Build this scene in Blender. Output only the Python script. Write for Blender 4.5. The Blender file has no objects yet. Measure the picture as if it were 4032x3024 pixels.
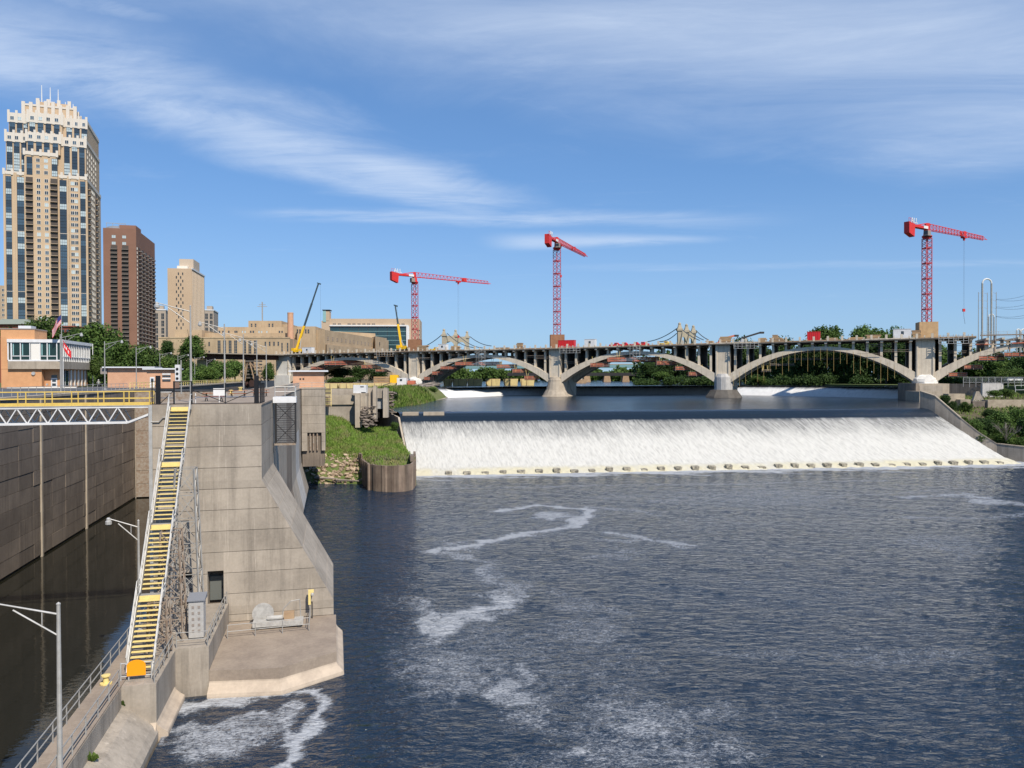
import bpy, bmesh, math, random
import numpy as np
from mathutils import Vector, Matrix, Quaternion

random.seed(7); rng = np.random.default_rng(7)
scene = bpy.context.scene
col = scene.collection
R = math.radians
V = Vector

# ------------------------------------------------------------------ camera
CAMZ = 22.0; FPX = 3000.0; PITCH = math.atan(34/3000); ROLL = 0.0033
fw = V((0, math.cos(PITCH), -math.sin(PITCH)))
r0 = V((1, 0, 0)); u0 = V((0, math.sin(PITCH), math.cos(PITCH)))
rt = r0*math.cos(ROLL) - u0*math.sin(ROLL)
up = r0*math.sin(ROLL) + u0*math.cos(ROLL)
cd = bpy.data.cameras.new('camera'); cam = bpy.data.objects.new('camera', cd); col.objects.link(cam)
cd.sensor_width = 36; cd.lens = 36*FPX/4032; cd.clip_start = 0.5; cd.clip_end = 20000
cam.matrix_world = Matrix(((rt.x, up.x, -fw.x, 0), (rt.y, up.y, -fw.y, 0), (rt.z, up.z, -fw.z, CAMZ), (0, 0, 0, 1)))
scene.camera = cam

# ------------------------------------------------------------------ light
SUN_EL = R(47); SUN_AZ = R(31)              # azimuth to the right of straight behind the camera
sv = V((math.sin(SUN_AZ)*math.cos(SUN_EL), -math.cos(SUN_AZ)*math.cos(SUN_EL), math.sin(SUN_EL)))
sl = bpy.data.lights.new('sun', 'SUN'); so = bpy.data.objects.new('sun', sl); col.objects.link(so)
sl.energy = 4.2; sl.angle = R(0.5); sl.color = (1.0, 0.91, 0.79)
so.rotation_euler = sv.to_track_quat('Z', 'Y').to_euler(); so.location = (0, -50, 200)
scene.view_settings.view_transform = 'Standard'; scene.view_settings.look = 'None'
scene.view_settings.exposure = 0.38; scene.view_settings.gamma = 1.0
scene.cycles.use_denoising = True
scene.cycles.max_bounces = 5; scene.cycles.transparent_max_bounces = 6
scene.cycles.caustics_reflective = False; scene.cycles.caustics_refractive = False
scene.cycles.sample_clamp_indirect = 4

class NT:
    """small helper to write node trees"""
    def __init__(s, tree): s.t = tree; s.n = tree.nodes; s.l = tree.links
    def put(s, sock, val):
        if hasattr(val, 'is_output') or isinstance(val, bpy.types.NodeSocket): s.l.new(val, sock)
        else: sock.default_value = val
    def m(s, op, a, b=0.0, c=0.0, clamp=False):
        x = s.n.new('ShaderNodeMath'); x.operation = op; x.use_clamp = clamp
        s.put(x.inputs[0], a); s.put(x.inputs[1], b); s.put(x.inputs[2], c)
        return x.outputs[0]
    def noise(s, vec, scale, detail=4, rough=0.55, dist=0.0):
        x = s.n.new('ShaderNodeTexNoise'); s.put(x.inputs['Vector'], vec)
        x.inputs['Scale'].default_value = scale; x.inputs['Detail'].default_value = detail
        x.inputs['Roughness'].default_value = rough; x.inputs['Distortion'].default_value = dist
        return x.outputs['Fac']
    def mapv(s, vec, scale=(1, 1, 1), rot=(0, 0, 0), loc=(0, 0, 0)):
        x = s.n.new('ShaderNodeMapping'); s.put(x.inputs['Vector'], vec)
        x.inputs['Scale'].default_value = scale; x.inputs['Rotation'].default_value = rot; x.inputs['Location'].default_value = loc
        return x.outputs[0]
    def mix(s, f, a, b, mode='MIX'):
        x = s.n.new('ShaderNodeMix'); x.data_type = 'RGBA'; x.blend_type = mode
        s.put(x.inputs[0], f)
        for sock, val in ((x.inputs[6], a), (x.inputs[7], b)):
            if isinstance(val, tuple) and len(val) == 3: val = (*val, 1)
            s.put(sock, val)
        return x.outputs[2]
    def step(s, v, a, b):
        x = s.n.new('ShaderNodeMapRange'); x.interpolation_type = 'SMOOTHSTEP'
        s.put(x.inputs[0], v); x.inputs[1].default_value = a; x.inputs[2].default_value = b
        return x.outputs[0]
    def bump(s, h, strength, dist, nrm=None):
        x = s.n.new('ShaderNodeBump'); s.put(x.inputs['Height'], h)
        x.inputs['Strength'].default_value = strength; x.inputs['Distance'].default_value = dist
        if nrm: s.l.new(nrm, x.inputs['Normal'])
        return x.outputs[0]

world = bpy.data.worlds.new('World'); scene.world = world; world.use_nodes = True
def make_sky():
    w = NT(world.node_tree); w.n.clear()
    out = w.n.new('ShaderNodeOutputWorld'); bg = w.n.new('ShaderNodeBackground')
    sky = w.n.new('ShaderNodeTexSky'); sky.sky_type = 'NISHITA'; sky.sun_disc = False
    sky.sun_elevation = SUN_EL; sky.sun_rotation = math.pi - SUN_AZ
    sky.air_density = 1.0; sky.dust_density = 0.35; sky.ozone_density = 2.0; sky.altitude = 250
    tc = w.n.new('ShaderNodeTexCoord'); sp = w.n.new('ShaderNodeSeparateXYZ'); w.l.new(tc.outputs['Generated'], sp.inputs[0])
    z = w.m('MAXIMUM', sp.outputs[2], 0.03)
    px = w.m('DIVIDE', sp.outputs[0], z); py = w.m('DIVIDE', sp.outputs[1], z)
    cb = w.n.new('ShaderNodeCombineXYZ'); w.l.new(px, cb.inputs[0]); w.l.new(py, cb.inputs[1])
    P0 = cb.outputs[0]
    warp = w.noise(P0, 1.1, 7, 0.62, 0.6); warp = w.m('SUBTRACT', warp, 0.5)
    fine_s = w.noise(w.mapv(P0, (0.8, 1.9, 1), (0, 0, R(-70))), 1.3, 9, 0.66, 0.9)    # fibres along the big streak
    fine_r = w.noise(w.mapv(P0, (0.7, 1.5, 1), (0, 0, R(-20))), 1.0, 9, 0.66, 0.9)
    def band(ax, ay, bx, by, w0, w1, soft0, soft1, fib, lo, hi, edge=1.0):
        d = V((bx-ax, by-ay)); L = d.length; d /= L; n = V((-d.y, d.x))
        s_ = w.m('ADD', w.m('MULTIPLY', w.m('SUBTRACT', px, ax), d.x/L), w.m('MULTIPLY', w.m('SUBTRACT', py, ay), d.y/L))
        t_ = w.m('ADD', w.m('MULTIPLY', w.m('SUBTRACT', px, ax), n.x), w.m('MULTIPLY', w.m('SUBTRACT', py, ay), n.y))
        t_ = w.m('ADD', t_, w.m('MULTIPLY', warp, edge))
        wd = w.m('MAXIMUM', w.m('ADD', w.m('MULTIPLY', s_, w1-w0), w0), 0.02)
        q = w.m('DIVIDE', w.m('ABSOLUTE', t_), wd)
        m1 = w.m('SUBTRACT', 1.0, w.step(q, 0.0, 1.15))
        ends = w.m('MULTIPLY', w.step(s_, -soft0, 0.12), w.m('SUBTRACT', 1.0, w.step(s_, 1.0-soft1, 1.15)))
        return w.m('MULTIPLY', w.m('MULTIPLY', m1, ends), w.step(fib, lo, hi))
    big = band(-1.62, 2.25, 0.0, 4.85, 0.55, 0.42, 0.9, 0.35, fine_s, 0.08, 0.72, 0.75)
    tail = band(-1.5, 4.75, 1.6, 4.95, 0.26, 0.34, 0.1, 0.3, fine_r, 0.2, 0.7, 0.5)
    veil = band(-0.9, 1.35, 2.6, 3.1, 0.95, 1.15, 0.8, 0.1, fine_r, -0.05, 0.75, 1.0)
    low1 = band(0.0, 5.75, 1.5, 5.65, 0.50, 0.2, 0.2, 0.3, fine_r, 0.2, 0.6, 0.2)
    low2 = band(0.9, 7.1, 5.2, 6.9, 0.35, 0.3, 0.2, 0.3, fine_r, 0.25, 0.75, 0.4)
    wisp = band(-1.3, 1.9, -0.95, 2.15, 0.16, 0.10, 0.4, 0.3, fine_s, 0.25, 0.6, 0.3)
    elsewhere = w.m('MULTIPLY', w.step(fine_r, 0.55, 0.9), 0.22)
    tot = elsewhere
    for b_, k in ((big, 0.72), (tail, 0.50), (veil, 0.55), (low1, 0.5), (low2, 0.26), (wisp, 0.34)):
        tot = w.m('MAXIMUM', tot, w.m('MULTIPLY', b_, k)) if k < 0.52 else w.m('ADD', tot, w.m('MULTIPLY', b_, k))
    tot = w.m('MINIMUM', tot, 0.85)
    tot = w.m('MULTIPLY', tot, w.step(sp.outputs[2], 0.02, 0.14))
    hs = w.n.new('ShaderNodeHueSaturation'); w.l.new(sky.outputs[0], hs.inputs['Color']); hs.inputs['Saturation'].default_value = 1.0
    gm = w.n.new('ShaderNodeGamma'); w.l.new(hs.outputs[0], gm.inputs[0]); gm.inputs[1].default_value = 0.62
    tint = w.mix(1.0, gm.outputs[0], (0.70, 1.10, 1.64), 'MULTIPLY')
    hz = w.m('MULTIPLY', w.m('SUBTRACT', 1.0, w.step(sp.outputs[2], 0.0, 0.26)), 0.38)
    tint = w.mix(hz, tint, (2.9, 3.9, 5.2))
    colr = w.mix(tot, tint, (4.6, 5.3, 6.4))
    w.l.new(colr, bg.inputs[0]); bg.inputs[1].default_value = 0.12
    w.l.new(bg.outputs[0], out.inputs[0])
make_sky()

# ------------------------------------------------------------------ layout helpers
def ray(px, py): return fw + rt*((px-2016)/FPX) + up*((1512-py)/FPX)
def P(px, py, d):
    q = ray(px, py); q = q*(d/q.y); return V((q.x, q.y, q.z+CAMZ))
def G(px, py, z):
    q = ray(px, py); q = q*((z-CAMZ)/q.z); return V((q.x, q.y, z))
UX, UY = -0.2297, 0.9733
LOCKROT = math.atan2(0.2297, 0.9733)
def L(a, b, z): return V((UX*a + UY*b, UY*a - UX*b, z))      # lock frame: a along the lock, b to the right
class Frame:
    def __init__(s, o, ang): s.o = V(o); s.ang = ang; s.e1 = V((math.cos(ang), math.sin(ang), 0)); s.e2 = V((-math.sin(ang), math.cos(ang), 0))
    def __call__(s, p, q, z): v = s.o + s.e1*p + s.e2*q; return V((v.x, v.y, z))

# ------------------------------------------------------------------ mesh helpers
ORG = {}
class MB:
    def __init__(s): s.v = []; s.f = []; s.mi = []; s.cur = 0
    def add(s, vs, fs):
        n = len(s.v); s.v += [tuple(x) for x in vs]; s.f += [tuple(n+i for i in f) for f in fs]; s.mi += [s.cur]*len(fs)
    def hexa(s, p):  # 4 bottom ccw, 4 top ccw
        s.add(p, [(3, 2, 1, 0), (4, 5, 6, 7), (0, 1, 5, 4), (1, 2, 6, 5), (2, 3, 7, 6), (3, 0, 4, 7)])
    def bb(s, x0, x1, y0, y1, z0, z1, F=None):
        F = F or (lambda x, y, z: (x, y, z))
        s.hexa([F(x0, y0, z0), F(x1, y0, z0), F(x1, y1, z0), F(x0, y1, z0), F(x0, y0, z1), F(x1, y0, z1), F(x1, y1, z1), F(x0, y1, z1)])
    def bar(s, p, q, w, h=None, upv=V((0, 0, 1))):
        p = V(p); q = V(q); h = h or w; d = (q-p)
        if d.length < 1e-6: return
        d.normalize()
        sd = d.cross(upv)
        if sd.length < 1e-3: sd = d.cross(V((0, 1, 0)))
        sd.normalize(); uu = sd.cross(d); sd *= w/2; uu *= h/2
        s.hexa([p-sd-uu, p+sd-uu, q+sd-uu, q-sd-uu, p-sd+uu, p+sd+uu, q+sd+uu, q-sd+uu])
    def tube(s, p, q, ra, rb=None, n=8):
        p = V(p); q = V(q); rb = ra if rb is None else rb; d = q-p
        if d.length < 1e-6: return
        d.normalize(); sd = d.cross(V((0, 0, 1)))
        if sd.length < 1e-3: sd = V((1, 0, 0))
        sd.normalize(); uu = sd.cross(d)
        vs = []
        for i in range(n):
            a = 2*math.pi*i/n; o = sd*math.cos(a) + uu*math.sin(a); vs += [p+o*ra, q+o*rb]
        fs = [(2*i, 2*((i+1) % n), 2*((i+1) % n)+1, 2*i+1) for i in range(n)]
        fs += [tuple(2*i for i in range(n))[::-1], tuple(2*i+1 for i in range(n))]
        s.add(vs, fs)
    def path(s, pts, r, n=6):
        for a, b in zip(pts[:-1], pts[1:]): s.tube(a, b, r, r, n)
    def lathe(s, prof, c, n=12, sx=1, sy=1, rot=0):
        c = V(c); vs = []; fs = []
        for (r, z) in prof:
            for i in range(n):
                a = 2*math.pi*i/n + rot; vs.append((c.x+r*sx*math.cos(a), c.y+r*sy*math.sin(a), c.z+z))
        for k in range(len(prof)-1):
            for i in range(n):
                j = (i+1) % n; fs.append((k*n+i, k*n+j, (k+1)*n+j, (k+1)*n+i))
        fs.append(tuple(range(n))[::-1]); fs.append(tuple((len(prof)-1)*n+i for i in range(n)))
        s.add(vs, fs)
    def prism(s, poly, z0, z1):   # poly: list of xy (ccw); z values or functions
        n = len(poly); f0 = z0 if callable(z0) else (lambda *_: z0); f1 = z1 if callable(z1) else (lambda *_: z1)
        vs = [(p[0], p[1], f0(p[0], p[1])) for p in poly] + [(p[0], p[1], f1(p[0], p[1])) for p in poly]
        fs = [tuple(range(n))[::-1], tuple(range(n, 2*n))] + [(i, (i+1) % n, n+(i+1) % n, n+i) for i in range(n)]
        s.add(vs, fs)
    def extrude(s, prof, A, B):   # same number of points in lists A and B (3d)
        n = len(A); s.add(list(A)+list(B), [tuple(range(n)), tuple(range(n, 2*n))[::-1]] + [(i, n+i, n+(i+1) % n, (i+1) % n) for i in range(n)])
    def mesh(s, name, mats, off=V((0, 0, 0)), smooth=False):
        me = bpy.data.meshes.new(name)
        me.from_pydata([(x-off.x, y-off.y, z-off.z) for x, y, z in s.v], [], s.f)
        for m_ in (mats if isinstance(mats, (list, tuple)) else [mats]): me.materials.append(m_)
        if len(me.materials) > 1: me.polygons.foreach_set('material_index', s.mi)
        bm = bmesh.new(); bm.from_mesh(me); bmesh.ops.recalc_face_normals(bm, faces=bm.faces); bm.to_mesh(me); bm.free()
        if smooth: me.polygons.foreach_set('use_smooth', [True]*len(me.polygons))
        me.update(); return me
    def build(s, name, mats, parent=None, smooth=False, org=None):
        o_ = V(org) if org is not None else (ORG[parent] if parent else V((0, 0, 0)))
        me = s.mesh(name, mats, o_, smooth)
        ob = bpy.data.objects.new(name, me); col.objects.link(ob); ORG[ob] = o_.copy()
        if parent: ob.parent = parent; ob.location = o_-ORG[parent]
        else: ob.location = o_
        return ob
def piece(name, me, loc, parent=None, rotz=0.0, scale=None, rot=None):
    ob = bpy.data.objects.new(name, me); col.objects.link(ob); loc = V(loc)
    if parent: ob.parent = parent; ob.location = loc-ORG[parent]
    else: ob.location = loc
    ob.rotation_euler = rot if rot else (0, 0, rotz)
    if scale: ob.scale = scale if isinstance(scale, (tuple, list)) else (scale,)*3
    ORG[ob] = loc.copy(); return ob
def tag(o, label=None, cat=None, group=None, kind=None):
    if label: o['label'] = label
    if cat: o['category'] = cat
    if group: o['group'] = group
    if kind: o['kind'] = kind
    return o
def thing(name, label, cat, loc=(0, 0, 0), group=None):
    o = bpy.data.objects.new(name, None); col.objects.link(o); o.location = loc; o.empty_display_size = 0.5
    ORG[o] = V(loc); return tag(o, label, cat, group)
def boxmesh(name, sx, sy, sz, mats):
    m = MB(); m.bb(-sx/2, sx/2, -sy/2, sy/2, 0, sz); return m.mesh(name, mats)

# ------------------------------------------------------------------ materials
M = {}
def mk(name, c1, c2=None, scale=0.6, rough=0.8, metal=0.0, bump=0.0, streak=0.0, rnd=0.0, fine=0.0, spec=0.3):
    m = bpy.data.materials.new(name); m.use_nodes = True; t = NT(m.node_tree)
    b = t.n['Principled BSDF']; b.inputs['Roughness'].default_value = rough; b.inputs['Metallic'].default_value = metal
    b.inputs['Specular IOR Level'].default_value = spec
    c = (*c1, 1)
    if c2 or streak or rnd or fine or bump:
        geo = t.n.new('ShaderNodeNewGeometry'); pos = geo.outputs['Position']
        if c2: c = t.mix(t.step(t.noise(pos, scale, 6, 0.65), 0.33, 0.68), c1, c2)
        if streak:
            st = t.noise(t.mapv(pos, (1.3, 1.3, 0.09)), 1.0, 5, 0.7)
            c = t.mix(t.m('MULTIPLY', t.step(st, 0.46, 0.72), streak), c, tuple(x*0.32 for x in c1), 'MIX')
            st2 = t.noise(t.mapv(pos, (2.1, 2.1, 0.12), loc=(7, 3, 1)), 1.0, 5, 0.7)
            c = t.mix(t.m('MULTIPLY', t.step(st2, 0.55, 0.76), streak*0.8), c, tuple(min(1, x*1.65+0.04) for x in c1), 'MIX')
        if fine:
            fn = t.noise(pos, 5.0, 5, 0.7)
            c = t.mix(fine, c, t.mix(fn, tuple(x*0.45 for x in c1), tuple(min(1, x*1.5) for x in c1)))
        if rnd:
            oi = t.n.new('ShaderNodeObjectInfo')
            k = t.m('ADD', t.m('MULTIPLY', oi.outputs['Random'], rnd), 1-rnd/2)
            hs = t.n.new('ShaderNodeHueSaturation'); t.put(hs.inputs['Color'], c); t.l.new(k, hs.inputs['Value']); c = hs.outputs[0]
        if bump:
            t.l.new(t.bump(t.noise(pos, 3.0, 6, 0.7), bump, 0.05), b.inputs['Normal'])
    t.put(b.inputs['Base Color'], c)
    M[name] = m; return m
mk('concrete', (0.395, 0.345, 0.282), (0.245, 0.213, 0.174), 0.28, 0.9, bump=0.25, streak=0.75, rnd=0.16, fine=0.35)
mk('concrete_dark', (0.235, 0.192, 0.15), (0.15, 0.123, 0.10), 0.3, 0.9, bump=0.3, streak=0.75, rnd=0.3, fine=0.3)
mk('concrete_pale', (0.42, 0.36, 0.28), (0.31, 0.26, 0.20), 0.5, 0.9, bump=0.2, streak=0.35, rnd=0.12, fine=0.2)
mk('concrete_deck', (0.33, 0.27, 0.21), (0.19, 0.15, 0.12), 0.45, 0.9, bump=0.3, fine=0.5)
mk('concrete_white', (0.52, 0.50, 0.47), (0.40, 0.39, 0.37), 0.8, 0.9, streak=0.5, fine=0.2)
mk('concrete_bridge', (0.66, 0.575, 0.45), (0.52, 0.45, 0.35), 0.4, 0.9, streak=0.7, fine=0.35, bump=0.2)
mk('pier_white', (0.70, 0.68, 0.63), (0.60, 0.58, 0.53), 0.3, 0.9, streak=0.2)
mk('rod_ochre', (0.42, 0.30, 0.11), None, 1, 0.7)
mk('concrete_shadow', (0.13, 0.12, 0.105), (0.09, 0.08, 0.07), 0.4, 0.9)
mk('cove', (0.52, 0.43, 0.33), (0.38, 0.31, 0.24), 0.9, 0.75, fine=0.2)
mk('steel_grey', (0.42, 0.41, 0.38), (0.33, 0.32, 0.30), 1.5, 0.5, 0.3)
mk('galvanised', (0.55, 0.54, 0.51), (0.45, 0.44, 0.41), 2, 0.45, 0.35)
mk('rust_steel', (0.24, 0.17, 0.12), (0.33, 0.29, 0.24), 2.5, 0.75)
mk('dark_steel', (0.035, 0.034, 0.034), None, 1, 0.55)
mk('brown_girder', (0.075, 0.04, 0.032), None, 1, 0.7)
mk('yellow_paint', (0.72, 0.52, 0.13), (0.62, 0.43, 0.11), 2, 0.55)
mk('pale_yellow', (0.78, 0.63, 0.24), (0.70, 0.55, 0.22), 2, 0.6)
mk('barge_yellow', (0.78, 0.64, 0.30), (0.68, 0.54, 0.26), 0.5, 0.6, streak=0.3)
mk('crane_red', (0.62, 0.035, 0.03), (0.52, 0.03, 0.03), 1, 0.5)
mk('mast_red', (0.42, 0.05, 0.06), None, 1, 0.55)
mk('crane_yellow', (0.80, 0.48, 0.02), None, 1, 0.45)
mk('boom_dark', (0.045, 0.07, 0.085), None, 1, 0.5)
mk('white', (0.72, 0.72, 0.71), (0.62, 0.62, 0.61), 1, 0.5)
mk('white_trim', (0.74, 0.71, 0.64), None, 1, 0.6)
mk('brick_orange', (0.62, 0.33, 0.16), (0.52, 0.27, 0.13), 0.6, 0.85, fine=0.25)
mk('brick_pink', (0.60, 0.35, 0.22), (0.52, 0.29, 0.18), 0.6, 0.85, fine=0.25)
mk('plywood', (0.50, 0.33, 0.17), (0.42, 0.27, 0.14), 0.7, 0.8, streak=0.2, rnd=0.2)
mk('plywood_dark', (0.30, 0.15, 0.08), (0.24, 0.12, 0.065), 0.7, 0.8, streak=0.2, rnd=0.2)
mk('orange_net', (0.56, 0.16, 0.09), (0.46, 0.14, 0.09), 0.7, 0.8)
mk('timber', (0.30, 0.20, 0.12), (0.40, 0.28, 0.17), 0.7, 0.8, rnd=0.3)
mk('driftwood', (0.36, 0.31, 0.26), (0.22, 0.18, 0.15), 1.2, 0.9, rnd=0.4)
mk('bench_wood', (0.34, 0.13, 0.06), None, 1, 0.7)
mk('tower_stone', (0.52, 0.39, 0.26), (0.46, 0.34, 0.22), 0.05, 0.85)
mk('tower_trim', (0.60, 0.55, 0.48), None, 1, 0.8)
mk('balcony_dark', (0.085, 0.07, 0.06), None, 1, 0.8)
mk('balcony_slab', (0.36, 0.28, 0.20), None, 1, 0.8)
mk('brown_brick', (0.24, 0.13, 0.09), (0.205, 0.11, 0.077), 0.05, 0.85)
mk('grey_slab', (0.27, 0.235, 0.21), None, 1, 0.8)
mk('beige_stone', (0.50, 0.385, 0.27), (0.46, 0.35, 0.245), 0.06, 0.85)
mk('beige_fin', (0.50, 0.42, 0.33), None, 1, 0.8)
mk('grey_office', (0.36, 0.31, 0.255), None, 1, 0.85)
mk('post_stone', (0.48, 0.365, 0.235), (0.37, 0.275, 0.175), 0.10, 0.85, streak=0.3, fine=0.12)
mk('roof_grey', (0.20, 0.21, 0.23), None, 1, 0.8)
mk('roof_green', (0.24, 0.27, 0.22), None, 1, 0.8)
mk('roof_pale', (0.62, 0.64, 0.66), None, 1, 0.6)
mk('red_brick', (0.25, 0.08, 0.055), None, 1, 0.85)
mk('asphalt', (0.10, 0.11, 0.125), (0.08, 0.085, 0.095), 0.5, 0.9)
mk('soil', (0.11, 0.085, 0.055), (0.07, 0.075, 0.03), 0.3, 0.95)
mk('baffle_wet', (0.12, 0.11, 0.09), (0.42, 0.38, 0.28), 1.6, 0.6)
mk('grass_ground', (0.10, 0.145, 0.036), (0.16, 0.15, 0.065), 0.35, 0.95, bump=0.5)
mk('lawn', (0.09, 0.13, 0.035), (0.11, 0.12, 0.045), 0.5, 0.95, bump=0.5)
mk('rock', (0.42, 0.33, 0.23), (0.28, 0.21, 0.15), 0.9, 0.9, rnd=0.5, bump=0.3)
mk('ledge_rock', (0.24, 0.20, 0.165), (0.12, 0.10, 0.08), 0.6, 0.95, rnd=0.3, bump=0.5)
mk('sheet_steel', (0.24, 0.185, 0.14), (0.17, 0.125, 0.095), 0.5, 0.8, streak=0.8, rnd=0.55)
mk('black', (0.015, 0.015, 0.017), None, 1, 0.6)
mk('void', (0.012, 0.011, 0.010), None, 1, 0.9)
mk('door_grey', (0.13, 0.14, 0.13), None, 1, 0.6)
mk('machine_white', (0.46, 0.45, 0.42), (0.34, 0.33, 0.31), 3, 0.6)
mk('cabinet', (0.50, 0.49, 0.47), (0.43, 0.42, 0.40), 3, 0.5, 0.2)
mk('orange_sign', (0.86, 0.34, 0.01), None, 1, 0.5)
mk('flag_red', (0.62, 0.02, 0.025), None, 1, 0.8)
mk('flag_blue', (0.03, 0.04, 0.16), None, 1, 0.8)
mk('truck_red', (0.60, 0.02, 0.02), None, 1, 0.35, spec=0.5)
mk('teal', (0.24, 0.42, 0.42), None, 1, 0.6)
mk('bark', (0.10, 0.08, 0.06), (0.16, 0.13, 0.10), 2, 0.95)
mk('cable', (0.10, 0.12, 0.14), None, 1, 0.6)
mk('pipe_white', (0.66, 0.66, 0.64), None, 1, 0.5)
mk('hennepin', (0.40, 0.35, 0.26), (0.34, 0.30, 0.22), 0.2, 0.85)
mk('skin', (0.42, 0.26, 0.19), None, 1, 0.6)
mk('shirt', (0.30, 0.31, 0.29), None, 1, 0.9)
mk('trousers', (0.06, 0.065, 0.075), None, 1, 0.9)
mk('rock_tan', (0.40, 0.34, 0.25), (0.28, 0.23, 0.17), 0.5, 0.9, bump=0.4)
def glass(name, c, rough=0.08):
    m = mk(name, c, None, 1, rough, spec=0.6); return m
glass('glass_dark', (0.035, 0.05, 0.065)); glass('glass_blue', (0.06, 0.10, 0.14)); glass('glass_pale', (0.42, 0.50, 0.52), 0.3)
glass('glass_teal', (0.025, 0.06, 0.07)); glass('glass_green', (0.01, 0.03, 0.025))

def leafmat(name, c1, c2, c3):
    m = bpy.data.materials.new(name); m.use_nodes = True; t = NT(m.node_tree); b = t.n['Principled BSDF']
    geo = t.n.new('ShaderNodeNewGeometry'); oi = t.n.new('ShaderNodeObjectInfo')
    c = t.mix(geo.outputs['Random Per Island'], c1, c2)
    big = t.noise(geo.outputs['Position'], 0.35, 3)
    c = t.mix(t.step(big, 0.45, 0.75), c, c3)
    hs = t.n.new('ShaderNodeHueSaturation'); t.l.new(c, hs.inputs['Color'])
    t.l.new(t.m('ADD', t.m('MULTIPLY', oi.outputs['Random'], 0.5), 0.75), hs.inputs['Value'])
    t.l.new(hs.outputs[0], b.inputs['Base Color']); b.inputs['Roughness'].default_value = 0.7; b.inputs['Specular IOR Level'].default_value = 0.2
    tr = t.n.new('ShaderNodeBsdfTranslucent'); t.l.new(hs.outputs[0], tr.inputs[0])
    ms = t.n.new('ShaderNodeMixShader'); ms.inputs[0].default_value = 0.25
    t.l.new(b.outputs[0], ms.inputs[1]); t.l.new(tr.outputs[0], ms.inputs[2])
    t.l.new(ms.outputs[0], t.n['Material Output'].inputs[0]); M[name] = m
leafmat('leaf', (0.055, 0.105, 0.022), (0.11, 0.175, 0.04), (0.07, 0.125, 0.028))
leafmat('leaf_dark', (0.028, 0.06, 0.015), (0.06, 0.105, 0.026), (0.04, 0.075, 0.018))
leafmat('leaf_light', (0.06, 0.11, 0.02), (0.12, 0.18, 0.04), (0.08, 0.13, 0.03))
leafmat('grass_blade', (0.12, 0.21, 0.033), (0.21, 0.30, 0.06), (0.27, 0.25, 0.11))
leafmat('dry_grass', (0.20, 0.17, 0.11), (0.28, 0.25, 0.17), (0.10, 0.12, 0.05))
leafmat('dead_twig', (0.22, 0.19, 0.16), (0.34, 0.30, 0.26), (0.26, 0.23, 0.2))

def water_mat(name, base, wave, bumpk, foam=False, rough=0.06, big=(0.55, 1.0)):
    m = bpy.data.materials.new(name); m.use_nodes = True; t = NT(m.node_tree); b = t.n['Principled BSDF']
    geo = t.n.new('ShaderNodeNewGeometry'); pos = geo.outputs['Position']
    n1 = t.noise(t.mapv(pos, (big[0]*wave, big[1]*wave, 1), (0, 0, R(8))), 1.0, 4, 0.6, 0.4)
    n2 = t.noise(t.mapv(pos, (1.4*wave, 2.6*wave, 1), (0, 0, R(-6))), 1.0, 3, 0.6, 0.3)
    h = t.m('ADD', n1, t.m('MULTIPLY', n2, 0.35))
    patch = t.step(t.noise(t.mapv(pos, (0.03, 0.05, 1)), 1.0, 3), 0.3, 0.7)
    h = t.m('MULTIPLY', h, t.m('ADD', t.m('MULTIPLY', patch, 0.5), 0.7))
    nr = t.bump(h, 1.0, bumpk)
    t.l.new(nr, b.inputs['Normal']); b.inputs['Roughness'].default_value = rough; b.inputs['IOR'].default_value = 1.333
    b.inputs['Specular IOR Level'].default_value = 0.5
    c = base
    if foam:
        at = t.n.new('ShaderNodeAttribute'); at.attribute_name = 'foam'; f = at.outputs['Fac']
        fn = t.noise(t.mapv(pos, (1.4, 2.2, 1)), 2.6, 8, 0.8, 0.8)
        fn2 = t.noise(t.mapv(pos, (0.30, 0.42, 1)), 1.0, 6, 0.7, 3.0)
        k = t.m('ADD', t.m('MULTIPLY', fn, 0.70), t.m('MULTIPLY', fn2, 0.30))
        mask = t.step(t.m('ADD', k, f), 0.89, 1.10)
        c = t.mix(t.m('MULTIPLY', mask, 0.80), base, (0.50, 0.52, 0.54))
        t.l.new(t.m('ADD', t.m('MULTIPLY', mask, 0.6), rough), b.inputs['Roughness'])
    t.put(b.inputs['Base Color'], (*c, 1) if isinstance(c, tuple) else c)
    M[name] = m
water_mat('water_river', (0.010, 0.022, 0.042), 1.05, 0.60, foam=True, rough=0.06)
water_mat('water_pool', (0.012, 0.020, 0.030), 0.55, 0.34, rough=0.12)
water_mat('water_lock', (0.014, 0.014, 0.010), 0.7, 0.012, rough=0.02)
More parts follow.
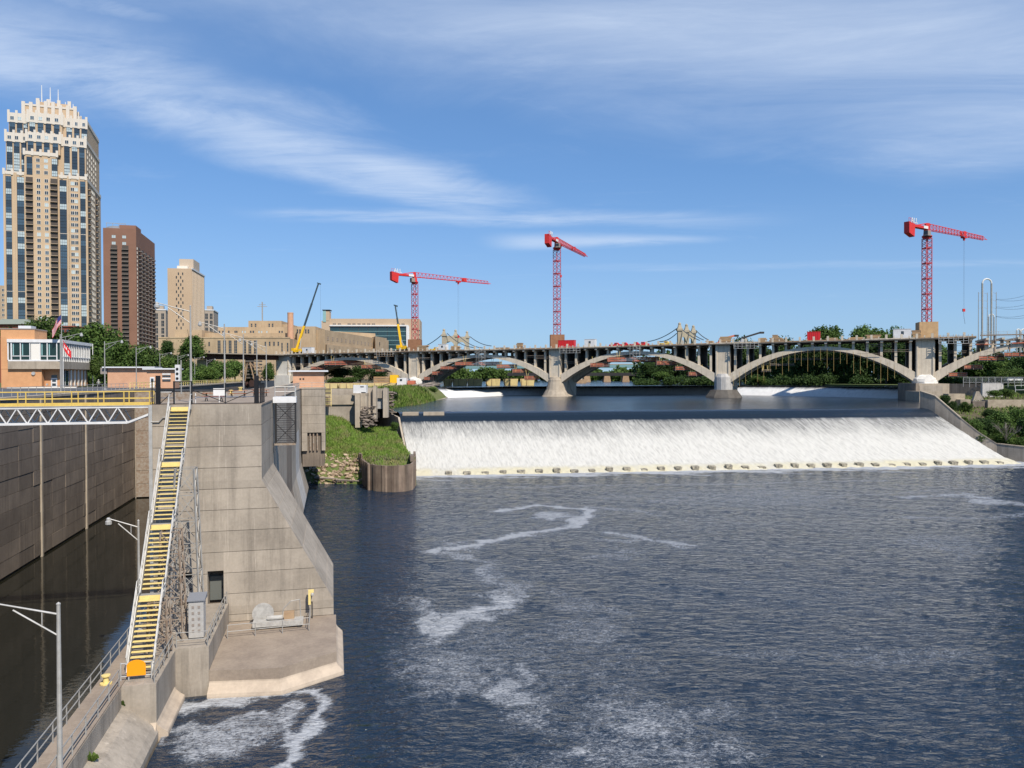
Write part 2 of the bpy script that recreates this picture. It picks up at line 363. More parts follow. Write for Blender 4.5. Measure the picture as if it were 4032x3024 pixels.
def fall_mat(name, white, dark, lo, hi, sx=1.1, sy=0.30, yel=0.0, cov=(0.1, 0.2, 0.6)):
    cov_ = cov
    """falling water: attribute 'run' goes from 0 at the crest to 1 at the toe, 'span' is metres along the crest"""
    m = bpy.data.materials.new(name); m.use_nodes = True; t = NT(m.node_tree); b = t.n['Principled BSDF']
    at = t.n.new('ShaderNodeAttribute'); at.attribute_name = 'flow'
    sp = t.n.new('ShaderNodeSeparateXYZ'); t.l.new(at.outputs['Vector'], sp.inputs[0])
    geo = t.n.new('ShaderNodeNewGeometry'); pos = geo.outputs['Position']
    uv = at.outputs['Vector']
    st = t.noise(t.mapv(uv, (sx, sy, 1)), 1.0, 8, 0.72, 0.6)
    lump = t.noise(t.mapv(uv, (0.16, 0.03, 1)), 1.0, 4, 0.6)
    run = sp.outputs[2]
    cov = t.m('ADD', t.m('MULTIPLY', t.step(run, cov[0], cov[1]), 0.46), t.m('MULTIPLY', t.step(run, cov[1], cov[2]), 0.54))
    k = t.m('ADD', t.m('ADD', st, t.m('MULTIPLY', t.m('SUBTRACT', lump, 0.5), 0.35)), cov)
    mask = t.step(k, lo, hi)
    dk = t.mix(t.step(run, cov_[1]-0.02, cov_[1]+0.05), dark, tuple(x*0.42 for x in white))
    c = t.mix(mask, dk, white)
    sh = t.noise(t.mapv(uv, (2.4, 0.55, 1)), 1.0, 6, 0.7)
    c = t.mix(t.m('MULTIPLY', t.m('MULTIPLY', t.step(sh, 0.42, 0.70), mask), 0.55), c, tuple(x*0.55 for x in white))
    if yel: c = t.mix(t.m('MULTIPLY', t.m('MULTIPLY', t.step(run, 0.88, 1.0), yel), t.m('ADD', t.step(lump, 0.3, 0.6), t.m('MULTIPLY', sh, 0.8)), clamp=True), c, (0.56, 0.52, 0.37))
    t.l.new(c, b.inputs['Base Color'])
    t.l.new(t.m('ADD', t.m('MULTIPLY', mask, 0.72), 0.12), b.inputs['Roughness'])
    h = t.m('ADD', t.m('MULTIPLY', st, 0.7), t.m('MULTIPLY', sh, 0.4))
    t.l.new(t.bump(h, 0.9, 0.30), b.inputs['Normal']); M[name] = m
fall_mat('fall_water', (0.55, 0.543, 0.50), (0.012, 0.02, 0.03), 0.84, 1.30, 2.6, 0.42, yel=0.75, cov=(0.205, 0.245, 0.85))
fall_mat('dam_water', (0.74, 0.74, 0.72), (0.05, 0.055, 0.06), 0.90, 1.45, 1.6, 0.12, cov=(0.02, 0.2, 0.5))

# ================================================================== SETTING
def sheet(name, pts, z, mat, kind='structure'):
    m = MB(); m.add([(p[0], p[1], z) for p in pts], [tuple(range(len(pts)))]); o = m.build(name, mat); return tag(o, kind=kind)
sheet('ground', [(-9000, -400), (9000, -400), (9000, 12000), (-9000, 12000)], -4.0, M['soil'])

# --- spillway plan: crest line and toe line (left end, right end)
CRL, CRR = V((-28.5, 190, 0)), V((108.5, 203, 0))
TOL, TOR = V((-22.0, 168.5, 0)), V((123.0, 186.5, 0))
def grid_obj(name, nu, nv, fn, mat, attr=None, parent=None, smooth=True):
    """fn(u, v arrays in 0..1) -> x, y, z arrays; attr(u, v) -> three arrays stored as 'flow', or one array stored as 'foam'"""
    u, v = np.meshgrid(np.linspace(0, 1, nu), np.linspace(0, 1, nv)); x, y, z = fn(u, v)
    co = np.stack([x, y, z], -1).reshape(-1, 3).astype(np.float32)
    i = np.arange((nv-1)*nu).reshape(nv-1, nu)[:, :-1].ravel()
    q = np.stack([i, i+1, i+nu+1, i+nu], -1).astype(np.int32)
    me = bpy.data.meshes.new(name); me.vertices.add(len(co)); me.vertices.foreach_set('co', co.ravel())
    me.loops.add(q.size); me.loops.foreach_set('vertex_index', q.ravel())
    me.polygons.add(len(q)); me.polygons.foreach_set('loop_start', np.arange(0, q.size, 4, dtype=np.int32))
    me.update(calc_edges=True); me.polygons.foreach_set('use_smooth', [smooth]*len(q))
    if attr:
        A = attr(u, v)
        if isinstance(A, tuple):
            at = me.attributes.new('flow', 'FLOAT_VECTOR', 'POINT'); at.data.foreach_set('vector', np.stack(A, -1).reshape(-1).astype(np.float32))
        else:
            at = me.attributes.new('foam', 'FLOAT', 'POINT'); at.data.foreach_set('value', A.reshape(-1).astype(np.float32))
    me.materials.append(mat); ob = bpy.data.objects.new(name, me); col.objects.link(ob)
    if parent: ob.parent = parent; ob.location = -ORG[parent]
    ORG[ob] = V((0, 0, 0)); return ob
def nz(x, y, s, seed=0):   # cheap smooth pseudo noise
    r_ = np.zeros_like(x); g = np.random.default_rng(seed)
    for k in range(6):
        a, b, c = g.normal(size=3); r_ += np.sin((x*a + y*b)*s*(1+0.5*k) + c*9)/(1+0.5*k)
    return r_/3

# --- lower river with foam
def pix_line(pts): return [G(a, b, 0) for a, b in pts]
FOAM = [([(1730, 2500), (1640, 2570), (1660, 2660), (1780, 2700)], 1.3, 0.45), ([(1950, 2600), (2030, 2690), (2110, 2790), (2080, 2850)], 1.0, 0.48), ([(1985, 2300), (2050, 2330), (1990, 2365)], 0.5, 0.5), ([(2200, 2330), (2330, 2390), (2480, 2420)], 0.7, 0.45), ([(2080, 2850), (2250, 2900), (2420, 2870), (2560, 2800)], 0.8, 0.44), ([(3350, 2570), (3600, 2590), (3800, 2560)], 0.6, 0.44), ([(2700, 2560), (2900, 2590), (3100, 2580)], 0.6, 0.43), ([(3600, 2130), (3720, 2160), (3800, 2190)], 0.7, 0.45), ([(1700, 1925), (2200, 1915), (2900, 1905), (3500, 1890)], 0.8, 0.46), ([(3000, 1960), (3400, 1950), (3700, 1930)], 0.8, 0.45),  # (pixel polyline on the water, half width m, strength)
    ([(1960, 2015), (2120, 1985), (2330, 2010), (2290, 2060), (2160, 2085), (1930, 2130), (1725, 2168)], 1.3, 0.57),
    ([(1725, 2168), (1850, 2200), (1945, 2225), (1890, 2260), (1985, 2300), (1960, 2350)], 0.9, 0.50),
    ([(1960, 2350), (1990, 2360), (1930, 2395), (1810, 2420), (1730, 2500)], 1.2, 0.56),
    ([(1630, 2360), (1700, 2420), (1720, 2520)], 1.6, 0.50),
    ([(2400, 2095), (2540, 2120), (2690, 2145)], 1.0, 0.53),
    ([(2330, 1995), (2500, 2010), (2600, 2030)], 0.9, 0.48),
    ([(3550, 1960), (3800, 1945), (4032, 1990)], 1.6, 0.52), ([(3600, 2040), (3900, 2045), (4032, 2020)], 1.0, 0.48),
    ([(2430, 2950), (2600, 2850), (2800, 2790)], 1.1, 0.46), ([(2700, 3010), (2800, 2930), (2900, 2960)], 1.0, 0.48),
    ([(2150, 3010), (2300, 2980), (2420, 2990)], 1.0, 0.46),
    ([(2500, 2790), (2560, 2830), (2620, 2930)], 0.9, 0.44),
    # the eddy below the lock monolith
    ([(650, 2790), (900, 2760), (1100, 2745), (1230, 2725), (1260, 2760)], 0.55, 0.62), ([(1250, 2740), (1270, 2830), (1190, 2900), (1170, 3020)], 0.45, 0.60),
    ([(1130, 2790), (1120, 2880), (1180, 2960), (1120, 3030)], 0.35, 0.55), ([(680, 2860), (820, 2850), (1030, 2795)], 0.45, 0.56),
]
BLOB = [(1830, 2425, 150, 32, 0.50), (1905, 2395, 80, 22, 0.52), (1690, 2440, 70, 55, 0.50), (1720, 2500, 40, 40, 0.50), (2170, 2030, 150, 26, 0.48), (2270, 2050, 70, 30, 0.50), (2060, 2110, 120, 16, 0.48), (3880, 1975, 140, 18, 0.47), (2560, 2880, 110, 60, 0.46), (2260, 2960, 150, 50, 0.45), (2080, 2640, 60, 60, 0.45), (2450, 2130, 200, 18, 0.42), (1240, 2790, 40, 70, 0.47), (900, 2770, 230, 22, 0.47),
    (2350, 2640, 520, 280, 0.375), (3200, 2350, 700, 260, 0.345), (2900, 1960, 900, 60, 0.39), (1900, 2560, 260, 200, 0.385), (3300, 2600, 500, 90, 0.37), (3000, 2800, 500, 150, 0.345),  # px, py, radius x, radius y (pixels), strength
    (1750, 2650, 300, 170, 0.42), (2020, 2730, 130, 100, 0.46), (1690, 2470, 90, 60, 0.50), (2330, 2480, 300, 130, 0.40), (2500, 2820, 330, 130, 0.42), (2450, 2980, 450, 90, 0.42),
    (2420, 2180, 260, 60, 0.40), (2300, 2390, 180, 60, 0.40), (3100, 2590, 420, 60, 0.385), (3500, 2600, 300, 60, 0.385), (3700, 2140, 300, 60, 0.38), (2900, 2060, 500, 60, 0.37),
    (900, 2900, 230, 130, 0.47), (1060, 2850, 200, 120, 0.44), (2100, 2560, 200, 120, 0.38), (2750, 2350, 600, 150, 0.33)]
def foam_field(x, y):
    f = np.zeros_like(x)
    x, y = x + 1.1*nz(x, y, 0.55, 41) + 0.5*nz(x, y, 1.7, 42), y + 1.3*nz(x, y, 0.5, 43) + 0.6*nz(x, y, 1.5, 44)
    wob = 0.6*nz(x, y, 0.9, 3) + 1.0*nz(x, y, 0.3, 4)
    for pts, w, s in FOAM:
        q = pix_line(pts)
        for a, b in zip(q[:-1], q[1:]):
            dx, dy = b.x-a.x, b.y-a.y; LL = dx*dx+dy*dy
            t = np.clip(((x-a.x)*dx + (y-a.y)*dy)/LL, 0, 1)
            d = np.maximum(0, np.hypot(x-a.x-t*dx, y-a.y-t*dy)*(1+0.6*wob) - 0.25 + 0.5*nz(x, y, 2.2, 47))
            f = np.maximum(f, (s-0.02)*np.exp(-(d/(w*1.15))**2*0.6)); f = np.maximum(f, 0.42*np.exp(-(d/(w*4))**2*0.6))
    for bx, by, rx, ry, s in BLOB:
        c = G(bx, by, 0); e = G(bx+rx, by, 0); g = G(bx, by-ry, 0)
        d = np.hypot((x-c.x)/(e.x-c.x), (y-c.y)/(g.y-c.y)) + 0.25*wob
        f = np.maximum(f, (s+0.035)*(1-np.clip(d-0.35, 0, 1)**1.3)*(d < 1.4))
    t = (x-TOL.x)/(TOR.x-TOL.x); toe = TOL.y + t*(TOR.y-TOL.y); d = toe-y
    near = 0.66*np.exp(-np.clip(d, 0, 99)/4.5) + 0.47*np.exp(-(np.clip(d-3, 0, 99)/22)**1.4)*(0.75+0.5*nz(x*0.25, y*1.2, 0.5, 8))
    return np.maximum(f, np.where((t > -0.01), near, 0))
def river_xy(u, v):
    y = 20 + 172*v**1.35; x = L(0, -10.2, 0).x + UX/UY*0 + u*0
    bL = -10.3
    xl = (UX*(y + UX*bL)/UY) + UY*bL     # left edge follows the guide wall
    sm = np.clip((y-66)/50, 0, 1); sm = sm*sm*(3-2*sm); xl = xl + sm*(-48-xl)
    x = xl + (175 - xl)*u**1.15
    tt = (x-TOL.x)/(TOR.x-TOL.x); dd = np.clip(TOL.y + tt*(TOR.y-TOL.y) - y, 0, 200)
    amp = 0.034 + 0.10*np.exp(-dd/22)
    z = amp*(0.8*nz(x*0.55, y*1.15, 1.5, 51) + 0.55*nz(x*0.6, y*1.2, 3.1, 52) + 0.8*nz(x*0.5, y, 0.7, 53))
    return x, y, z
river = grid_obj('river', 420, 400, river_xy, M['water_river'], lambda u, v: foam_field(*river_xy(u, v)[:2]))
tag(river, kind='structure')
m = MB(); m.add([L(-5, -34.9, -0.003), L(-5, -13.9, -0.003), L(150, -13.9, -0.003), L(150, -34.9, -0.003)], [(0, 1, 2, 3)])
tag(m.build('lock_chamber_water', M['water_lock']), kind='structure')
# --- middle pool between spillway and upper dam, upper pool behind
sheet('middle_pool_water', [(-60, 192), (CRL.x, CRL.y), (CRR.x, CRR.y), (113, 207), (139, 262), (136, 300), (136, 380), (-60, 380)], 13.0, M['water_pool'])
sheet('upper_river_water', [(-70, 345), (150, 345), (160, 1500), (-70, 1500)], 17.0, M['water_pool'])
m = MB(); m.add([L(150, -34.9, 17.2), L(150, -13.9, 17.2), L(330, -5, 17.2), L(330, -34.9, 17.2)], [(0, 1, 2, 3)])
tag(m.build('lock_forebay_water', M['water_pool']), kind='structure')

# --- spillway
PROF = [(0, 13.0), (1.2, 12.93), (2.4, 12.65), (3.5, 12.0), (4.5, 11.2), (7, 9.5), (12, 6.1), (17, 2.8), (19.5, 1.3), (21.5, 0.75), (23, 0.15), (24, -0.3)]
pr = np.array(PROF); prs = pr[:, 0]/21.5
def spill(u, v):
    t = v*24/21.5
    cx = CRL.x + u*(CRR.x-CRL.x); cy = CRL.y + u*(CRR.y-CRL.y); tx = TOL.x + u*(TOR.x-TOL.x); ty = TOL.y + u*(TOR.y-TOL.y)
    x = cx + t*(tx-cx); y = cy + t*(ty-cy); z = np.interp(t, prs, pr[:, 1])
    k = np.clip((t-0.18)*4, 0, 1)
    z = z + k*(0.10*nz(x, y, 2.2, 1) + 0.10*nz(x*1.0, y*0.3, 1.2, 2)) + np.clip((t-0.9)*8, 0, 1)*0.28*nz(x, y, 1.6, 5)
    return x, y, z
def spill_attr(u, v): return u*140, v*24, v*24/21.5
fall = thing('spillway', 'wide concrete spillway with white water pouring over its sloping face', 'spillway', (CRL.x, CRL.y, 0))
f_ = grid_obj('falling_water', 460, 110, spill, M['fall_water'], spill_attr, fall); f_['kind'] = 'stuff'
mb = MB()   # the concrete under the water
mb.hexa([(CRL.x, CRL.y, -3), (TOL.x, TOL.y, -3), (TOR.x, TOR.y, -3), (CRR.x, CRR.y, -3), (CRL.x, CRL.y-0.5, 12.0), (TOL.x, TOL.y+3, -1.0), (TOR.x, TOR.y+3, -1.0), (CRR.x, CRR.y-0.5, 12.0)])
mb.build('apron', M['concrete_dark'], fall)
nb = 34
bm_ = MB(); bm_.hexa([(-0.55, -0.5, -1.0), (0.55, -0.5, -1.0), (0.85, 0.7, -1.0), (-0.85, 0.7, -1.0), (-0.85, -0.55, 0.62), (0.85, -0.55, 0.62), (0.85, 0.7, 0.80), (-0.85, 0.7, 0.80)])
bme = bm_.mesh('baffle_block', M['baffle_wet'])
for i in range(nb):   # row of baffle blocks at the toe
    t = (i+1.9)/(nb+2.2); p = TOL.lerp(TOR, t); q = CRL.lerp(CRR, t); p = p + (q-p)*(-0.05)
    piece('baffle_block', bme, (p.x, p.y, 0.42+random.uniform(-0.50, 0.0)), fall, math.atan2(18, 145), (random.uniform(0.8, 1.05), 1, random.uniform(0.8, 1.1)))
# two low concrete blocks standing on the crest at the left end
for k, (x0, x1) in enumerate(((1.3, 5.2), (6.4, 11.5))):
    a = CRL + (CRR-CRL).normalized()*x0; b = CRL + (CRR-CRL).normalized()*x1
    mb = MB(); mb.bb(0, x1-x0, -3.2, -0.6, 11.6, 13.0, Frame(a, math.atan2(13, 137))); mb.build('crest_block', M['concrete_pale'], fall)

# --- upper dam: horseshoe crest
DAM_T = [(1765, 308), (1900, 322), (2000, 345), (2200, 352), (2800, 350), (2960, 332), (3300, 302), (3608, 274)]
dpt = []
for i, (pxx, d) in enumerate(DAM_T):
    q = ray(pxx, 1560); dpt.append(V((q.x/q.y*d, d, 0)))
dl = [0]
for a, b in zip(dpt[:-1], dpt[1:]): dl.append(dl[-1]+(b-a).length)
dl = np.array(dl); dx_ = np.array([p.x for p in dpt]); dy_ = np.array([p.y for p in dpt])
def dam(u, v):
    s = u*dl[-1]; x = np.interp(s, dl, dx_); y = np.interp(s, dl, dy_)
    x2 = np.interp(s+0.5, dl, dx_) - np.interp(s-0.5, dl, dx_); y2 = np.interp(s+0.5, dl, dy_) - np.interp(s-0.5, dl, dy_)
    n = np.hypot(x2, y2)+1e-6; nx, ny = -y2/n, x2/n
    off = np.interp(v, [0, .08, .2, 1], [9.5, 8.5, 7.2, 0]); z = np.interp(v, [0, .08, .2, 1], [17.05, 17.0, 16.5, 12.9])
    return x+nx*off, y+ny*off, z + 0.06*nz(x, y, 2, 3)
dm = thing('upper_dam', 'low curved dam with thin white water behind the bridge piers', 'dam', (dpt[0].x, dpt[0].y, 13))
o = grid_obj('overflow', 300, 24, dam, M['dam_water'], lambda u, v: (u*dl[-1], v*9, v), dm); o['kind'] = 'stuff'
cs = MB()   # submerged concrete body
for a, b in zip(dpt[:-1], dpt[1:]):
    cs.bar(V((a.x, a.y+8, 12.6)), V((b.x, b.y+8, 12.6)), 4, 2)
cs.build('dam_body', M['concrete_dark'], dm)
# water filling the pool up to the crest line
fill = [(dpt[0].x-30, dpt[0].y+8)] + [(p.x+2.5, p.y+8.6) for p in dpt] + [(150, 290), (150, 346), (-70, 346)]
sheet('upper_pool_water', fill, 16.98, M['water_pool'])

# ================================================================== LOCK
# --- land wall of the chamber, with its concrete panels
lw = thing('lock_land_wall', 'tall dark stained concrete wall along the far side of the lock chamber', 'wall', L(20, -35, 0))
mb = MB(); mb.bb(5, 330, -36.2, -35.05, -3, 19.45, lambda a, b, z: L(a, b, z)); mb.build('core', M['concrete_dark'], lw)
mb = MB(); mb.bb(5, 330, -36.2, -34.7, 19.45, 19.75, lambda a, b, z: L(a, b, z)); mb.build('coping', M['concrete_pale'], lw)
LIFT = 1.74
pm = {}
a = 40.0; ci = 0
while a < 158:
    wd = [4.4, 6.2, 5.0, 7.4, 5.6][ci % 5]; ci += 1
    if wd not in pm: pm[wd] = boxmesh('panel', wd-0.05, 0.36, LIFT-0.045, M['concrete_dark'])
    for k in range(11):
        z = 0.28 + k*LIFT
        piece('panel', pm[wd], L(a+wd/2, -34.98+random.uniform(-0.03, 0.03), z), lw, LOCKROT+math.pi/2)
    a += wd
sk = MB()
for aa in (77, 104, 121.5, 150):
    sk.bb(aa-0.22, aa+0.22, -34.9, -34.62, -1, 19.4, lambda a, b, z: L(a, b, z)); 
    sk.build('guide_strip', M['concrete_pale' if aa > 100 else 'galvanised'], lw); sk = MB()
lad = MB()    # slots with ladder rungs next to the nearest strip
for k in range(9): lad.bb(74.6, 76.0, -34.85, -34.72, 1.0+k*2, 2.0+k*2, lambda a, b, z: L(a, b, z))
for k in range(9):
    t_ = MB(); t_.bb(74.9, 75.7, -34.84, -34.76, 1.0+k*2, 2.1+k*2, lambda a, b, z: L(a, b, z)); t_.build('ladder_slot', M['void'], lw)

# --- monolith of the river wall
A0, A1 = 66.4, 79.0
ZK, ZV = 13.4, 3.0
def bright(z):    # right edge of the monolith at height z
    return -5.75 if z > ZK else (-5.75 + (ZK-z)/(ZK-ZV)*5.75 if z > ZV else 0.0)
mono = thing('lock_monolith', 'massive concrete lock monolith with a battered flank behind the steep stair', 'lock wall', L(A0, -14.4, 1.7))
zs = [19.7]
while zs[-1] > 1.75: zs.append(max(1.7, zs[-1]-LIFT))
doors = [(-9.6, -8.5), (-13.0, -12.0)]; doors = [(-10.05, -8.8), (-12.3, -11.25)]
for z1, z0 in zip(zs[:-1], zs[1:]):
    g = 0.02
    def slab(bl, br0, br1, a0, a1, zb, zt):
        s_ = MB(); s_.hexa([L(a0, bl, zb), L(a0, br0, zb), L(a1, br0, zb), L(a1, bl, zb), L(a0, bl, zt), L(a0, br1, zt), L(a1, br1, zt), L(a1, bl, zt)])
        return s_.build('lift', M['concrete'], mono)
    cuts = [z for z in (ZK, ZV) if z0 < z < z1]
    levels = [z0+g] + sorted(cuts) + [z1-g]
    if z0 < 6.0:
        op = sorted(doors); edges = [-14.4] + [e for d_ in op for e in d_]
        for k in range(0, len(edges), 2):
            bl = edges[k]
            if k+1 < len(edges):
                br = edges[k+1]
                if z1 <= 5.0 or True:
                    zt = z1-g
                    slab(bl, br, br, A0, A0+1.2, z0+g, zt)
                    lo = 6.0
                    if z1-g > lo and z0 < lo:
                        slab(edges[k+1], edges[k+2], edges[k+2], A0+0.003, A0+1.2, lo, zt)
                    elif z0 >= lo: slab(edges[k+1], edges[k+2], edges[k+2], A0+0.003, A0+1.2, z0+g, zt)
            else:
                for lo_, hi_ in zip(levels[:-1], levels[1:]): slab(bl, bright(lo_), bright(hi_), A0, A1, lo_, hi_)
    else:
        for lo_, hi_ in zip(levels[:-1], levels[1:]): slab(-14.4, bright(lo_), bright(hi_), A0, A1, lo_, hi_)
mb = MB()
mb.hexa([L(A0+1.21, -14.35, -2), L(A0+1.21, -0.5, -2), L(A1-0.1, -0.5, -2), L(A1-0.1, -14.35, -2), L(A0+1.21, -14.35, 6.0), L(A0+1.21, -5, 6.0), L(A1-0.1, -5, 6.0), L(A1-0.1, -14.35, 6.0)])
mb.bb(A0+0.08, A1-0.05, -14.35, -5.85, 6.0, 19.6, lambda a, b, z: L(a, b, z)); mb.build('core', M['concrete_dark'], mono)
mb = MB(); mb.bb(A0+0.02, A1, -0.6, 0.0, -3, 1.69, lambda a, b, z: L(a, b, z)); mb.build('footing', M['concrete'], mono)
for (b0, b1), ds in zip(doors, ('door', 'door')):
    dz0 = 3.36
    d_ = MB(); d_.bb(A0+0.95, A0+1.05, b0+0.05, b1-0.05, dz0, dz0+2.0, lambda a, b, z: L(a, b, z)); dd = d_.build('door', M['door_grey' if b0 > -10.5 else 'cabinet'], mono)
    h_ = MB(); h_.bb(A0+0.88, A0+0.95, b1-0.28, b1-0.2, dz0+0.95, dz0+1.1, lambda a, b, z: L(a, b, z)); h_.build('handle', M['dark_steel'], dd)
mb = MB(); mb.bb(A0-0.12, A0-0.003, -14.38, -14.12, 4, 19.7, lambda a, b, z: L(a, b, z)); mb.build('corner_angle', M['galvanised'], mono)
# pipe stub above the stair head
mb = MB(); mb.path([L(A0-0.12, -14.2, 18.35), L(A0-0.12, -13.6, 18.35), L(A0-0.12, -13.3, 18.7), L(A0-0.12, -11.9, 18.7)], 0.045); mb.build('conduit', M['steel_grey'], mono)

# --- river wall behind the monolith
rw = thing('lock_river_wall', 'long concrete river wall of the lock running back behind the hanging cage', 'lock wall', L(A1, -6, 0))
mb = MB(); mb.bb(A1+0.02, 152, -14.35, -6.15, -3, 19.6, lambda a, b, z: L(a, b, z)); mb.build('core', M['concrete_dark'], rw)
bw = [9.0, 14, 12.5, 12.5, 12.5, 12.4]; a = A1+0.05; mats_ = ['concrete', 'concrete', 'concrete_dark', 'concrete', 'concrete_white', 'concrete']
for i, w_ in enumerate(bw):
    for k in range(11):
        z0 = 0.5 + k*1.74; off = 0.0 if z0 > 6 else (6-z0)*0.22
        m_ = mats_[i] if not (i == 4 and z0 > 12) else 'concrete'
        key = (w_, m_)
        s_ = MB(); lo = max(0, (6-z0)*0.22); hi = max(0, (6-z0-1.7)*0.22)
        s_.hexa([L(a, -6.4, z0), L(a, -5.75+lo, z0), L(a+w_-0.05, -5.75+lo, z0), L(a+w_-0.05, -6.4, z0), L(a, -6.4, z0+1.71), L(a, -5.75+hi, z0+1.71), L(a+w_-0.05, -5.75+hi, z0+1.71), L(a+w_-0.05, -6.4, z0+1.71)])
        s_.build('panel', M[m_], rw)
    a += w_
# deck on top of the river wall
dk = thing('lock_deck', 'tan concrete deck on top of the lock river wall with picnic tables', 'deck', L(A0, -14.4, 19.7))
i = 0; a = A0+0.02
while a < 152:
    for b0, b1 in ((-14.4, -10.1), (-10.08, -5.7)):
        s_ = MB(); s_.bb(a, min(a+5.97, 152), b0, b1, 19.6, 19.72+random.uniform(0, 0.006), lambda a, b, z: L(a, b, z)); s_.build('slab', M['concrete_deck'], dk)
    a += 6.0
# --- pier with the brick kiosk (upper gate)
kp = thing('gate_pier', 'tall concrete pier standing in the grass under the brick kiosk', 'pier', L(148, -5.6, 8))
for k in range(7):
    z0 = 8 + k*1.7
    s_ = MB(); s_.bb(147.5, 158, -5.6 if k else -5.6, -1.35, z0, z0+1.67, lambda a, b, z: L(a, b, z))
    if k > 1: s_.build('lift', M['concrete'], kp)
    else:
        for b0, b1 in ((-5.6, -4.6), (-2.0, -1.35)):
            q = MB(); q.bb(147.5, 158, b0, b1, z0, z0+1.67, lambda a, b, z: L(a, b, z)); q.build('leg', M['concrete'], kp)
mb = MB(); mb.bb(148.1, 157.9, -5.5, -1.5, 5, 19.6, lambda a, b, z: L(a, b, z)); mb.build('core', M['concrete_dark'], kp)
for b0 in (-4.2, -3.6, -2.9):
    q = MB(); q.bb(147.7, 148.05, b0, b0+0.25, 8, 11.3, lambda a, b, z: L(a, b, z)); q.build('stop_log', M['rust_steel'], kp)
mb = MB(); mb.bb(147.4, 159, -7.5, -1.2, 19.6, 19.75, lambda a, b, z: L(a, b, z)); mb.build('cap', M['concrete_pale'], kp)

# --- upper gate across the chamber
ug = thing('upper_lock_gate', 'dark steel gate closing the upper end of the lock chamber', 'gate', L(150, -24, 0))
for k in range(8):
    q = MB(); q.bb(149.6, 150.4, -34.6, -14.5, 0.2+k*2.4, 2.55+k*2.4, lambda a, b, z: L(a, b, z)); q.build('plate', M['rust_steel'], ug)
q = MB(); q.bb(149.4, 150.8, -34.6, -14.5, 19.4, 19.6, lambda a, b, z: L(a, b, z)); q.build('walkway', M['asphalt'], ug)

# --- land side ground
mb = MB(); F_ = [L(-20, -36.2, 0), L(330, -36.2, 0), L(600, -60, 0), L(3000, -200, 0), L(3000, -3000, 0), L(-20, -3000, 0)]
mb.prism([(p.x, p.y) for p in F_], -3.5, 19.55); tag(mb.build('land_bank', M['asphalt']), kind='structure')
mb = MB(); F_ = [L(190, -60, 0), L(420, -42, 0), L(3000, -230, 0), L(3000, -3000, 0), L(190, -3000, 0)]
mb.prism([(p.x, p.y) for p in F_], 19.55, 19.75); tag(mb.build('land_lawn', M['lawn']), kind='structure')
# upper guide wall between forebay and river
mb = MB(); mb.bb(158, 330, -13.9, -12.4, 10, 19.5, lambda a, b, z: L(a, b, z))
tag(mb.build('upper_guide_wall', M['concrete_pale']), 'low pale concrete guide wall running upstream from the brick kiosk', 'wall')
# island of ground between forebay and the spillway abutment
mb = MB(); isl = [L(159, -12.4, 0), L(159, -6, 0), (-50, 186), (-44, 186), (-43, 214), (-39, 248), (-36, 300), (-55, 346), L(330, -12.4, 0)]
mb.prism([(p[0], p[1]) for p in isl], 5, 17.4); tag(mb.build('abutment_ground', M['soil']), kind='structure')

# --- lower guide wall and walkway
gw = thing('lower_guide_wall', 'long low concrete guide wall with railed walkway beside the lock water', 'wall', L(10, -13, 0))
LF = lambda a, b, z: L(a, b, z)
mb = MB(); sec = [(-14.1, -3), (-14.1, 3.2), (-12.5, 3.2), (-12.5, 2.0), (-11.9, 1.75), (-10.75, 0.75), (-10.45, 0.35), (-10.45, -3)]
mb.extrude(None, [L(8, b, z) for b, z in sec], [L(50.2, b, z) for b, z in sec]); mb.build('body', M['concrete'], gw)
a = 8.0
while a < 66:
    q = MB(); q.bb(a+0.01, min(a+2.98, 66.3), -14.1, -12.52, 3.2, 3.3+random.uniform(0, 0.008), LF); q.build('slab', M['concrete_deck'], gw); a += 3.0
mb = MB(); mb.bb(50.2, 66.35, -14.1, -12.5, -3, 3.2, LF); mb.build('rear_body', M['concrete'], gw)
# pad of the stair
pad = thing('stair_pad', 'square concrete block carrying the foot of the steep stair', 'block', L(50.2, -11, 0))
mb = MB(); mb.bb(50.0, 55.8, -12.5, -10.55, 0.9, 3.28, LF); mb.build('block', M['concrete'], pad)
mb = MB(); sec = [(0.9, 0), (0.7, 0.12), (0.45, 0.38), (0.3, 0.62), (0.2, 0.66), (-0.5, 0.66)]
# cove at the foot, right side and front
for (A_, B_, nrm) in ((L(50.0, -10.55, 0), L(55.5, -10.55, 0), V((UY, -UX, 0))), (L(50.0, -12.5, 0), L(50.0, -10.55, 0), V((-UX, -UY, 0)))):
    poly = [(z, o) for z, o in sec] + [(-2, 0.66), (-2, -0.3), (0.9, -0.3)]
    pa = [A_ + nrm*o + V((0, 0, z)) for z, o in poly]; pb = [B_ + nrm*o + V((0, 0, z)) for z, o in poly]; mb.extrude(None, pa, pb)
mb.build('cove', M['cove'], pad)
# raised cabinet platform and lower apron
cp = thing('cabinet_platform', 'raised concrete platform with the grey cabinet beside the lattice tower', 'platform', L(60, -9.5, 1.7))
mb = MB(); mb.bb(55.8, 66.35, -12.48, -8.4, -2, 3.35, LF); mb.build('block', M['concrete'], cp)
ap = thing('river_apron', 'broad low concrete apron beside the river in front of the monolith', 'platform', L(56, -4, 0))
edge = [(55.75, -8.38), (55.1, -3.65), (57.4, 0.2), (66.35, 0.2)]
pl = [L(a, b, 0) for a, b in edge] + [L(66.35, -8.38, 0)]
mb = MB(); mb.prism([(p.x, p.y) for p in pl], 0.95, 1.7); mb.build('deck', M['concrete_deck'], ap)
mb = MB(); ce = pl[:4]
nor = []
for i, p in enumerate(ce):
    t_ = ((ce[min(i+1, 3)]-ce[max(i-1, 0)])); n_ = V((t_.y, -t_.x, 0)).normalized(); nor.append(n_)
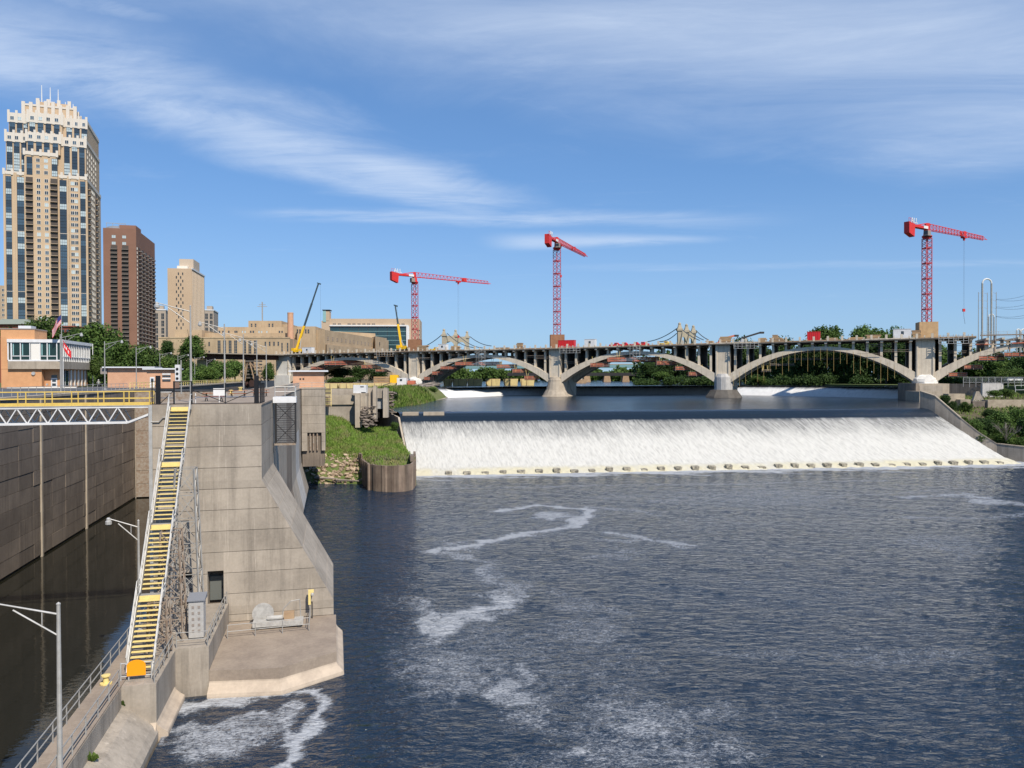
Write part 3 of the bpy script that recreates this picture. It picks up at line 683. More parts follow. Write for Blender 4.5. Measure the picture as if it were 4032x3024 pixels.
rings = [(0.95, 0.0), (0.85, 0.02), (0.66, 0.14), (0.45, 0.36), (0.28, 0.52), (0.1, 0.56), (-1.5, 0.56)]
vs = []; fs = []
for z, o in rings:
    for p, n_ in zip(ce, nor): q = p + n_*o; vs.append((q.x, q.y, z))
for k in range(len(rings)-1):
    for i in range(3): fs.append((k*4+i, k*4+i+1, (k+1)*4+i+1, (k+1)*4+i))
mb.add(vs, fs); mb.build('cove', M['cove'], ap, smooth=False)
mb = MB(); ce2 = [p - n_*0.01 for p, n_ in zip(ce, nor)]
mb.prism([(p.x, p.y) for p in ce2] + [(pl[4].x, pl[4].y)], -2, 0.94); mb.build('foundation', M['concrete'], ap)

# --- grass bank, riprap, sheet piles
def bank(u, v):
    p00, p10, p01, p11 = G(1195, 1890, 0.8), G(1640, 1862, 2.5), P(1185, 1640, 180), P(1548, 1660, 184)
    x = (p00.x*(1-u)+p10.x*u)*(1-v) + (p01.x*(1-u)+p11.x*u)*v; y = (p00.y*(1-u)+p10.y*u)*(1-v) + (p01.y*(1-u)+p11.y*u)*v
    zl = np.interp(v, [0, .04, .22, .35, 1], [-1.0, 0.2, 4.3, 6.0, 13.3]); zr = np.interp(v, [0, .05, .14, .35, .8, 1], [-1.0, 4.8, 5.0, 5.8, 8.4, 9.3])
    w_ = 1/(1+np.exp(-(u-0.52)*26)); z = zl*(1-w_) + zr*w_ + 0.22*nz(x, y, 0.8, 11) + 0.08*nz(x, y, 2.5, 12)
    return x, y, z
bk = grid_obj('grass_bank', 60, 60, bank, M['grass_ground']); tag(bk, kind='structure')
def scatter_grass(name, n, fn, mat, hmin, hmax, w, seed, mask=None):
    g = np.random.default_rng(seed); u = g.random(n); v = g.random(n)
    if mask is not None:
        k = mask(u, v, g); u, v = u[k], v[k]
    n = len(u); x, y, z = fn(u, v); hgt = g.uniform(hmin, hmax, n); an = g.uniform(0, math.pi, n); wd = w*g.uniform(0.6, 1.4, n)
    lx, ly = g.normal(0, 0.35, n)*hgt, g.normal(0, 0.35, n)*hgt
    co = np.empty((n, 3, 3)); co[:, 0] = np.stack([x-np.cos(an)*wd, y-np.sin(an)*wd, z-0.05], -1); co[:, 1] = np.stack([x+np.cos(an)*wd, y+np.sin(an)*wd, z-0.05], -1)
    co[:, 2] = np.stack([x+lx, y+ly, z+hgt], -1)
    me = bpy.data.meshes.new(name); me.from_pydata(co.reshape(-1, 3).tolist(), [], np.arange(3*n).reshape(-1, 3).tolist()); me.materials.append(mat)
    ob = bpy.data.objects.new(name, me); col.objects.link(ob); return tag(ob, kind='stuff')
tag(scatter_grass('bank_grass', 26000, bank, M['grass_blade'], 0.25, 0.75, 0.13, 5, lambda u, v, g: (v+g.normal(0, .02, len(v)) > np.where(u < 0.5, 0.25, 0.05))), 'green grass covering the sloping bank beside the falls', 'grass')
tag(scatter_grass('dry_bank_grass', 15000, bank, M['dry_grass'], 0.3, 0.8, 0.10, 6, lambda u, v, g: (((u > 0.5) & (v < 0.17) & (v > 0.035)) | ((nz(u*30, v*30, 1.0, 2) > 0.45) & (v > .25) & (g.random(len(v)) < .5)))), 'dry straw grass along the sheet pile edge and bank', 'grass')
rip = thing('riprap_slope', 'slope of loose tan stones at the water below the grass bank', 'riprap', G(1300, 1880, 0.5))
rock_me = []
for k in range(5):
    bm = bmesh.new(); bmesh.ops.create_icosphere(bm, subdivisions=1, radius=1)
    for v_ in bm.verts: v_.co *= random.uniform(0.75, 1.2); v_.co.z *= 0.7
    me = bpy.data.meshes.new('stone'); bm.to_mesh(me); bm.free(); me.materials.append(M['rock']); rock_me.append(me)
for k in range(290):
    u = np.array([random.uniform(0.0, 0.54)]); v = np.array([random.uniform(0.02, 0.30)])
    if v[0] > 0.24 and random.random() < 0.5: continue
    x, y, z = bank(u, v); s_ = random.choice((0.22, 0.3, 0.4, 0.5))*random.uniform(0.8, 1.3)
    piece('stone', random.choice(rock_me), (x[0], y[0], z[0]+s_*0.15), rip, 0, (s_*1.3, s_, s_), rot=(random.uniform(-.4, .4), random.uniform(-.4, .4), random.uniform(0, 6)))
for k, (x0, x1, yy) in enumerate(((1240, 1330, 1881), (1325, 1412, 1890))):
    q = MB(); q.tube(G(x0, yy, 1.1), G(x1, yy+4, 1.1), 0.28, 0.14, 7)
    tag(q.build('driftwood_log', M['driftwood']), 'bleached driftwood log lying on the riprap, %s one' % ('left' if k == 0 else 'right'), 'log', 'logs on the riprap')
sp = thing('sheet_pile_wall', 'rusty brown curved sheet pile wall at the foot of the falls', 'retaining wall', G(1540, 1930, 0))
arc = [G(1412, 1893, 0), G(1425, 1905, 0), G(1440, 1919, 0), G(1450, 1929, 0), G(1490, 1936, 0), G(1540, 1939, 0), G(1590, 1936, 0), G(1622, 1929, 0), G(1634, 1915, 0), G(1636, 1893, 0), G(1634, 1870, 0)]
acc = [0]
for a, b in zip(arc[:-1], arc[1:]): acc.append(acc[-1]+(b-a).length)
def along(s):
    for i in range(len(arc)-1):
        if s <= acc[i+1] or i == len(arc)-2: return arc[i].lerp(arc[i+1], (s-acc[i])/(acc[i+1]-acc[i])), (arc[i+1]-arc[i]).normalized()
npile = 40
for k in range(npile):
    p, t_ = along((k+0.5)*acc[-1]/npile); n_ = V((t_.y, -t_.x, 0)); w_ = acc[-1]/npile; oo = 0.16 if k % 2 else -0.04
    q = MB(); a = p - t_*w_*0.5; b = p + t_*w_*0.5
    c0, c1, c2, c3 = a, a + t_*w_*0.2 + n_*oo, b - t_*w_*0.2 + n_*oo, b
    in_ = -n_*0.35
    poly = [c0, c1, c2, c3, c3+in_, c0+in_]
    top = 5.0 + (0.25 if k > npile-7 else 0) + (0.9 if k < 3 else 0)
    q.prism([(v_.x, v_.y) for v_ in poly], -2, top); q.build('pile', M['sheet_steel'], sp)
q = MB(); q.bb(-0.4, 0.4, -0.4, 3.5, 4.9, 6.0, Frame(arc[-3]+V((-0.6, 0.6, 0)), 0.2)); q.build('cap_block', M['concrete_dark'], sp)

# --- left training wall of the spillway
tw = thing('spillway_left_wall', 'tan concrete training wall between the grass bank and the falls', 'wall', P(1570, 1645, 184))
top = [P(1477, 1598, 199), P(1567, 1643, 186), P(1589, 1752, 176.5), P(1618, 1812, 172), P(1634, 1850, 169)]
for a, b in zip(top[:-1], top[1:]):
    d = (b-a); n_ = V((-d.y, d.x, 0)).normalized()*0.45
    q = MB(); q.hexa([V((a.x, a.y, -1)), V((b.x, b.y, -1)), V((b.x+n_.x, b.y+n_.y, -1)), V((a.x+n_.x, a.y+n_.y, -1)), a, b, b+n_, a+n_]); q.build('wall_section', M['concrete_pale'], tw)

# ================================================================== LOCK FURNITURE
def rail_run(parent, pts, h, mat, r=0.03, step=2.0, rails=(1.0, 0.52), toe=None, name='rail', post='post', square=False):
    """railing along a list of points at floor level: every post a part, every rail a part"""
    for a, b in zip(pts[:-1], pts[1:]):
        n = max(1, round((b-a).length/step))
        for i in range(n+1):
            if i == 0 and a is not pts[0]: continue
            p = a.lerp(b, i/n); q = MB()
            (q.bar if square else q.tube)(p, p+V((0, 0, h)), r*1.15*(2 if square else 1)); q.build(post, mat, parent)
        for k in rails:
            q = MB(); (q.bar if square else q.tube)(a+V((0, 0, h*k)), b+V((0, 0, h*k)), r*(2 if square else 1)); q.build(name, mat, parent)
        if toe:
            q = MB(); q.bar(a+V((0, 0, toe/2)), b+V((0, 0, toe/2)), 0.02, toe); q.build('kick_plate', mat, parent)

# --- steep stair
ST = thing('access_stair', 'long steep grey stair with yellow treads climbing the monolith', 'stair', L(51.7, -11.9, 3.3))
SB = -11.9; SW = 0.66
s0 = (51.9, 3.35); s1 = (66.25, 19.55)
flights = 4; lands = []
tread = MB(); tread.bb(-SW, SW, -0.13, 0.13, -0.03, 0.02); tread_me = tread.mesh('tread', M['pale_yellow'])
pan = MB(); pan.bb(-SW, SW, -0.30, 0.30, -0.05, 0.0); pan_me = pan.mesh('landing', M['steel_grey'])
nosing = MB(); nosing.bb(-SW, SW, -0.32, -0.28, -0.38, 0.01); nos_me = nosing.mesh('landing_fascia', M['pale_yellow'])
for f in range(flights):
    fa = s0[0] + (s1[0]-s0[0])*f/4; fz = s0[1] + (s1[1]-s0[1])*f/4
    ea = s0[0] + (s1[0]-s0[0])*(f+1)/4; ez = s0[1] + (s1[1]-s0[1])*(f+1)/4
    n = 15; ea0 = ea - 0.66
    for i in range(1, n):
        t = i/n; piece('tread', tread_me, L(fa + (ea0-fa)*t, SB, fz + (ez-fz)*t), ST, LOCKROT)
    piece('landing', pan_me, L(ea0+0.33, SB, ez), ST, LOCKROT); piece('landing_fascia', nos_me, L(ea0+0.33, SB, ez), ST, LOCKROT)
    for sd in (-1, 1):
        b_ = SB + sd*(SW+0.08)
        q = MB(); q.bar(L(fa-0.1, b_, fz-0.05), L(ea0, b_, ez-0.05), 0.07, 0.34); q.build('stringer', M['galvanised'], ST)
        q = MB(); q.bar(L(ea0, b_, ez-0.05), L(ea, b_, ez-0.05), 0.07, 0.34); q.build('stringer', M['galvanised'], ST)
        for hh in (0.55, 1.0):
            q = MB(); b2 = b_ + sd*0.06
            q.tube(L(fa, b2, fz+hh), L(ea0, b2, ez+hh), 0.035); q.tube(L(ea0, b2, ez+hh), L(ea, b2, ez+hh), 0.035); q.build('handrail', M['galvanised'], ST)
        for t in (0.02, 0.25, 0.5, 0.75, 0.98):
            q = MB(); q.tube(L(fa+(ea0-fa)*t, b_+sd*0.06, fz+(ez-fz)*t-0.1), L(fa+(ea0-fa)*t, b_+sd*0.06, fz+(ez-fz)*t+1.0), 0.03); q.build('baluster', M['galvanised'], ST)
    lands.append((ea0, ez))
# foot barrier with the orange round-topped sign
q = thing('stair_barrier', 'small grey rail barrier across the foot of the stair', 'barrier', L(50.9, -11.9, 3.3))
for hh in (0.25, 1.05):
    z_ = MB(); z_.tube(L(50.9, -12.75, 3.3+hh), L(50.9, -11.0, 3.3+hh), 0.04); z_.build('rail', M['galvanised'], q)
for b_ in (-12.75, -12.3, -11.0):
    z_ = MB(); z_.tube(L(50.9, b_, 3.29), L(50.9, b_, 4.4), 0.045); z_.build('post', M['galvanised'], q)
z_ = MB(); pts = [(-0.54, 0), (0.54, 0), (0.54, 0.62)] + [(0.54*math.cos(t), 0.62+0.36*math.sin(t)) for t in np.linspace(0.25, math.pi-0.25, 9)] + [(-0.54, 0.62)]
z_.extrude(None, [L(50.8, -11.85+x, 3.58+z) for x, z in pts], [L(50.83, -11.85+x, 3.58+z) for x, z in pts])
tag(z_.build('warning_sign', M['orange_sign'], org=L(50.8, -11.85, 3.58)), 'orange round topped sign board fixed to the stair barrier', 'sign')

# --- lattice towers under the stair
def lattice_tower(label, a0, b0, w0, w1, z0, z1, n, mat):
    T = thing('lattice_tower', label, 'lattice tower', L(a0, b0, z0), 'lattice towers carrying the stair')
    def c(k, z):
        t = (z-z0)/(z1-z0); w = w0 + (w1-w0)*t; sx, sy = ((-1, -1), (1, -1), (1, 1), (-1, 1))[k % 4]; return L(a0+sx*w/2, b0+sy*w/2, z)
    for k in range(4):
        q = MB(); q.bar(c(k, z0), c(k, z1), 0.10); q.build('leg', M[mat], T)
    for i in range(n):
        za, zb = z0 + (z1-z0)*i/n, z0 + (z1-z0)*(i+1)/n; q = MB()
        for k in range(4):
            q.bar(c(k, zb), c(k+1, zb), 0.055); q.bar(c(k, za), c(k+1, zb), 0.045); q.bar(c(k+1, za), c(k, zb), 0.045)
        q.build('bracing', M[mat], T)
    return T
lattice_tower('tall grey lattice tower under the second stair landing', lands[2][0]-0.6, -10.75, 2.1, 1.3, 3.36, lands[2][1]-0.4, 6, 'steel_grey')
lattice_tower('rusty middle lattice tower under the stair beside the cabinet', lands[1][0]-0.2, -11.2, 1.7, 1.2, 3.36, lands[1][1]-0.4, 5, 'rust_steel')
lattice_tower('shortest lattice tower under the lowest stair landing', lands[0][0]+0.2, -11.4, 1.3, 1.1, 3.36, lands[0][1]-0.4, 3, 'rust_steel')

# --- cabinet
cb = thing('control_cabinet', 'tall grey metal control cabinet with sloping top and vent holes', 'cabinet', L(58, -9.4, 3.36))
q = MB(); q.bb(57.6, 58.6, -10.0, -9.0, 3.45, 6.05, LF); q.build('body', M['cabinet'], cb)
q = MB(); q.hexa([L(57.5, -10.1, 6.05), L(57.5, -8.9, 6.05), L(58.7, -8.9, 6.05), L(58.7, -10.1, 6.05), L(57.5, -10.1, 6.12), L(57.5, -8.9, 6.12), L(58.7, -8.9, 6.4), L(58.7, -10.1, 6.4)]); q.build('roof', M['roof_grey'], cb)
q = MB(); q.bb(57.65, 58.55, -9.95, -9.05, 3.3, 3.45, LF); q.build('plinth', M['dark_steel'], cb)
for r_ in range(5):
    for c_ in range(2):
        q = MB(); q.bb(57.575, 57.6, -9.78+c_*0.4, -9.62+c_*0.4, 3.85+r_*0.42, 4.03+r_*0.42, LF); q.build('vent', M['grey_slab'], cb)

# --- railings
g = thing('platform_railing', 'pale pipe railing around the raised cabinet platform', 'railing', L(56, -9, 3.35), 'pipe railings on the lower platforms')
rail_run(g, [L(55.95, -10.5, 3.35), L(55.95, -8.5, 3.35), L(65.9, -8.5, 3.35)], 1.05, M['steel_grey'], 0.03, 1.5)
g = thing('walkway_railing', 'grey pipe railing on the water side of the guide wall walkway', 'railing', L(30, -14, 3.3), 'pipe railings on the lower platforms')
rail_run(g, [L(16, -14.0, 3.3), L(66, -14.0, 3.3)], 1.05, M['steel_grey'], 0.035, 2.1)
g = thing('walkway_railing', 'grey pipe railing on the river side of the guide wall walkway', 'railing', L(30, -12.6, 3.3), 'pipe railings on the lower platforms')
rail_run(g, [L(16, -12.6, 3.3), L(49.9, -12.6, 3.3)], 1.05, M['steel_grey'], 0.035, 2.1)
g = thing('pad_railing', 'short sloping pipe railing on the stair pad edge', 'railing', L(52, -10.7, 3.3), 'pipe railings on the lower platforms')
rail_run(g, [L(50.2, -10.7, 3.28), L(55.7, -10.7, 3.28)], 1.05, M['steel_grey'], 0.03, 1.4)
g = thing('apron_railing', 'pale pipe railing round the white pump skid on the apron', 'railing', L(62, -4, 1.7), 'pipe railings on the lower platforms')
rail_run(g, [L(62.2, -8.0, 1.7), L(62.6, -1.9, 1.7), L(66, -1.9, 1.7)], 1.05, M['steel_grey'], 0.03, 2.3)
# --- pump skid
ps = thing('pump_skid', 'white machine skid with round white disc behind the apron railing', 'machine', L(64, -5, 1.7))
q = MB(); q.bb(63.6, 64.6, -6.3, -2.4, 1.95, 2.3, LF); q.build('skid', M['machine_white'], ps)
for b_ in (-6.0, -2.7):
    q = MB(); q.bb(63.7, 64.5, b_-0.15, b_+0.15, 1.69, 1.95, LF); q.build('foot', M['dark_steel'], ps)
q = MB(); c_ = L(64.9, -5.6, 2.65); dr = (L(1, 0, 0)-L(0, 0, 0)); q.tube(c_, c_+dr*0.12, 0.85, 0.85, 28); q.build('disc', M['machine_white'], ps)
q = MB(); q.bb(63.8, 64.4, -3.9, -3.1, 2.3, 2.9, LF); q.build('engine', M['timber'], ps)
q = MB(); q.tube(L(64.1, -5.2, 2.5), L(64.1, -4.0, 2.5), 0.18, n=10); q.build('cylinder', M['machine_white'], ps)
q = MB(); q.path([L(64.6, -4.1, 2.2), L(64.6, -4.0, 3.0), L(64.6, -3.4, 3.6), L(64.6, -2.7, 3.7), L(64.6, -2.6, 1.8)], 0.04); q.build('hoist_frame', M['steel_grey'], ps)
sg = thing('yellow_signal_box', 'small yellow signal box on a thin post by the monolith corner', 'signal', L(65.8, -1.9, 1.7))
q = MB(); q.tube(L(65.8, -1.75, 1.7), L(65.8, -1.75, 3.1), 0.05); q.build('post', M['dark_steel'], sg)
q = MB(); q.bb(65.6, 65.9, -2.05, -1.85, 2.9, 4.1, LF); q.bb(65.6, 65.9, -1.85, -1.6, 3.9, 4.1, LF); q.build('bracket', M['pale_yellow'], sg)
q = MB(); q.lathe([(0.01, -0.14), (0.14, -0.06), (0.14, 0.06), (0.01, 0.14)], L(65.6, -1.72, 3.75), 10); q.build('lamp', M['galvanised'], sg)
# --- mooring bitts and lamp posts
def bitt(a, b, z, label):
    T = thing('mooring_bitt', label, 'bitt', L(a, b, z), 'mooring bitts on the walkway')
    q = MB(); q.lathe([(0.16, 0.08), (0.15, 0.4), (0.26, 0.48), (0.26, 0.55), (0.05, 0.58)], L(a, b, z), 12); q.build('post', M['pale_yellow'], T)
    q = MB(); q.lathe([(0.34, 0), (0.34, 0.08)], L(a, b, z), 12); q.build('base', M['pale_yellow'], T)
bitt(50.6, -13.5, 3.31, 'yellow mooring bitt beside the foot of the stair'); bitt(38.3, -13.45, 3.31, 'yellow mooring bitt near the tall foreground lamp post')
def lamp_post(a, b, z, h, arm, side, label, r=0.12, mat='galvanised', dirv=None, group='lamp posts on the lock walls', base=True):
    T = thing('lamp_post', label, 'lamp post', L(a, b, z), group); p = L(a, b, z); top = p + V((0, 0, h)); dv = (L(0, 1, 0)-L(0, 0, 0))*side if dirv is None else dirv
    q = MB(); q.tube(p, top, r, r*0.62, 10); q.lathe([(r*0.75, 0), (r*0.75, 0.05), (0.01, 0.12)], top, 10); q.build('pole', M[mat], T)
    if base:
        q = MB(); q.lathe([(r*2.2, 0), (r*2.2, 0.12), (r*1.3, 0.2)], p, 10); q.build('base', M[mat], T)
    q = MB(); e = top + dv*arm + V((0, 0, 0.28)); q.tube(top+V((0, 0, -0.45)), e, 0.05, 0.035); q.tube(top+V((0, 0, -1.45)), top+dv*arm*0.68+V((0, 0, -0.12)), 0.04)
    q.tube(top+dv*arm*0.25+V((0, 0, -0.28)), top+dv*arm*0.25+V((0, 0, -0.98)), 0.025); q.build('arm', M[mat], T)
    q = MB(); q.lathe([(0.08, 0.06), (0.14, 0.0), (0.14, -0.14), (0.22, -0.2), (0.22, -0.42), (0.08, -0.52)], e, 12); q.build('luminaire', M['galvanised'], T, smooth=False)
    return T
lamp_post(38.9, -12.35, 3.0, 8.5, 2.75, -1, 'large grey lamp post in the foreground beside the railed walkway', r=0.13, group='lamp posts on the lower guide wall')
lamp_post(60.6, -13.9, 3.3, 8.1, 2.0, -1, 'grey lamp post half hidden behind the left side of the stair', r=0.11, group='lamp posts on the lower guide wall')
names_ = ['tallest looking lamp post rising behind the black gate fence', 'second lamp post back along the river wall deck', 'third lamp post back along the river wall deck', 'fourth lamp post back along the river wall deck', 'fifth lamp post back along the river wall deck, near the white bridge pier']
for d, pxx, nm in zip((66.5, 90, 112, 130, 148), (752, 885, 959, 1012, 1049), names_):
    q = ray(pxx, 1500); X = q.x/q.y*d; a = UX*X + UY*d; b = UY*X - UX*d; lamp_post(a, b, 19.7, 8.4, 2.7, -1, nm, r=0.11, mat='steel_grey')
names_ = ['lamp post in front of the control house window', 'lamp post just right of the control house', 'lamp post behind the low brick shed', 'lamp post left of the traffic signal', 'lamp post behind the traffic signal', 'lamp post right of the traffic signal', 'thin lamp post in front of the dark girder approach, leftmost there', 'thin lamp post in front of the trees under the girder approach', 'farthest thin lamp post before the trees under the girder approach']
for d, pxx, nm in zip((111, 134, 159, 201, 220, 244, 277, 305, 339), (239, 413, 537, 630, 701, 767, 815, 854, 916), names_):
    q = ray(pxx, 1500); X = q.x/q.y*d; a = UX*X + UY*d; b = UY*X - UX*d; lamp_post(a, b, 19.7, 8.4, 2.8, 1, nm, r=0.11, mat='steel_grey')

# --- truss footbridge over the chamber
fb = thing('truss_footbridge', 'white truss footbridge with yellow railings across the lock chamber', 'footbridge', L(67, -24, 18))
b0, b1 = -35.2, -14.45
for a_ in (66.6, 68.1):
    q = MB(); q.bar(L(a_, b0, 19.55), L(a_, b1, 19.55), 0.14, 0.12); q.build('top_chord', M['white'], fb)
    q = MB(); q.bar(L(a_, b0, 18.32), L(a_, b1-1.55, 18.32), 0.16, 0.18); q.build('bottom_chord', M['white'], fb)
    q = MB(); q.bar(L(a_, b1-1.55, 18.32), L(a_, b1+0.02, 18.95), 0.14, 0.16); q.build('end_strut', M['white'], fb)
    x = b1-1.55; k = 0
    while x > b0+0.7:
        for (xa, za, xb, zb) in ((x, 18.32, x-0.72, 19.55), (x-0.72, 19.55, x-1.44, 18.32)):
            q = MB(); q.bar(L(a_, xa, za), L(a_, xb, zb), 0.08); q.build('diagonal', M['white'], fb)
        x -= 1.44; k += 1
q = MB(); q.bb(66.5, 68.2, b0, b1+0.1, 19.62, 19.7, LF); q.build('deck', M['steel_grey'], fb)
yr = thing('footbridge_railing', 'bright yellow railing on the near side of the truss footbridge', 'railing', L(66.6, -20, 19.7), 'yellow railings on the footbridge')
rail_run(yr, [L(66.55, b0, 19.7), L(66.55, b1+0.1, 19.7)], 1.1, M['yellow_paint'], 0.028, 1.9, (1.0, 0.5), 0.2, square=True)
yr = thing('footbridge_railing', 'yellow railing on the far side of the truss footbridge', 'railing', L(68.2, -20, 19.7), 'yellow railings on the footbridge')
rail_run(yr, [L(68.15, b0, 19.7), L(68.15, b1+0.1, 19.7)], 1.1, M['yellow_paint'], 0.028, 1.9, (1.0, 0.5), 0.2, square=True)

# --- black gate fence on the monolith
gf = thing('gate_fence', 'black steel gate fence along the front edge of the monolith top', 'fence', L(66.7, -10, 19.7))
def bk(p, q_, w=0.06): z = MB(); z.bar(p, q_, w); return z
fa = 66.75; Z = 19.72
for b_, h_, w_ in ((-14.2, 1.95, 0.07), (-13.75, 2.35, 0.28), (-11.2, 1.9, 0.10), (-12.55, 1.9, 0.10), (-6.15, 2.35, 0.30), (-8.6, 1.75, 0.06), (-5.85, 1.9, 0.07)):
    bk(L(fa, b_, Z), L(fa, b_, Z+h_), w_).build('post', M['black'], gf)
for (p, q_, w_) in ((L(fa, -14.2, Z+0.05), L(fa, -5.85, Z+0.05), 0.06), (L(fa, -11.2, Z+1.2), L(fa, -6.15, Z+1.2), 0.06), (L(fa, -13.7, Z+1.15), L(fa, -12.55, Z+1.15), 0.06), (L(fa, -12.55, Z+1.85), L(fa, -11.2, Z+1.85), 0.07), (L(fa, -14.2, Z+1.9), L(fa, -13.75, Z+1.9), 0.05),
                    (L(fa, -11.1, Z+1.15), L(fa, -8.6, Z+0.1), 0.055), (L(fa, -8.6, Z+0.1), L(fa, -6.2, Z+1.15), 0.055), (L(fa, -13.6, Z+0.1), L(fa, -12.6, Z+1.1), 0.055)):
    bk(p, q_, w_).build('rail', M['black'], gf)
for i in range(7):
    bk(L(fa+0.1+i*0.6, -5.83, Z), L(fa+0.1+i*0.6, -5.83, Z+1.7), 0.035).build('picket', M['black'], gf)
for z_ in (0.1, 0.8, 1.7): bk(L(fa, -5.83, Z+z_), L(fa+3.9, -5.83, Z+z_), 0.05).build('rail', M['black'], gf)
gr = thing('deck_railing', 'pale pipe railing just behind the black gate fence', 'railing', L(67.5, -10, 19.7))
rail_run(gr, [L(67.3, -14.0, 19.72), L(67.3, -12.6, 19.72)], 1.0, M['white'], 0.03, 1.2); rail_run(gr, [L(67.3, -11.0, 19.72), L(67.3, -6.3, 19.72)], 0.9, M['white'], 0.03, 2.4, (0.62,))
# --- hanging landing and cage on the river side
hc = thing('hanging_cage', 'black steel stair cage hanging from the river side of the lock wall', 'stair cage', L(79, -4.6, 15.5))
ca, cb0, cb1 = 78.6, -5.5, -3.6; zt, zb = 19.35, 15.4
for z_ in np.linspace(zb, zt, 19):
    q = MB(); q.bar(L(ca, cb0, z_), L(ca, cb1, z_), 0.06, 0.05); q.build('rung', M['dark_steel'], hc)
zm = (zt+zb)/2
for (p, q_) in ((L(ca-.03, cb0, zb), L(ca-.03, cb1, zm)), (L(ca-.03, cb1, zb), L(ca-.03, cb0, zm)), (L(ca-.03, cb0, zm), L(ca-.03, cb1, zt)), (L(ca-.03, cb1, zm), L(ca-.03, cb0, zt))):
    bk(p, q_, 0.07).build('brace', M['dark_steel'], hc)
for a_ in (ca, ca+1.2):
    for b_ in (cb0, cb1): bk(L(a_, b_, zb-0.1), L(a_, b_, zt), 0.1).build('upright', M['dark_steel'], hc)
q = MB(); q.bb(ca-0.05, ca+1.3, cb0-0.1, cb1+0.05, zb-0.25, zb-0.05, LF); q.build('floor', M['rust_steel'], hc)
hl = thing('hanging_landing', 'white steel landing with railings on top of the black stair cage', 'landing', L(79, -4.6, 19.4))
q = MB(); q.bb(ca-0.15, ca+1.8, -5.7, -3.5, 19.36, 19.95, LF); q.build('floor', M['white'], hl)
rail_run(hl, [L(ca-0.1, -5.5, 19.95), L(ca-0.1, -3.6, 19.95), L(ca+1.7, -3.6, 19.95)], 1.0, M['galvanised'], 0.035, 0.95)
# --- things on the deck
def picnic(a, b, label):
    T = thing('picnic_table', label, 'picnic table', L(a, b, 19.72), 'brown picnic tables on the deck'); F2 = lambda x, y, z: L(a+x, b+y, 19.72+z)
    for k in range(4):
        q = MB(); q.bb(-0.38+k*0.195, -0.2+k*0.195, -0.95, 0.95, 0.72, 0.76, F2); q.build('plank', M['bench_wood'], T)
    for s_ in (-0.75, 0.75):
        q = MB(); q.bb(s_-0.13, s_+0.13, -0.95, 0.95, 0.42, 0.46, F2); q.build('seat', M['bench_wood'], T)
    for y_ in (-0.65, 0.65):
        q = MB(); q.bar(F2(-0.7, y_, 0), F2(0.25, y_, 0.72), 0.06); q.bar(F2(0.7, y_, 0), F2(-0.25, y_, 0.72), 0.06); q.bar(F2(-0.85, y_, 0.4), F2(0.85, y_, 0.4), 0.06); q.build('leg_frame', M['black'], T)
picnic(74.5, -10.6, 'nearest brown picnic table with black legs, behind the gate diagonal'); picnic(86, -9.8, 'middle brown picnic table on the lock deck'); picnic(90, -7.9, 'brown picnic table on the right, near the hanging landing')
ns = thing('notice_board', 'white notice board on a post behind the gate fence', 'sign', L(71, -10.3, 19.72))
q = MB(); q.tube(L(71, -9.65, 19.72), L(71, -9.65, 20.3), 0.05); q.build('post', M['white'], ns)
q = MB(); q.bb(70.97, 71.03, -10.15, -9.2, 20.3, 20.95, LF); q.build('panel', M['white'], ns)
for k, (pxx, pyy, d) in enumerate(((795, 1540, 118), (835, 1540, 120), (910, 1555, 96))):
    p = P(pxx, pyy, d); a = UX*p.x + UY*p.y; b = min(max(UY*p.x - UX*p.y, -14.1), -6.2); bitt(a, b, 19.72, ['leftmost small yellow bitt on the upper lock deck', 'middle small yellow bitt on the upper lock deck', 'right small yellow bitt on the upper lock deck'][k])
for nm, a_, b_ in (('yellow railing along the far edge of the lock forebay', 165, -35.6),):
    yr = thing('forebay_railing', nm, 'railing', L(a_, b_, 19.75)); rail_run(yr, [L(150, -35.6, 19.75), L(320, -35.6, 19.75)], 1.1, M['pale_yellow'], 0.05, 3.0)
yr = thing('land_wall_railing', 'grey pipe railing along the top of the dark land wall', 'railing', L(100, -35.6, 19.75)); rail_run(yr, [L(60, -35.6, 19.75), L(148, -35.6, 19.75)], 1.05, M['steel_grey'], 0.03, 2.5)
yr = thing('kiosk_railing', 'thin pipe railing in front of the brick kiosk', 'railing', L(146, -5, 19.75)); rail_run(yr, [L(110, -6.0, 19.72), L(147.6, -6.0, 19.72), L(147.7, -1.4, 19.75)], 1.05, M['steel_grey'], 0.03, 2.0)

# --- brick kiosk on the gate pier
def brick_hut(name, label, F, w, dp, z0, h, over, roofmat='roof_pale', mat='brick_pink', cat='building'):
    T = thing(name, label, cat, F(0, 0, z0)); q = MB(); q.bb(0, w, 0, dp, z0, z0+h, F); q.build('wall', M[mat], T)
    q = MB(); q.bb(-over, w+over, -over, dp+over, z0+h, z0+h+0.28, F); q.build('roof', M[roofmat], T); return T
kf = Frame(L(149.2, -7.2, 0), LOCKROT)
k_ = brick_hut('brick_kiosk', 'small flat roofed pinkish brick kiosk on the concrete gate pier', kf, 5.7, 5.5, 19.75, 3.05, 0.75)
for x_ in (1.2, 1.75):
    q = MB(); q.bb(x_, x_+0.3, -0.05, -0.003, 21.3, 21.6, kf); q.build('vent', M['dark_steel'], k_)
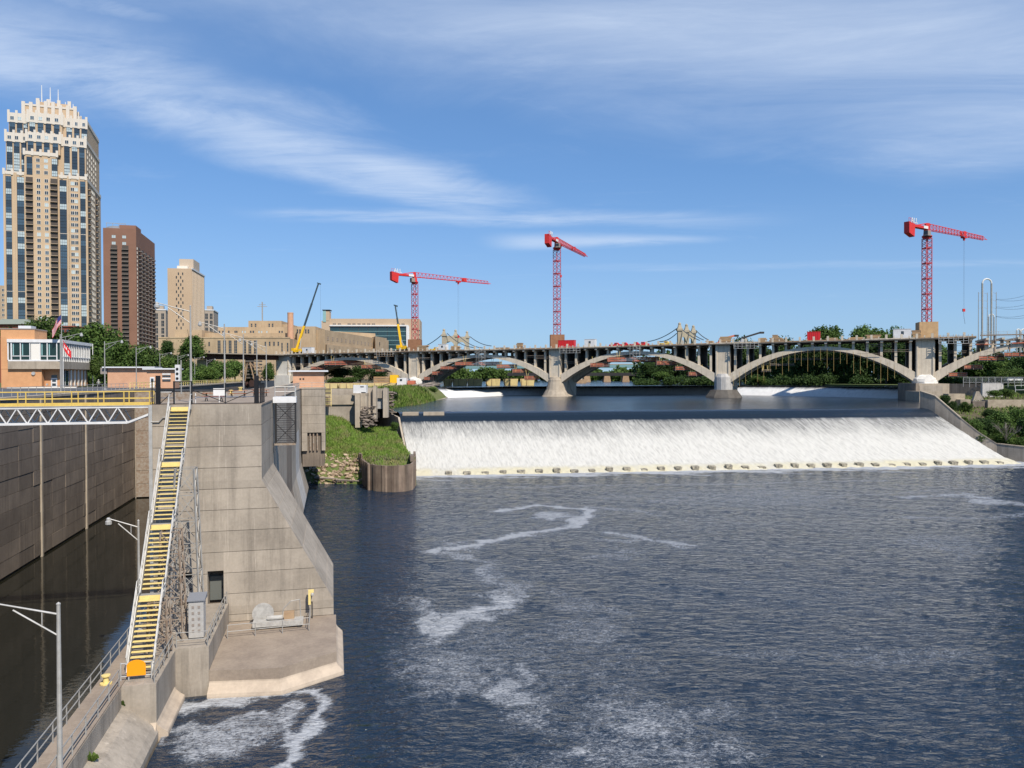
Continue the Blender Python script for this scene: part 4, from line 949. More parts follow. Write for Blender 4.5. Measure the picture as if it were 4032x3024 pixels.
# low sheds on the land side
def on_deck(px_, d): p = P(px_, 1500, d); return V((p.x, p.y, 0))
hf = Frame(on_deck(424, 170), LOCKROT)
h_ = brick_hut('brick_shed', 'low wide pinkish brick shed with flat pale roof behind the footbridge', hf, 9.0, 6, 19.55, 5.6-1.2, 0.9)
q = MB(); q.bb(-1.4, -0.1, -0.2, 1.6, 22.6, 24.0, hf); q.build('canopy', M['grey_slab'], h_)
hf = Frame(on_deck(578, 158), LOCKROT)
h_ = brick_hut('brick_booth', 'small flat roofed brick booth with a louvred window by the gate', hf, 5.4, 5, 19.55, 3.9, 0.7)
q = MB(); q.bb(0.6, 1.5, -0.06, -0.003, 19.6, 21.9, hf); dd = q.build('door', M['white'], h_)
q = MB(); q.bb(0.8, 1.3, -0.075, -0.063, 20.8, 21.6, hf); q.build('pane', M['glass_dark'], dd)
for k in range(4):
    q = MB(); q.bb(3.0, 4.6, -0.10, -0.003, 21.0+k*0.45, 21.3+k*0.45, hf); q.build('louvre', M['white' if k % 2 else 'glass_dark'], h_)

# --- control house
def lockpt(px_, d): p = P(px_, 1500, d); return V((p.x, p.y, 0))
c0 = lockpt(240, 168); cf = Frame(c0, LOCKROT)      # p to the right, q back along the lock
ch = thing('control_house', 'two storey orange brick control house with glazed upper floor', 'building', V((c0.x, c0.y, 19.6)))
q = MB(); q.bb(-11.9, -4.0, 0.6, 22, 19.55, 23.75, cf); q.build('lower_wall', M['brick_orange'], ch)
q = MB(); q.bb(-4.0, -0.9, 2.3, 22, 19.55, 23.75, cf); q.build('porch_wall', M['brick_orange'], ch)
q = MB(); q.bb(-11.9, -5.3, 0.55, 8, 23.75, 32.4, cf); q.build('stair_tower', M['brick_orange'], ch)
q = MB(); q.bb(-12.0, -5.2, 0.45, 8.1, 32.4, 32.62, cf); q.build('tower_cap', M['grey_slab'], ch)
q = MB(); q.bb(-9, -6.5, 2, 5, 32.62, 33.3, cf); q.build('roof_unit', M['roof_pale'], ch)
pts = [(-10.4, 0.0), (-0.9, 0.0), (-0.25, 0.2), (0, 0.9), (0, 22), (-10.4, 22)]
q = MB(); q.prism([tuple(cf(p, qq, 0))[:2] for p, qq in pts], 23.75, 25.45); q.build('concrete_band', M['concrete_pale'], ch)
q = MB(); q.bb(-10.2, -0.25, 0.35, 21.8, 25.45, 30.0, cf); q.build('upper_core', M['glass_green'], ch)
q = MB(); q.bb(-10.5, 0.1, -0.1, 22.1, 29.55, 30.25, cf); q.build('roof_fascia', M['white'], ch)
q = MB(); q.bb(-10.35, 0.0, 0.05, 0.33, 25.45, 25.75, cf); q.build('sill', M['white'], ch)
wpos = [(-9.55, -8.0, 'w'), (-7.75, -6.15, 'w'), (-5.9, -4.15, 'p'), (-3.95, -2.75, 'w'), (-2.5, -0.85, 'w')]
for x0_, x1_, kd in wpos:
    if kd == 'p':
        q = MB(); q.bb(x0_, x1_, 0.15, 0.34, 25.75, 29.5, cf); q.build('blank_panel', M['white_trim'], ch)
    else:
        q = MB(); q.bb(x0_, x1_, 0.26, 0.34, 25.8, 29.5, cf); wn = q.build('window', M['glass_green'], ch)
        for z_ in (26.5,):
            y_ = MB(); y_.bb(x0_, x1_, 0.12, 0.25, z_, z_+0.16, cf); y_.build('transom', M['white'], wn)
        for z_ in (27.2, 28.2):
            y_ = MB(); y_.bb(x0_+0.1, x0_+0.28+0.3*random.random(), 0.24, 0.255, 26.7, 29.4, cf)
        y_ = MB(); y_.bb(x0_+0.08, x0_+0.28, 0.235, 0.252, 26.72, 29.45, cf); y_.build('blind', M['teal'], wn)
for x_ in (-10.35, -9.72, -7.98, -6.13, -4.13, -2.73, -0.83, -0.12):
    q = MB(); q.bb(x_-(0.06 if x_ > -9 else 0.12), x_+0.12, 0.06, 0.34, 25.75, 29.55, cf); q.build('mullion', M['white'], ch)
for k in range(17):   # side glazing
    y0_ = 1.0 + k*1.25
    q = MB(); q.bb(-0.24, -0.02, y0_, y0_+0.16, 25.45, 29.55, cf); q.build('side_mullion', M['white'], ch)
q = MB(); q.bb(-0.22, -0.03, 0.9, 21.8, 26.4, 26.55, cf); q.build('side_transom', M['white'], ch)
q = MB(); q.bb(-2.7, -1.45, 2.2, 2.297, 19.7, 21.75, cf); dd = q.build('door', M['white'], ch)
for z_ in (20.0, 20.9):
    q = MB(); q.bb(-2.45, -1.7, 2.17, 2.197, z_, z_+0.55, cf); q.build('pane', M['glass_dark'], dd)
q = MB(); q.bb(-2.6, -1.5, 2.22, 2.297, 21.8, 22.4, cf); q.build('transom_window', M['glass_dark'], ch)
q = MB(); q.bb(-0.897, -0.84, 2.8, 8.0, 19.9, 23.4, cf); wn = q.build('side_door', M['glass_dark'], ch)
for k in range(3):
    q = MB(); q.bb(-0.835, -0.78, 2.8+k*2.5, 2.96+k*2.5, 19.9, 23.4, cf); q.build('frame', M['white'], wn)
for k in range(5):
    q = MB(); q.bb(-0.895, -0.7, 9.0+k*2.6, 9.8+k*2.6, 19.8, 23.6, cf); q.build('pilaster', M['white_trim'], ch)
q = MB(); cc = cf(-5.6, 0.58, 22.75); q.tube(cc, cc + cf.e2*(-0.25), 0.42, 0.36, 18); q.build('wall_lamp', M['galvanised'], ch)
q = MB(); cc = cf(-2.9, 0.58, 20.35); q.tube(cc, cc + cf.e2*(-0.3), 0.22, 0.2, 12); q.build('wall_horn', M['galvanised'], ch)
q = MB(); q.tube(cf(0.25, 22.2, 19.6), cf(0.25, 22.2, 30.2), 0.09); q.build('downpipe', M['white'], ch)
q = MB(); q.bb(-10.5, 3.2, -0.35, 0.0, 19.55, 19.8, cf); q.build('plinth', M['white_trim'], ch)
# --- flags
fp = thing('flagpole', 'tall grey flagpole in front of the control house', 'flagpole', cf(1.0, -2.5, 19.6))
q = MB(); p0 = cf(1.0, -2.5, 19.55); ptop = p0 + V((0, 0, 16.9)); q.tube(p0, ptop, 0.14, 0.05, 10); q.build('pole', M['steel_grey'], fp)
q = MB(); q.lathe([(0.02, 0), (0.14, 0.12), (0.02, 0.26)], ptop, 8); q.build('finial', M['galvanised'], fp)
def flag_pt(o, u, v, w, h, dirx):   # hanging, blown to one side
    x = u*w; return V((o.x + dirx*(x*0.62) , o.y - 0.25*math.sin(u*5), o.z - v*h - x*0.95 + 0.12*math.sin(u*6+v)))
us = thing('striped_flag', 'red and white striped flag with blue corner drooping from the flagpole', 'flag', ptop)
nS = 11; o_ = ptop + V((-0.08, 0, -0.9))
for k in range(nS):
    q = MB(); v0, v1 = k/nS, (k+1)/nS
    for j in range(6):
        u0_, u1_ = j/6, (j+1)/6
        if k < 6 and u1_ <= 0.4: continue
        q.add([flag_pt(o_, u0_, v0, 3.4, 2.0, -1), flag_pt(o_, u1_, v0, 3.4, 2.0, -1), flag_pt(o_, u1_, v1, 3.4, 2.0, -1), flag_pt(o_, u0_, v1, 3.4, 2.0, -1)], [(0, 1, 2, 3)])
    q.build('stripe', M['flag_red' if k % 2 == 0 else 'white'], us)
q = MB()
for j in range(2): q.add([flag_pt(o_, j/6, 0, 3.4, 2, -1), flag_pt(o_, (j+1)/6, 0, 3.4, 2, -1), flag_pt(o_, (j+1)/6, 6/11, 3.4, 2, -1), flag_pt(o_, j/6, 6/11, 3.4, 2, -1)], [(0, 1, 2, 3)])
q.build('canton', M['flag_blue'], us)
p2 = p0 + V((0.45, -0.3, 0)); fp2 = thing('flagpole', 'thin white flagpole carrying the red flag', 'flagpole', p2)
q = MB(); q.tube(p2, p2+V((0, 0, 10.6)), 0.08, 0.05, 8); q.build('pole', M['white'], fp2)
rf = thing('red_flag', 'red flag with a white castle emblem drooping in front of the control house', 'flag', p2+V((0, 0, 10.4)))
o_ = p2 + V((0.05, -0.05, 10.5)); q = MB()
for j in range(5):
    q.add([flag_pt(o_, j/5, 0, 2.6, 1.7, 1), flag_pt(o_, (j+1)/5, 0, 2.6, 1.7, 1), flag_pt(o_, (j+1)/5, 1, 2.6, 1.7, 1), flag_pt(o_, j/5, 1, 2.6, 1.7, 1)], [(0, 1, 2, 3)])
q.build('cloth', M['flag_red'], rf)
q = MB()
for (u0_, u1_, v0, v1) in ((0.25, 0.75, 0.52, 0.70), (0.25, 0.36, 0.30, 0.52), (0.44, 0.56, 0.24, 0.52), (0.64, 0.75, 0.30, 0.52)):
    q.add([flag_pt(o_, a, b, 2.6, 1.7, 1)+V((0, -0.05, 0)) for a, b in ((u0_, v0), (u1_, v0), (u1_, v1), (u0_, v1))], [(0, 1, 2, 3)])
q.build('emblem', M['white'], rf)
# --- traffic signal
tsig = thing('traffic_signal', 'white backed three lamp traffic signal on a post above the gate', 'traffic signal', L(104, -14, 19.7))
p = P(708, 1460, 100); q = MB(); q.bb(p.x-0.55, p.x+0.05, p.y-0.2, p.y+0.1, p.z-1.35, p.z+0.55+0.25); q.build('housing', M['white'], tsig)
for k in range(3):
    q = MB(); c_ = V((p.x-0.25, p.y-0.2, p.z-1.0+k*0.62)); q.tube(c_, c_+V((0, -0.06, 0)), 0.17, 0.17, 12); q.build('lens', M['black'], tsig)
q = MB(); q.tube(V((p.x+0.1, p.y+0.16, 19.7)), V((p.x+0.1, p.y+0.16, p.z+1.4)), 0.07); q.build('post', M['steel_grey'], tsig)
# --- person by the lock
def person(p, face, label):
    me = bpy.data.meshes.new('person'); bm = bmesh.new(); sl_ = bm.verts.layers.skin.verify()
    J = {'pel': (0, 0, .95, .15), 'wai': (0, 0, 1.12, .14), 'che': (0, 0, 1.36, .17), 'nec': (0, 0, 1.5, .06), 'hea': (0, .02, 1.63, .10), 'top': (0, .01, 1.74, .075)}
    for s_, n_ in ((-1, 'l'), (1, 'r')):
        J['hip'+n_] = (s_*.10, 0, .88, .10); J['kne'+n_] = (s_*.12, .02, .48, .068); J['ank'+n_] = (s_*.13, -.02, .08, .045); J['toe'+n_] = (s_*.15, .15, .04, .04)
        J['sho'+n_] = (s_*.19, 0, 1.42, .07); J['elb'+n_] = (s_*.32, .05, 1.17, .05); J['wri'+n_] = (s_*.22, .26, 1.08, .035); J['han'+n_] = (s_*.17, .33, 1.09, .04)
    B = {k: bm.verts.new(v[:3]) for k, v in J.items()}
    for k, v in J.items(): B[k][sl_].radius = (v[3], v[3])
    B['pel'][sl_].use_root = True
    E = [('pel', 'wai'), ('wai', 'che'), ('che', 'nec'), ('nec', 'hea'), ('hea', 'top')]
    for n_ in 'lr': E += [('pel', 'hip'+n_), ('hip'+n_, 'kne'+n_), ('kne'+n_, 'ank'+n_), ('ank'+n_, 'toe'+n_), ('che', 'sho'+n_), ('sho'+n_, 'elb'+n_), ('elb'+n_, 'wri'+n_), ('wri'+n_, 'han'+n_)]
    for a, b in E: bm.edges.new((B[a], B[b]))
    bm.to_mesh(me); bm.free(); tmp = bpy.data.objects.new('tmp', me); col.objects.link(tmp)
    tmp.modifiers.new('s', 'SKIN'); sd_ = tmp.modifiers.new('d', 'SUBSURF'); sd_.levels = 1
    dg = bpy.context.evaluated_depsgraph_get(); body = bpy.data.meshes.new_from_object(tmp.evaluated_get(dg)); bpy.data.objects.remove(tmp)
    for m_ in ('skin', 'shirt', 'trousers'): body.materials.append(M[m_])
    for f in body.polygons:
        c_ = f.center; f.material_index = 2 if c_.z < 0.98 else (1 if c_.z < 1.47 and not (abs(c_.y-.33) < .14 and c_.z < 1.2 and abs(c_.x) > .08) else 0); f.use_smooth = True
    T = thing('person', label, 'person', p); ob = piece('body', body, p, T, face)
    q = MB(); q.lathe([(0.19, 0), (0.19, 0.02), (0.115, 0.03), (0.10, 0.12), (0.03, 0.15)], V(p)+V((0, 0.01, 1.70)), 12); q.build('hat', M['white_trim'], T)
pp = G(388, 1530, 19.57); person(pp, R(200), 'person in grey shirt and pale hat standing by the lock rail')

# ================================================================== ARCH BRIDGE
BC = 354.0
def BT(t): return V(((-0.130+0.1813*t)*BC, (1-0.0791*t)*BC, 0))
BDIR = V((0.1813, -0.0791, 0)).normalized(); BN = V((-BDIR.y, BDIR.x, 0))     # BN points away from the camera
if BN.y < 0: BN = -BN
BANG = math.atan2(BDIR.y, BDIR.x)
def deck_z(t): return float(np.interp(t, [-2.5, -1, 0, 1, 2, 3, 4], [32.2, 32.7, 33.2, 33.3, 34.0, 34.5, 35.0]))
SPAN = 0.1978*BC; BW = 22.0
def BP(t, q, z): p = BT(t) + BN*q; return V((p.x, p.y, z))
br = thing('arch_bridge', 'long concrete open spandrel arch bridge under repair across the river', 'bridge', BP(1, 0, 13))
PT = [-1.075, 0, 1, 2, 3, 4]
T0, T1 = -1.15, 3.22
# piers
def pier(t, wd, kind):
    z1 = deck_z(t)-0.3; F = Frame(BP(t, 0, 0), BANG); q = MB(); zb = 21.0
    q.bb(-wd/2, wd/2, 0.4, BW-0.4, zb, z1, F)
    o = q.build('pier', M['pier_white' if kind == 'abut' else 'concrete_bridge'], br)
    q = MB()
    for s_ in (-1, 1): q.bb(s_*wd*0.42-0.25, s_*wd*0.42+0.25, 0.12, 0.39, zb, z1-1.6, F)
    q.build('pilaster', M['concrete_bridge'], o)
    if kind == 'bell':
        for qq in (1.5, 9.5):
            w_ = MB(); w_.lathe([(6.3, 0), (5.6, 0.5), (4.2, 3.0), (3.4, 5.6), (3.1, 6.6), (3.1, 7.0), (2.5, 8.4)], F(0, qq, 12.8), 16); w_.build('bell_base', M['concrete_pale'], o)
        w_ = MB(); w_.bb(-3.0, 3.0, 2, BW-2, 12, 21.1, F); w_.build('base_wall', M['concrete_bridge'], o)
    elif kind == 'oct':
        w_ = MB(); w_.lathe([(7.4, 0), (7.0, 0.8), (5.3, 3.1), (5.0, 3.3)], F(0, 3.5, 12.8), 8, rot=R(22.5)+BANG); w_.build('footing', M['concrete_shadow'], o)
        w_ = MB(); w_.lathe([(3.6, 0), (3.6, 5.0), (3.0, 6.4)], F(0, 2.4, 16.0), 12); w_.build('base', M['concrete_white'], o)
        w_ = MB(); w_.bb(-3.2, 3.2, 3.5, BW-2, 12, 21.1, F); w_.build('base_wall', M['concrete_bridge'], o)
    elif kind == 'wrap':
        w_ = MB(); w_.lathe([(4.6, 0), (4.4, 1.2), (4.2, 2.6), (3.9, 3.6), (3.0, 4.4), (1.5, 5.2)], F(0, 2.0, 16.8), 9); w_.v = [(x+random.uniform(-.5, .5), y+random.uniform(-.4, .4), z+random.uniform(-.35, .35)) for x, y, z in w_.v]; w_.build('white_wrap', M['pier_white'], o)
        w_ = MB(); w_.bb(-3.2, 3.2, 2.5, BW-2, 12, 21.1, F); w_.build('base_wall', M['concrete_bridge'], o)
    elif kind == 'abut':
        w_ = MB(); w_.bb(-wd/2-0.6, wd/2+0.4, -0.3, BW, 17, 22.5, F); w_.build('base', M['pier_white'], o)
pier(-1.09, 8.4, 'abut'); pier(0, 5.0, 'wrap'); pier(1, 5.2, 'bell'); pier(2, 5.6, 'oct'); pier(3, 6.0, 'wrap')
# arch ribs
def arch_mid(x, half, zs, zc):   # centre line height at distance x from the crown
    return zc - (zc-zs)*(abs(x)/half)**2.05
for i in range(len(PT)-1):
    ta, tb = PT[i], PT[i+1]
    ta2 = ta + (0.085 if i else 0.07); tb2 = tb - 0.04
    ta2 = ta + 0.040 if i else ta + 0.055
    tc = (ta2+tb2)/2; half = (tb2-ta2)/2*SPAN
    zc = deck_z(tc)-2.55; zs = 20.6
    n = 36
    for rq in (0.5, 16.5):
        vs = []
        for k in range(n+1):
            x = -half + 2*half*k/n; z = arch_mid(x, half, zs, zc); th = 0.66 + 0.88*(abs(x)/half)**1.6
            sl_ = math.atan(2.05*(zc-zs)/half*(abs(x)/half)**1.05); th = th/math.cos(sl_)
            t = tc + x/SPAN
            vs += [BP(t, rq, z-th), BP(t, rq+5.0, z-th), BP(t, rq+5.0, z+th), BP(t, rq, z+th)]
        fs = []
        for k in range(n):
            a = 4*k
            for j in range(4): fs.append((a+j, a+(j+1) % 4, a+4+(j+1) % 4, a+4+j))
        fs += [(0, 1, 2, 3), (4*n, 4*n+1, 4*n+2, 4*n+3)]
        q = MB(); q.add(vs, fs); q.build('arch_rib', M['concrete_bridge'], br)
    # spandrel columns
    nc = 14
    for k in range(1, nc+1):
        t = ta + (tb-ta)*(k/(nc+1)); x = (t-tc)*SPAN
        if t < T0 or t > T1+0.35: continue
        ztop = deck_z(t)-0.35; zbot = arch_mid(x, half, zs, zc) if abs(x) < half else zs
        if ztop-zbot < 0.9: continue
        for rq in (1.0, 18.5):
            q = MB(); q.bb(-0.42, 0.42, rq, rq+1.6, zbot, ztop-0.6, Frame(BP(t, 0, 0), BANG)); q.build('spandrel_column', M['concrete_bridge'], br)
        q = MB(); q.bb(-0.45, 0.45, -0.9, BW+0.9, ztop-0.6, ztop+0.05, Frame(BP(t, 0, 0), BANG)); q.build('cap_beam', M['concrete_bridge'], br)
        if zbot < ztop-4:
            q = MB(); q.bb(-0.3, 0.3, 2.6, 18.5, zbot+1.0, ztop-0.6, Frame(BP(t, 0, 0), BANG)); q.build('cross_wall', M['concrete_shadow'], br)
# deck slabs
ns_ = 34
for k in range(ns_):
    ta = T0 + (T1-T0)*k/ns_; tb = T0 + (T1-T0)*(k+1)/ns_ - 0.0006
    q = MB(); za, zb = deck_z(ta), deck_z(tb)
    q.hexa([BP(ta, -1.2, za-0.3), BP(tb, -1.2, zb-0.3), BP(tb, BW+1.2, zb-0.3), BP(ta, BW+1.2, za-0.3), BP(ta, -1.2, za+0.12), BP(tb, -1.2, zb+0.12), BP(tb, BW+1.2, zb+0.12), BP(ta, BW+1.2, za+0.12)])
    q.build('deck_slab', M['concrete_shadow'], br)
# parapet posts and beam
pm1 = boxmesh('parapet_post', 0.75, 0.5, 1.75, M['concrete_bridge']); pm2 = boxmesh('parapet_post', 0.4, 0.3, 1.05, M['concrete_bridge'])
npst = 126
for k in range(npst):
    t = T0 + (T1-T0)*(k+0.5)/npst
    piece('parapet_post', pm1 if k % 2 == 0 else pm2, BP(t, -0.75, deck_z(t)+0.1), br, BANG)
for k in range(17):
    ta = T0 + (T1-T0)*k/17; tb = T0 + (T1-T0)*(k+1)/17
    q = MB(); q.bar(BP(ta, -0.75, deck_z(ta)+0.3), BP(tb, -0.75, deck_z(tb)+0.3), 0.3, 0.38); q.build('parapet_beam', M['timber' if k % 3 else 'concrete_bridge'], br)
# work pipes / debris shields slung in the spandrels
for k in range(26):
    t = random.uniform(-1.0, 3.4)
    if min(abs(t-round(t)), 1) > 0.36: continue
    z = deck_z(t)-random.uniform(1.5, 6.0); q = MB(); q.bar(BP(t-0.06, -0.3, z), BP(t+0.06, -0.3, z), 0.12, 0.10)
    q.bar(BP(t-0.06, 0.8, z-0.6), BP(t+0.06, 0.8, z-0.6), 0.12, 0.10); q.build('work_pipe', M['rust_steel'], br)
# steel approach span at the left
apn = thing('approach_span', 'dark brown steel girder approach leading onto the arch bridge', 'bridge', P(930, 1420, 366))
pA, pB = P(760, 1409, 330), BP(-1.13, 2, deck_z(-1.13)); pA.z = pB.z-0.6
q = MB(); q.bar(pA+V((0, 0, -1.3)), pB+V((0, 0, -1.3)), 0.6, 2.2); q.build('girder', M['brown_girder'], apn)
q = MB(); q.bar(pA+V((0, 8, -1.3)), pB+V((0, 8, -1.3)), 0.6, 2.2); q.build('girder', M['brown_girder'], apn)
q = MB(); q.bar(pA+V((0, 5, 0.1)), pB+V((0, 5, 0.1)), 13, 0.45); q.build('deck', M['concrete_pale'], apn)
for pxx, w_ in ((806, 1.0), (950, 1.8)):
    t = (pxx-760)/(1090-760); c_ = pA.lerp(pB, t); q = MB(); q.bb(c_.x-w_/2, c_.x+w_/2, c_.y+0.5, c_.y+8, 17, c_.z-2.3); q.build('column', M['brown_girder'], apn)
q = MB(); c_ = pA.lerp(pB, 0.1); q.hexa([(c_.x-4, c_.y+3, 19), (c_.x+5, c_.y+3, 19), (c_.x+5, c_.y+10, 19), (c_.x-4, c_.y+10, 19), (c_.x-4, c_.y+3, c_.z-2.5), (c_.x, c_.y+3, c_.z-2.5), (c_.x, c_.y+10, c_.z-2.5), (c_.x-4, c_.y+10, c_.z-2.5)]); q.build('abutment', M['concrete_pale'], apn)
sc = thing('shoring_frame', 'dark timber and steel shoring stack with slanting props under the approach span', 'scaffold', P(1000, 1480, 345))
for k in range(6):
    q = MB(); c_ = P(985, 1490-k*13, 345); q.bb(c_.x-2.2, c_.x+4.2, c_.y, c_.y+4, c_.z, c_.z+0.7); q.build('shelf', M['concrete_shadow'], sc)
for (x0, y0, x1, y1) in ((975, 1425, 955, 1500), (983, 1425, 1003, 1500), (983, 1425, 1045, 1500), (1010, 1425, 1060, 1500), (975, 1425, 965, 1500), (1000, 1425, 1030, 1500)):
    q = MB(); q.bar(P(x0, y0, 343), P(x1, y1, 343), 0.4); q.build('prop', M['timber'], sc)

# --- hanging red work platforms
def work_platform(px0, py0, px1, py1, d, label, net='orange_net', hang=None):
    a = P(px0, py1, d); b = P(px1, py1, d); zt = P(px0, py0, d).z; zb = a.z; b.z = zb
    T = thing('work_platform', label, 'work platform', V((a.x, a.y, zb)), 'work platforms hung under the bridge arches')
    dv = (b-a).normalized(); dn = V((-dv.y, dv.x, 0)); wd = 4.0
    q = MB(); q.bar(a+dn*wd/2+V((0, 0, 0.15)), b+dn*wd/2+V((0, 0, 0.15)), wd, 0.3); q.build('platform', M['dark_steel'], T)
    if net:
        for off in (0.0, wd):
            q = MB(); hn = (zt-zb-0.3)/4
            for j in range(4): q.bar(a+dn*off+V((0, 0, 0.35+hn*(j+0.4))), b+dn*off+V((0, 0, 0.35+hn*(j+0.4))), 0.05, hn*0.66)
            q.build('netting', M[net], T)
    n = max(2, int((b-a).length/2.6))
    for k in range(n+1):
        p = a.lerp(b, k/n)-dn*0.1; q = MB(); q.bar(p+V((0, 0, -0.1)), p+V((0, 0, zt-zb+0.15)), 0.12); q.build('post', M['rust_steel'], T)
    for hh in (1.0, 0.5):
        q = MB(); q.bar(a-dn*0.1+V((0, 0, (zt-zb)*hh)), b-dn*0.1+V((0, 0, (zt-zb)*hh)), 0.09); q.build('rail', M['rust_steel'], T)
    for k in ((0.2, 0.8) if hang else ()):
        p = a.lerp(b, k)
        for ex in (-0.7, 0.7):
            q = MB(); q.bar(p+dn*1.0+V((0, 0, 0.3)), p+dn*1.0+dv*ex+V((0, 0, hang)), 0.12); q.build('hanger', M['pale_yellow'], T)
sides = ['first arch from the left', 'second arch from the left', 'third arch from the left', 'right hand arch']
WP = {0: [(1277, 1421, 1430, 1439, 'long top'), (1423, 1437, 1495, 1452, 'upper right'), (1479, 1454, 1535, 1465, 'lower right'), (1224, 1443, 1278, 1456, 'left')],
      1: [(1792, 1425, 1976, 1440, 'long top'), (1956, 1435, 2036, 1450, 'upper right'), (2018, 1453, 2081, 1469, 'middle right'), (2065, 1480, 2124, 1497, 'lowest right'), (1734, 1442, 1797, 1456, 'upper left'), (1701, 1462, 1743, 1477, 'middle left'), (1669, 1484, 1708, 1498, 'lowest left')],
      2: [(2396, 1406, 2597, 1426, 'long top'), (2324, 1429, 2400, 1446, 'left'), (2586, 1421, 2671, 1438, 'upper right'), (2660, 1442, 2721, 1459, 'middle right'), (2712, 1464, 2772, 1481, 'lowest right')],
      3: [(3954, 1388, 4075, 1405, 'topmost'), (3854, 1402, 3954, 1421, 'upper'), (3796, 1437, 3868, 1454, 'middle'), (3735, 1467, 3807, 1484, 'lowest')]}
for k, lst in WP.items():
    for (x0, y0, x1, y1, w_) in lst:
        t = (((x0+x1)/2-2016)/FPX); d = None
        tt = np.linspace(-1.2, 4, 400); xs = (-0.130+0.1813*tt)/(1-0.0791*tt); tm = float(np.interp(t, xs, tt)); d = BT(tm).y + 1.0
        work_platform(x0, y0, x1, y1, d, 'red netted platform, %s one under the %s' % (w_, sides[k]), hang=4.5)
for k, (x0, y0, x1, y1, w_) in enumerate(((3110, 1410, 3300, 1417, 'longer'), (3034, 1431, 3126, 1440, 'middle'), (3000, 1455, 3034, 1464, 'shortest'))):
    work_platform(x0, y0, x1, y1, 292, 'thin grey trussed platform under the fourth arch, %s one' % w_, net=None, hang=5)
# hanging rods under the fourth arch
hr = thing('suspension_rods', 'row of thin yellow rods hanging below the fourth arch', 'rods', BP(2.5, 1, 24))
for k in range(26):
    t = 2.06 + 0.80*k/25; x = (t-2.5)/0.46
    zt = arch_mid(x*SPAN*0.46, SPAN*0.46, 20.6, deck_z(2.5)-2.55); ln = 6.5+2*math.sin(k*1.7)
    q = MB(); q.bar(BP(t, -0.2, zt), BP(t, -0.2, max(17.5, zt-ln)), 0.075); q.build('rod', M['rod_ochre'], hr)
# stair scaffolds
for k, (t, lab) in enumerate(((0.505, 'grey scaffold stair tower at the crown of the second arch'), (1.5, 'grey scaffold stair at the crown of the third arch'))):
    T = thing('scaffold_stair', lab, 'scaffold', BP(t, -2, 27), 'scaffold stairs on the bridge'); zt = deck_z(t)+0.5; zb = zt-(8.0 if k == 0 else 5.5)
    for s_ in (-1.3, 0, 1.3, 2.6):
        for qq in (-2.6, -1.5):
            q = MB(); q.bar(BP(t+s_/SPAN, qq, zb), BP(t+s_/SPAN, qq, zt), 0.1); q.build('standard', M['steel_grey'], T)
    for j in range(4 if k == 0 else 3):
        z = zb + j*2; q = MB(); q.bar(BP(t-1.3/SPAN, -2, z), BP(t+2.6/SPAN, -2, z), 1.0, 0.1); q.build('landing', M['steel_grey'], T)
        s_ = 1 if j % 2 else -1; q = MB(); q.bar(BP(t+(0.6-1.6*s_)/SPAN, -2.2, z), BP(t+(0.6+1.6*s_)/SPAN, -2.2, z+2), 0.3, 0.12); q.build('stair_flight', M['galvanised'], T)
# railed cantilever scaffolds at deck edge
for k, (t, lab) in enumerate(((-0.2, 'edge scaffold left of the first tower crane'), (1.11, 'white edge scaffold by the red container'), (2.13, 'edge scaffold right of the third pier'), (3.12, 'edge scaffold right of the tallest plywood box'))):
    T = thing('edge_scaffold', lab, 'scaffold', BP(t, -2, 31), 'scaffolds on the bridge edge'); z = deck_z(t)
    for j in range(4):
        q = MB(); q.bar(BP(t-4.5/SPAN, -1.9, z-2.0+j*0.9), BP(t+4.5/SPAN, -1.9, z-2.0+j*0.9), 0.16 if j else 1.0, 0.12); q.build('ledger', M['galvanised' if k != 0 else 'timber'], T)
    for j in range(7):
        q = MB(); q.bar(BP(t+(-4.5+j*1.5)/SPAN, -2.1, z-2.0), BP(t+(-4.5+j*1.5)/SPAN, -2.1, z+1.2), 0.1); q.build('post', M['galvanised'], T)
# right end: exposed arch with debris deck and railed walkway
rd = thing('demolition_deck', 'broken deck edge and railed walkway above the right hand arch', 'work deck', BP(3.4, 0, 33))
for j in range(7):
    t = 3.22 + j*0.05; z = 31.6+0.35*j*0.3+random.uniform(-0.5, 0.5); q = MB(); q.bar(BP(t, 0.5, z+0.4), BP(t+0.065, 0.5+random.uniform(0, 1), z+random.uniform(-0.2, 1.0)), 1.6, 0.35); q.build('broken_slab', M['concrete_pale' if j % 3 else 'orange_net'], rd)
for (t0_, t1_, z0_) in ((3.24, 3.72, 35.3), (3.3, 3.8, 33.4)):
    q = MB(); q.bar(BP(t0_, 0.5, z0_), BP(t1_, 0.5, z0_), 1.4, 0.4); q.build('walkway', M['rust_steel'], rd)
    for h_ in (0.6, 1.2):
        q = MB(); q.bar(BP(t0_, -0.2, z0_+h_), BP(t1_, -0.2, z0_+h_), 0.09); q.build('rail', M['galvanised'], rd)
    for j in range(14):
        t = t0_ + (t1_-t0_)*j/13; q = MB(); q.bar(BP(t, -0.2, z0_), BP(t, -0.2, z0_+1.25), 0.09); q.build('post', M['galvanised'], rd)
    for j in range(4):
        t = t0_ + (t1_-t0_)*(j+.5)/4; q = MB(); q.bar(BP(t, 0.5, 29.5), BP(t, 0.5, z0_), 0.35); q.build('prop', M['rust_steel'], rd)

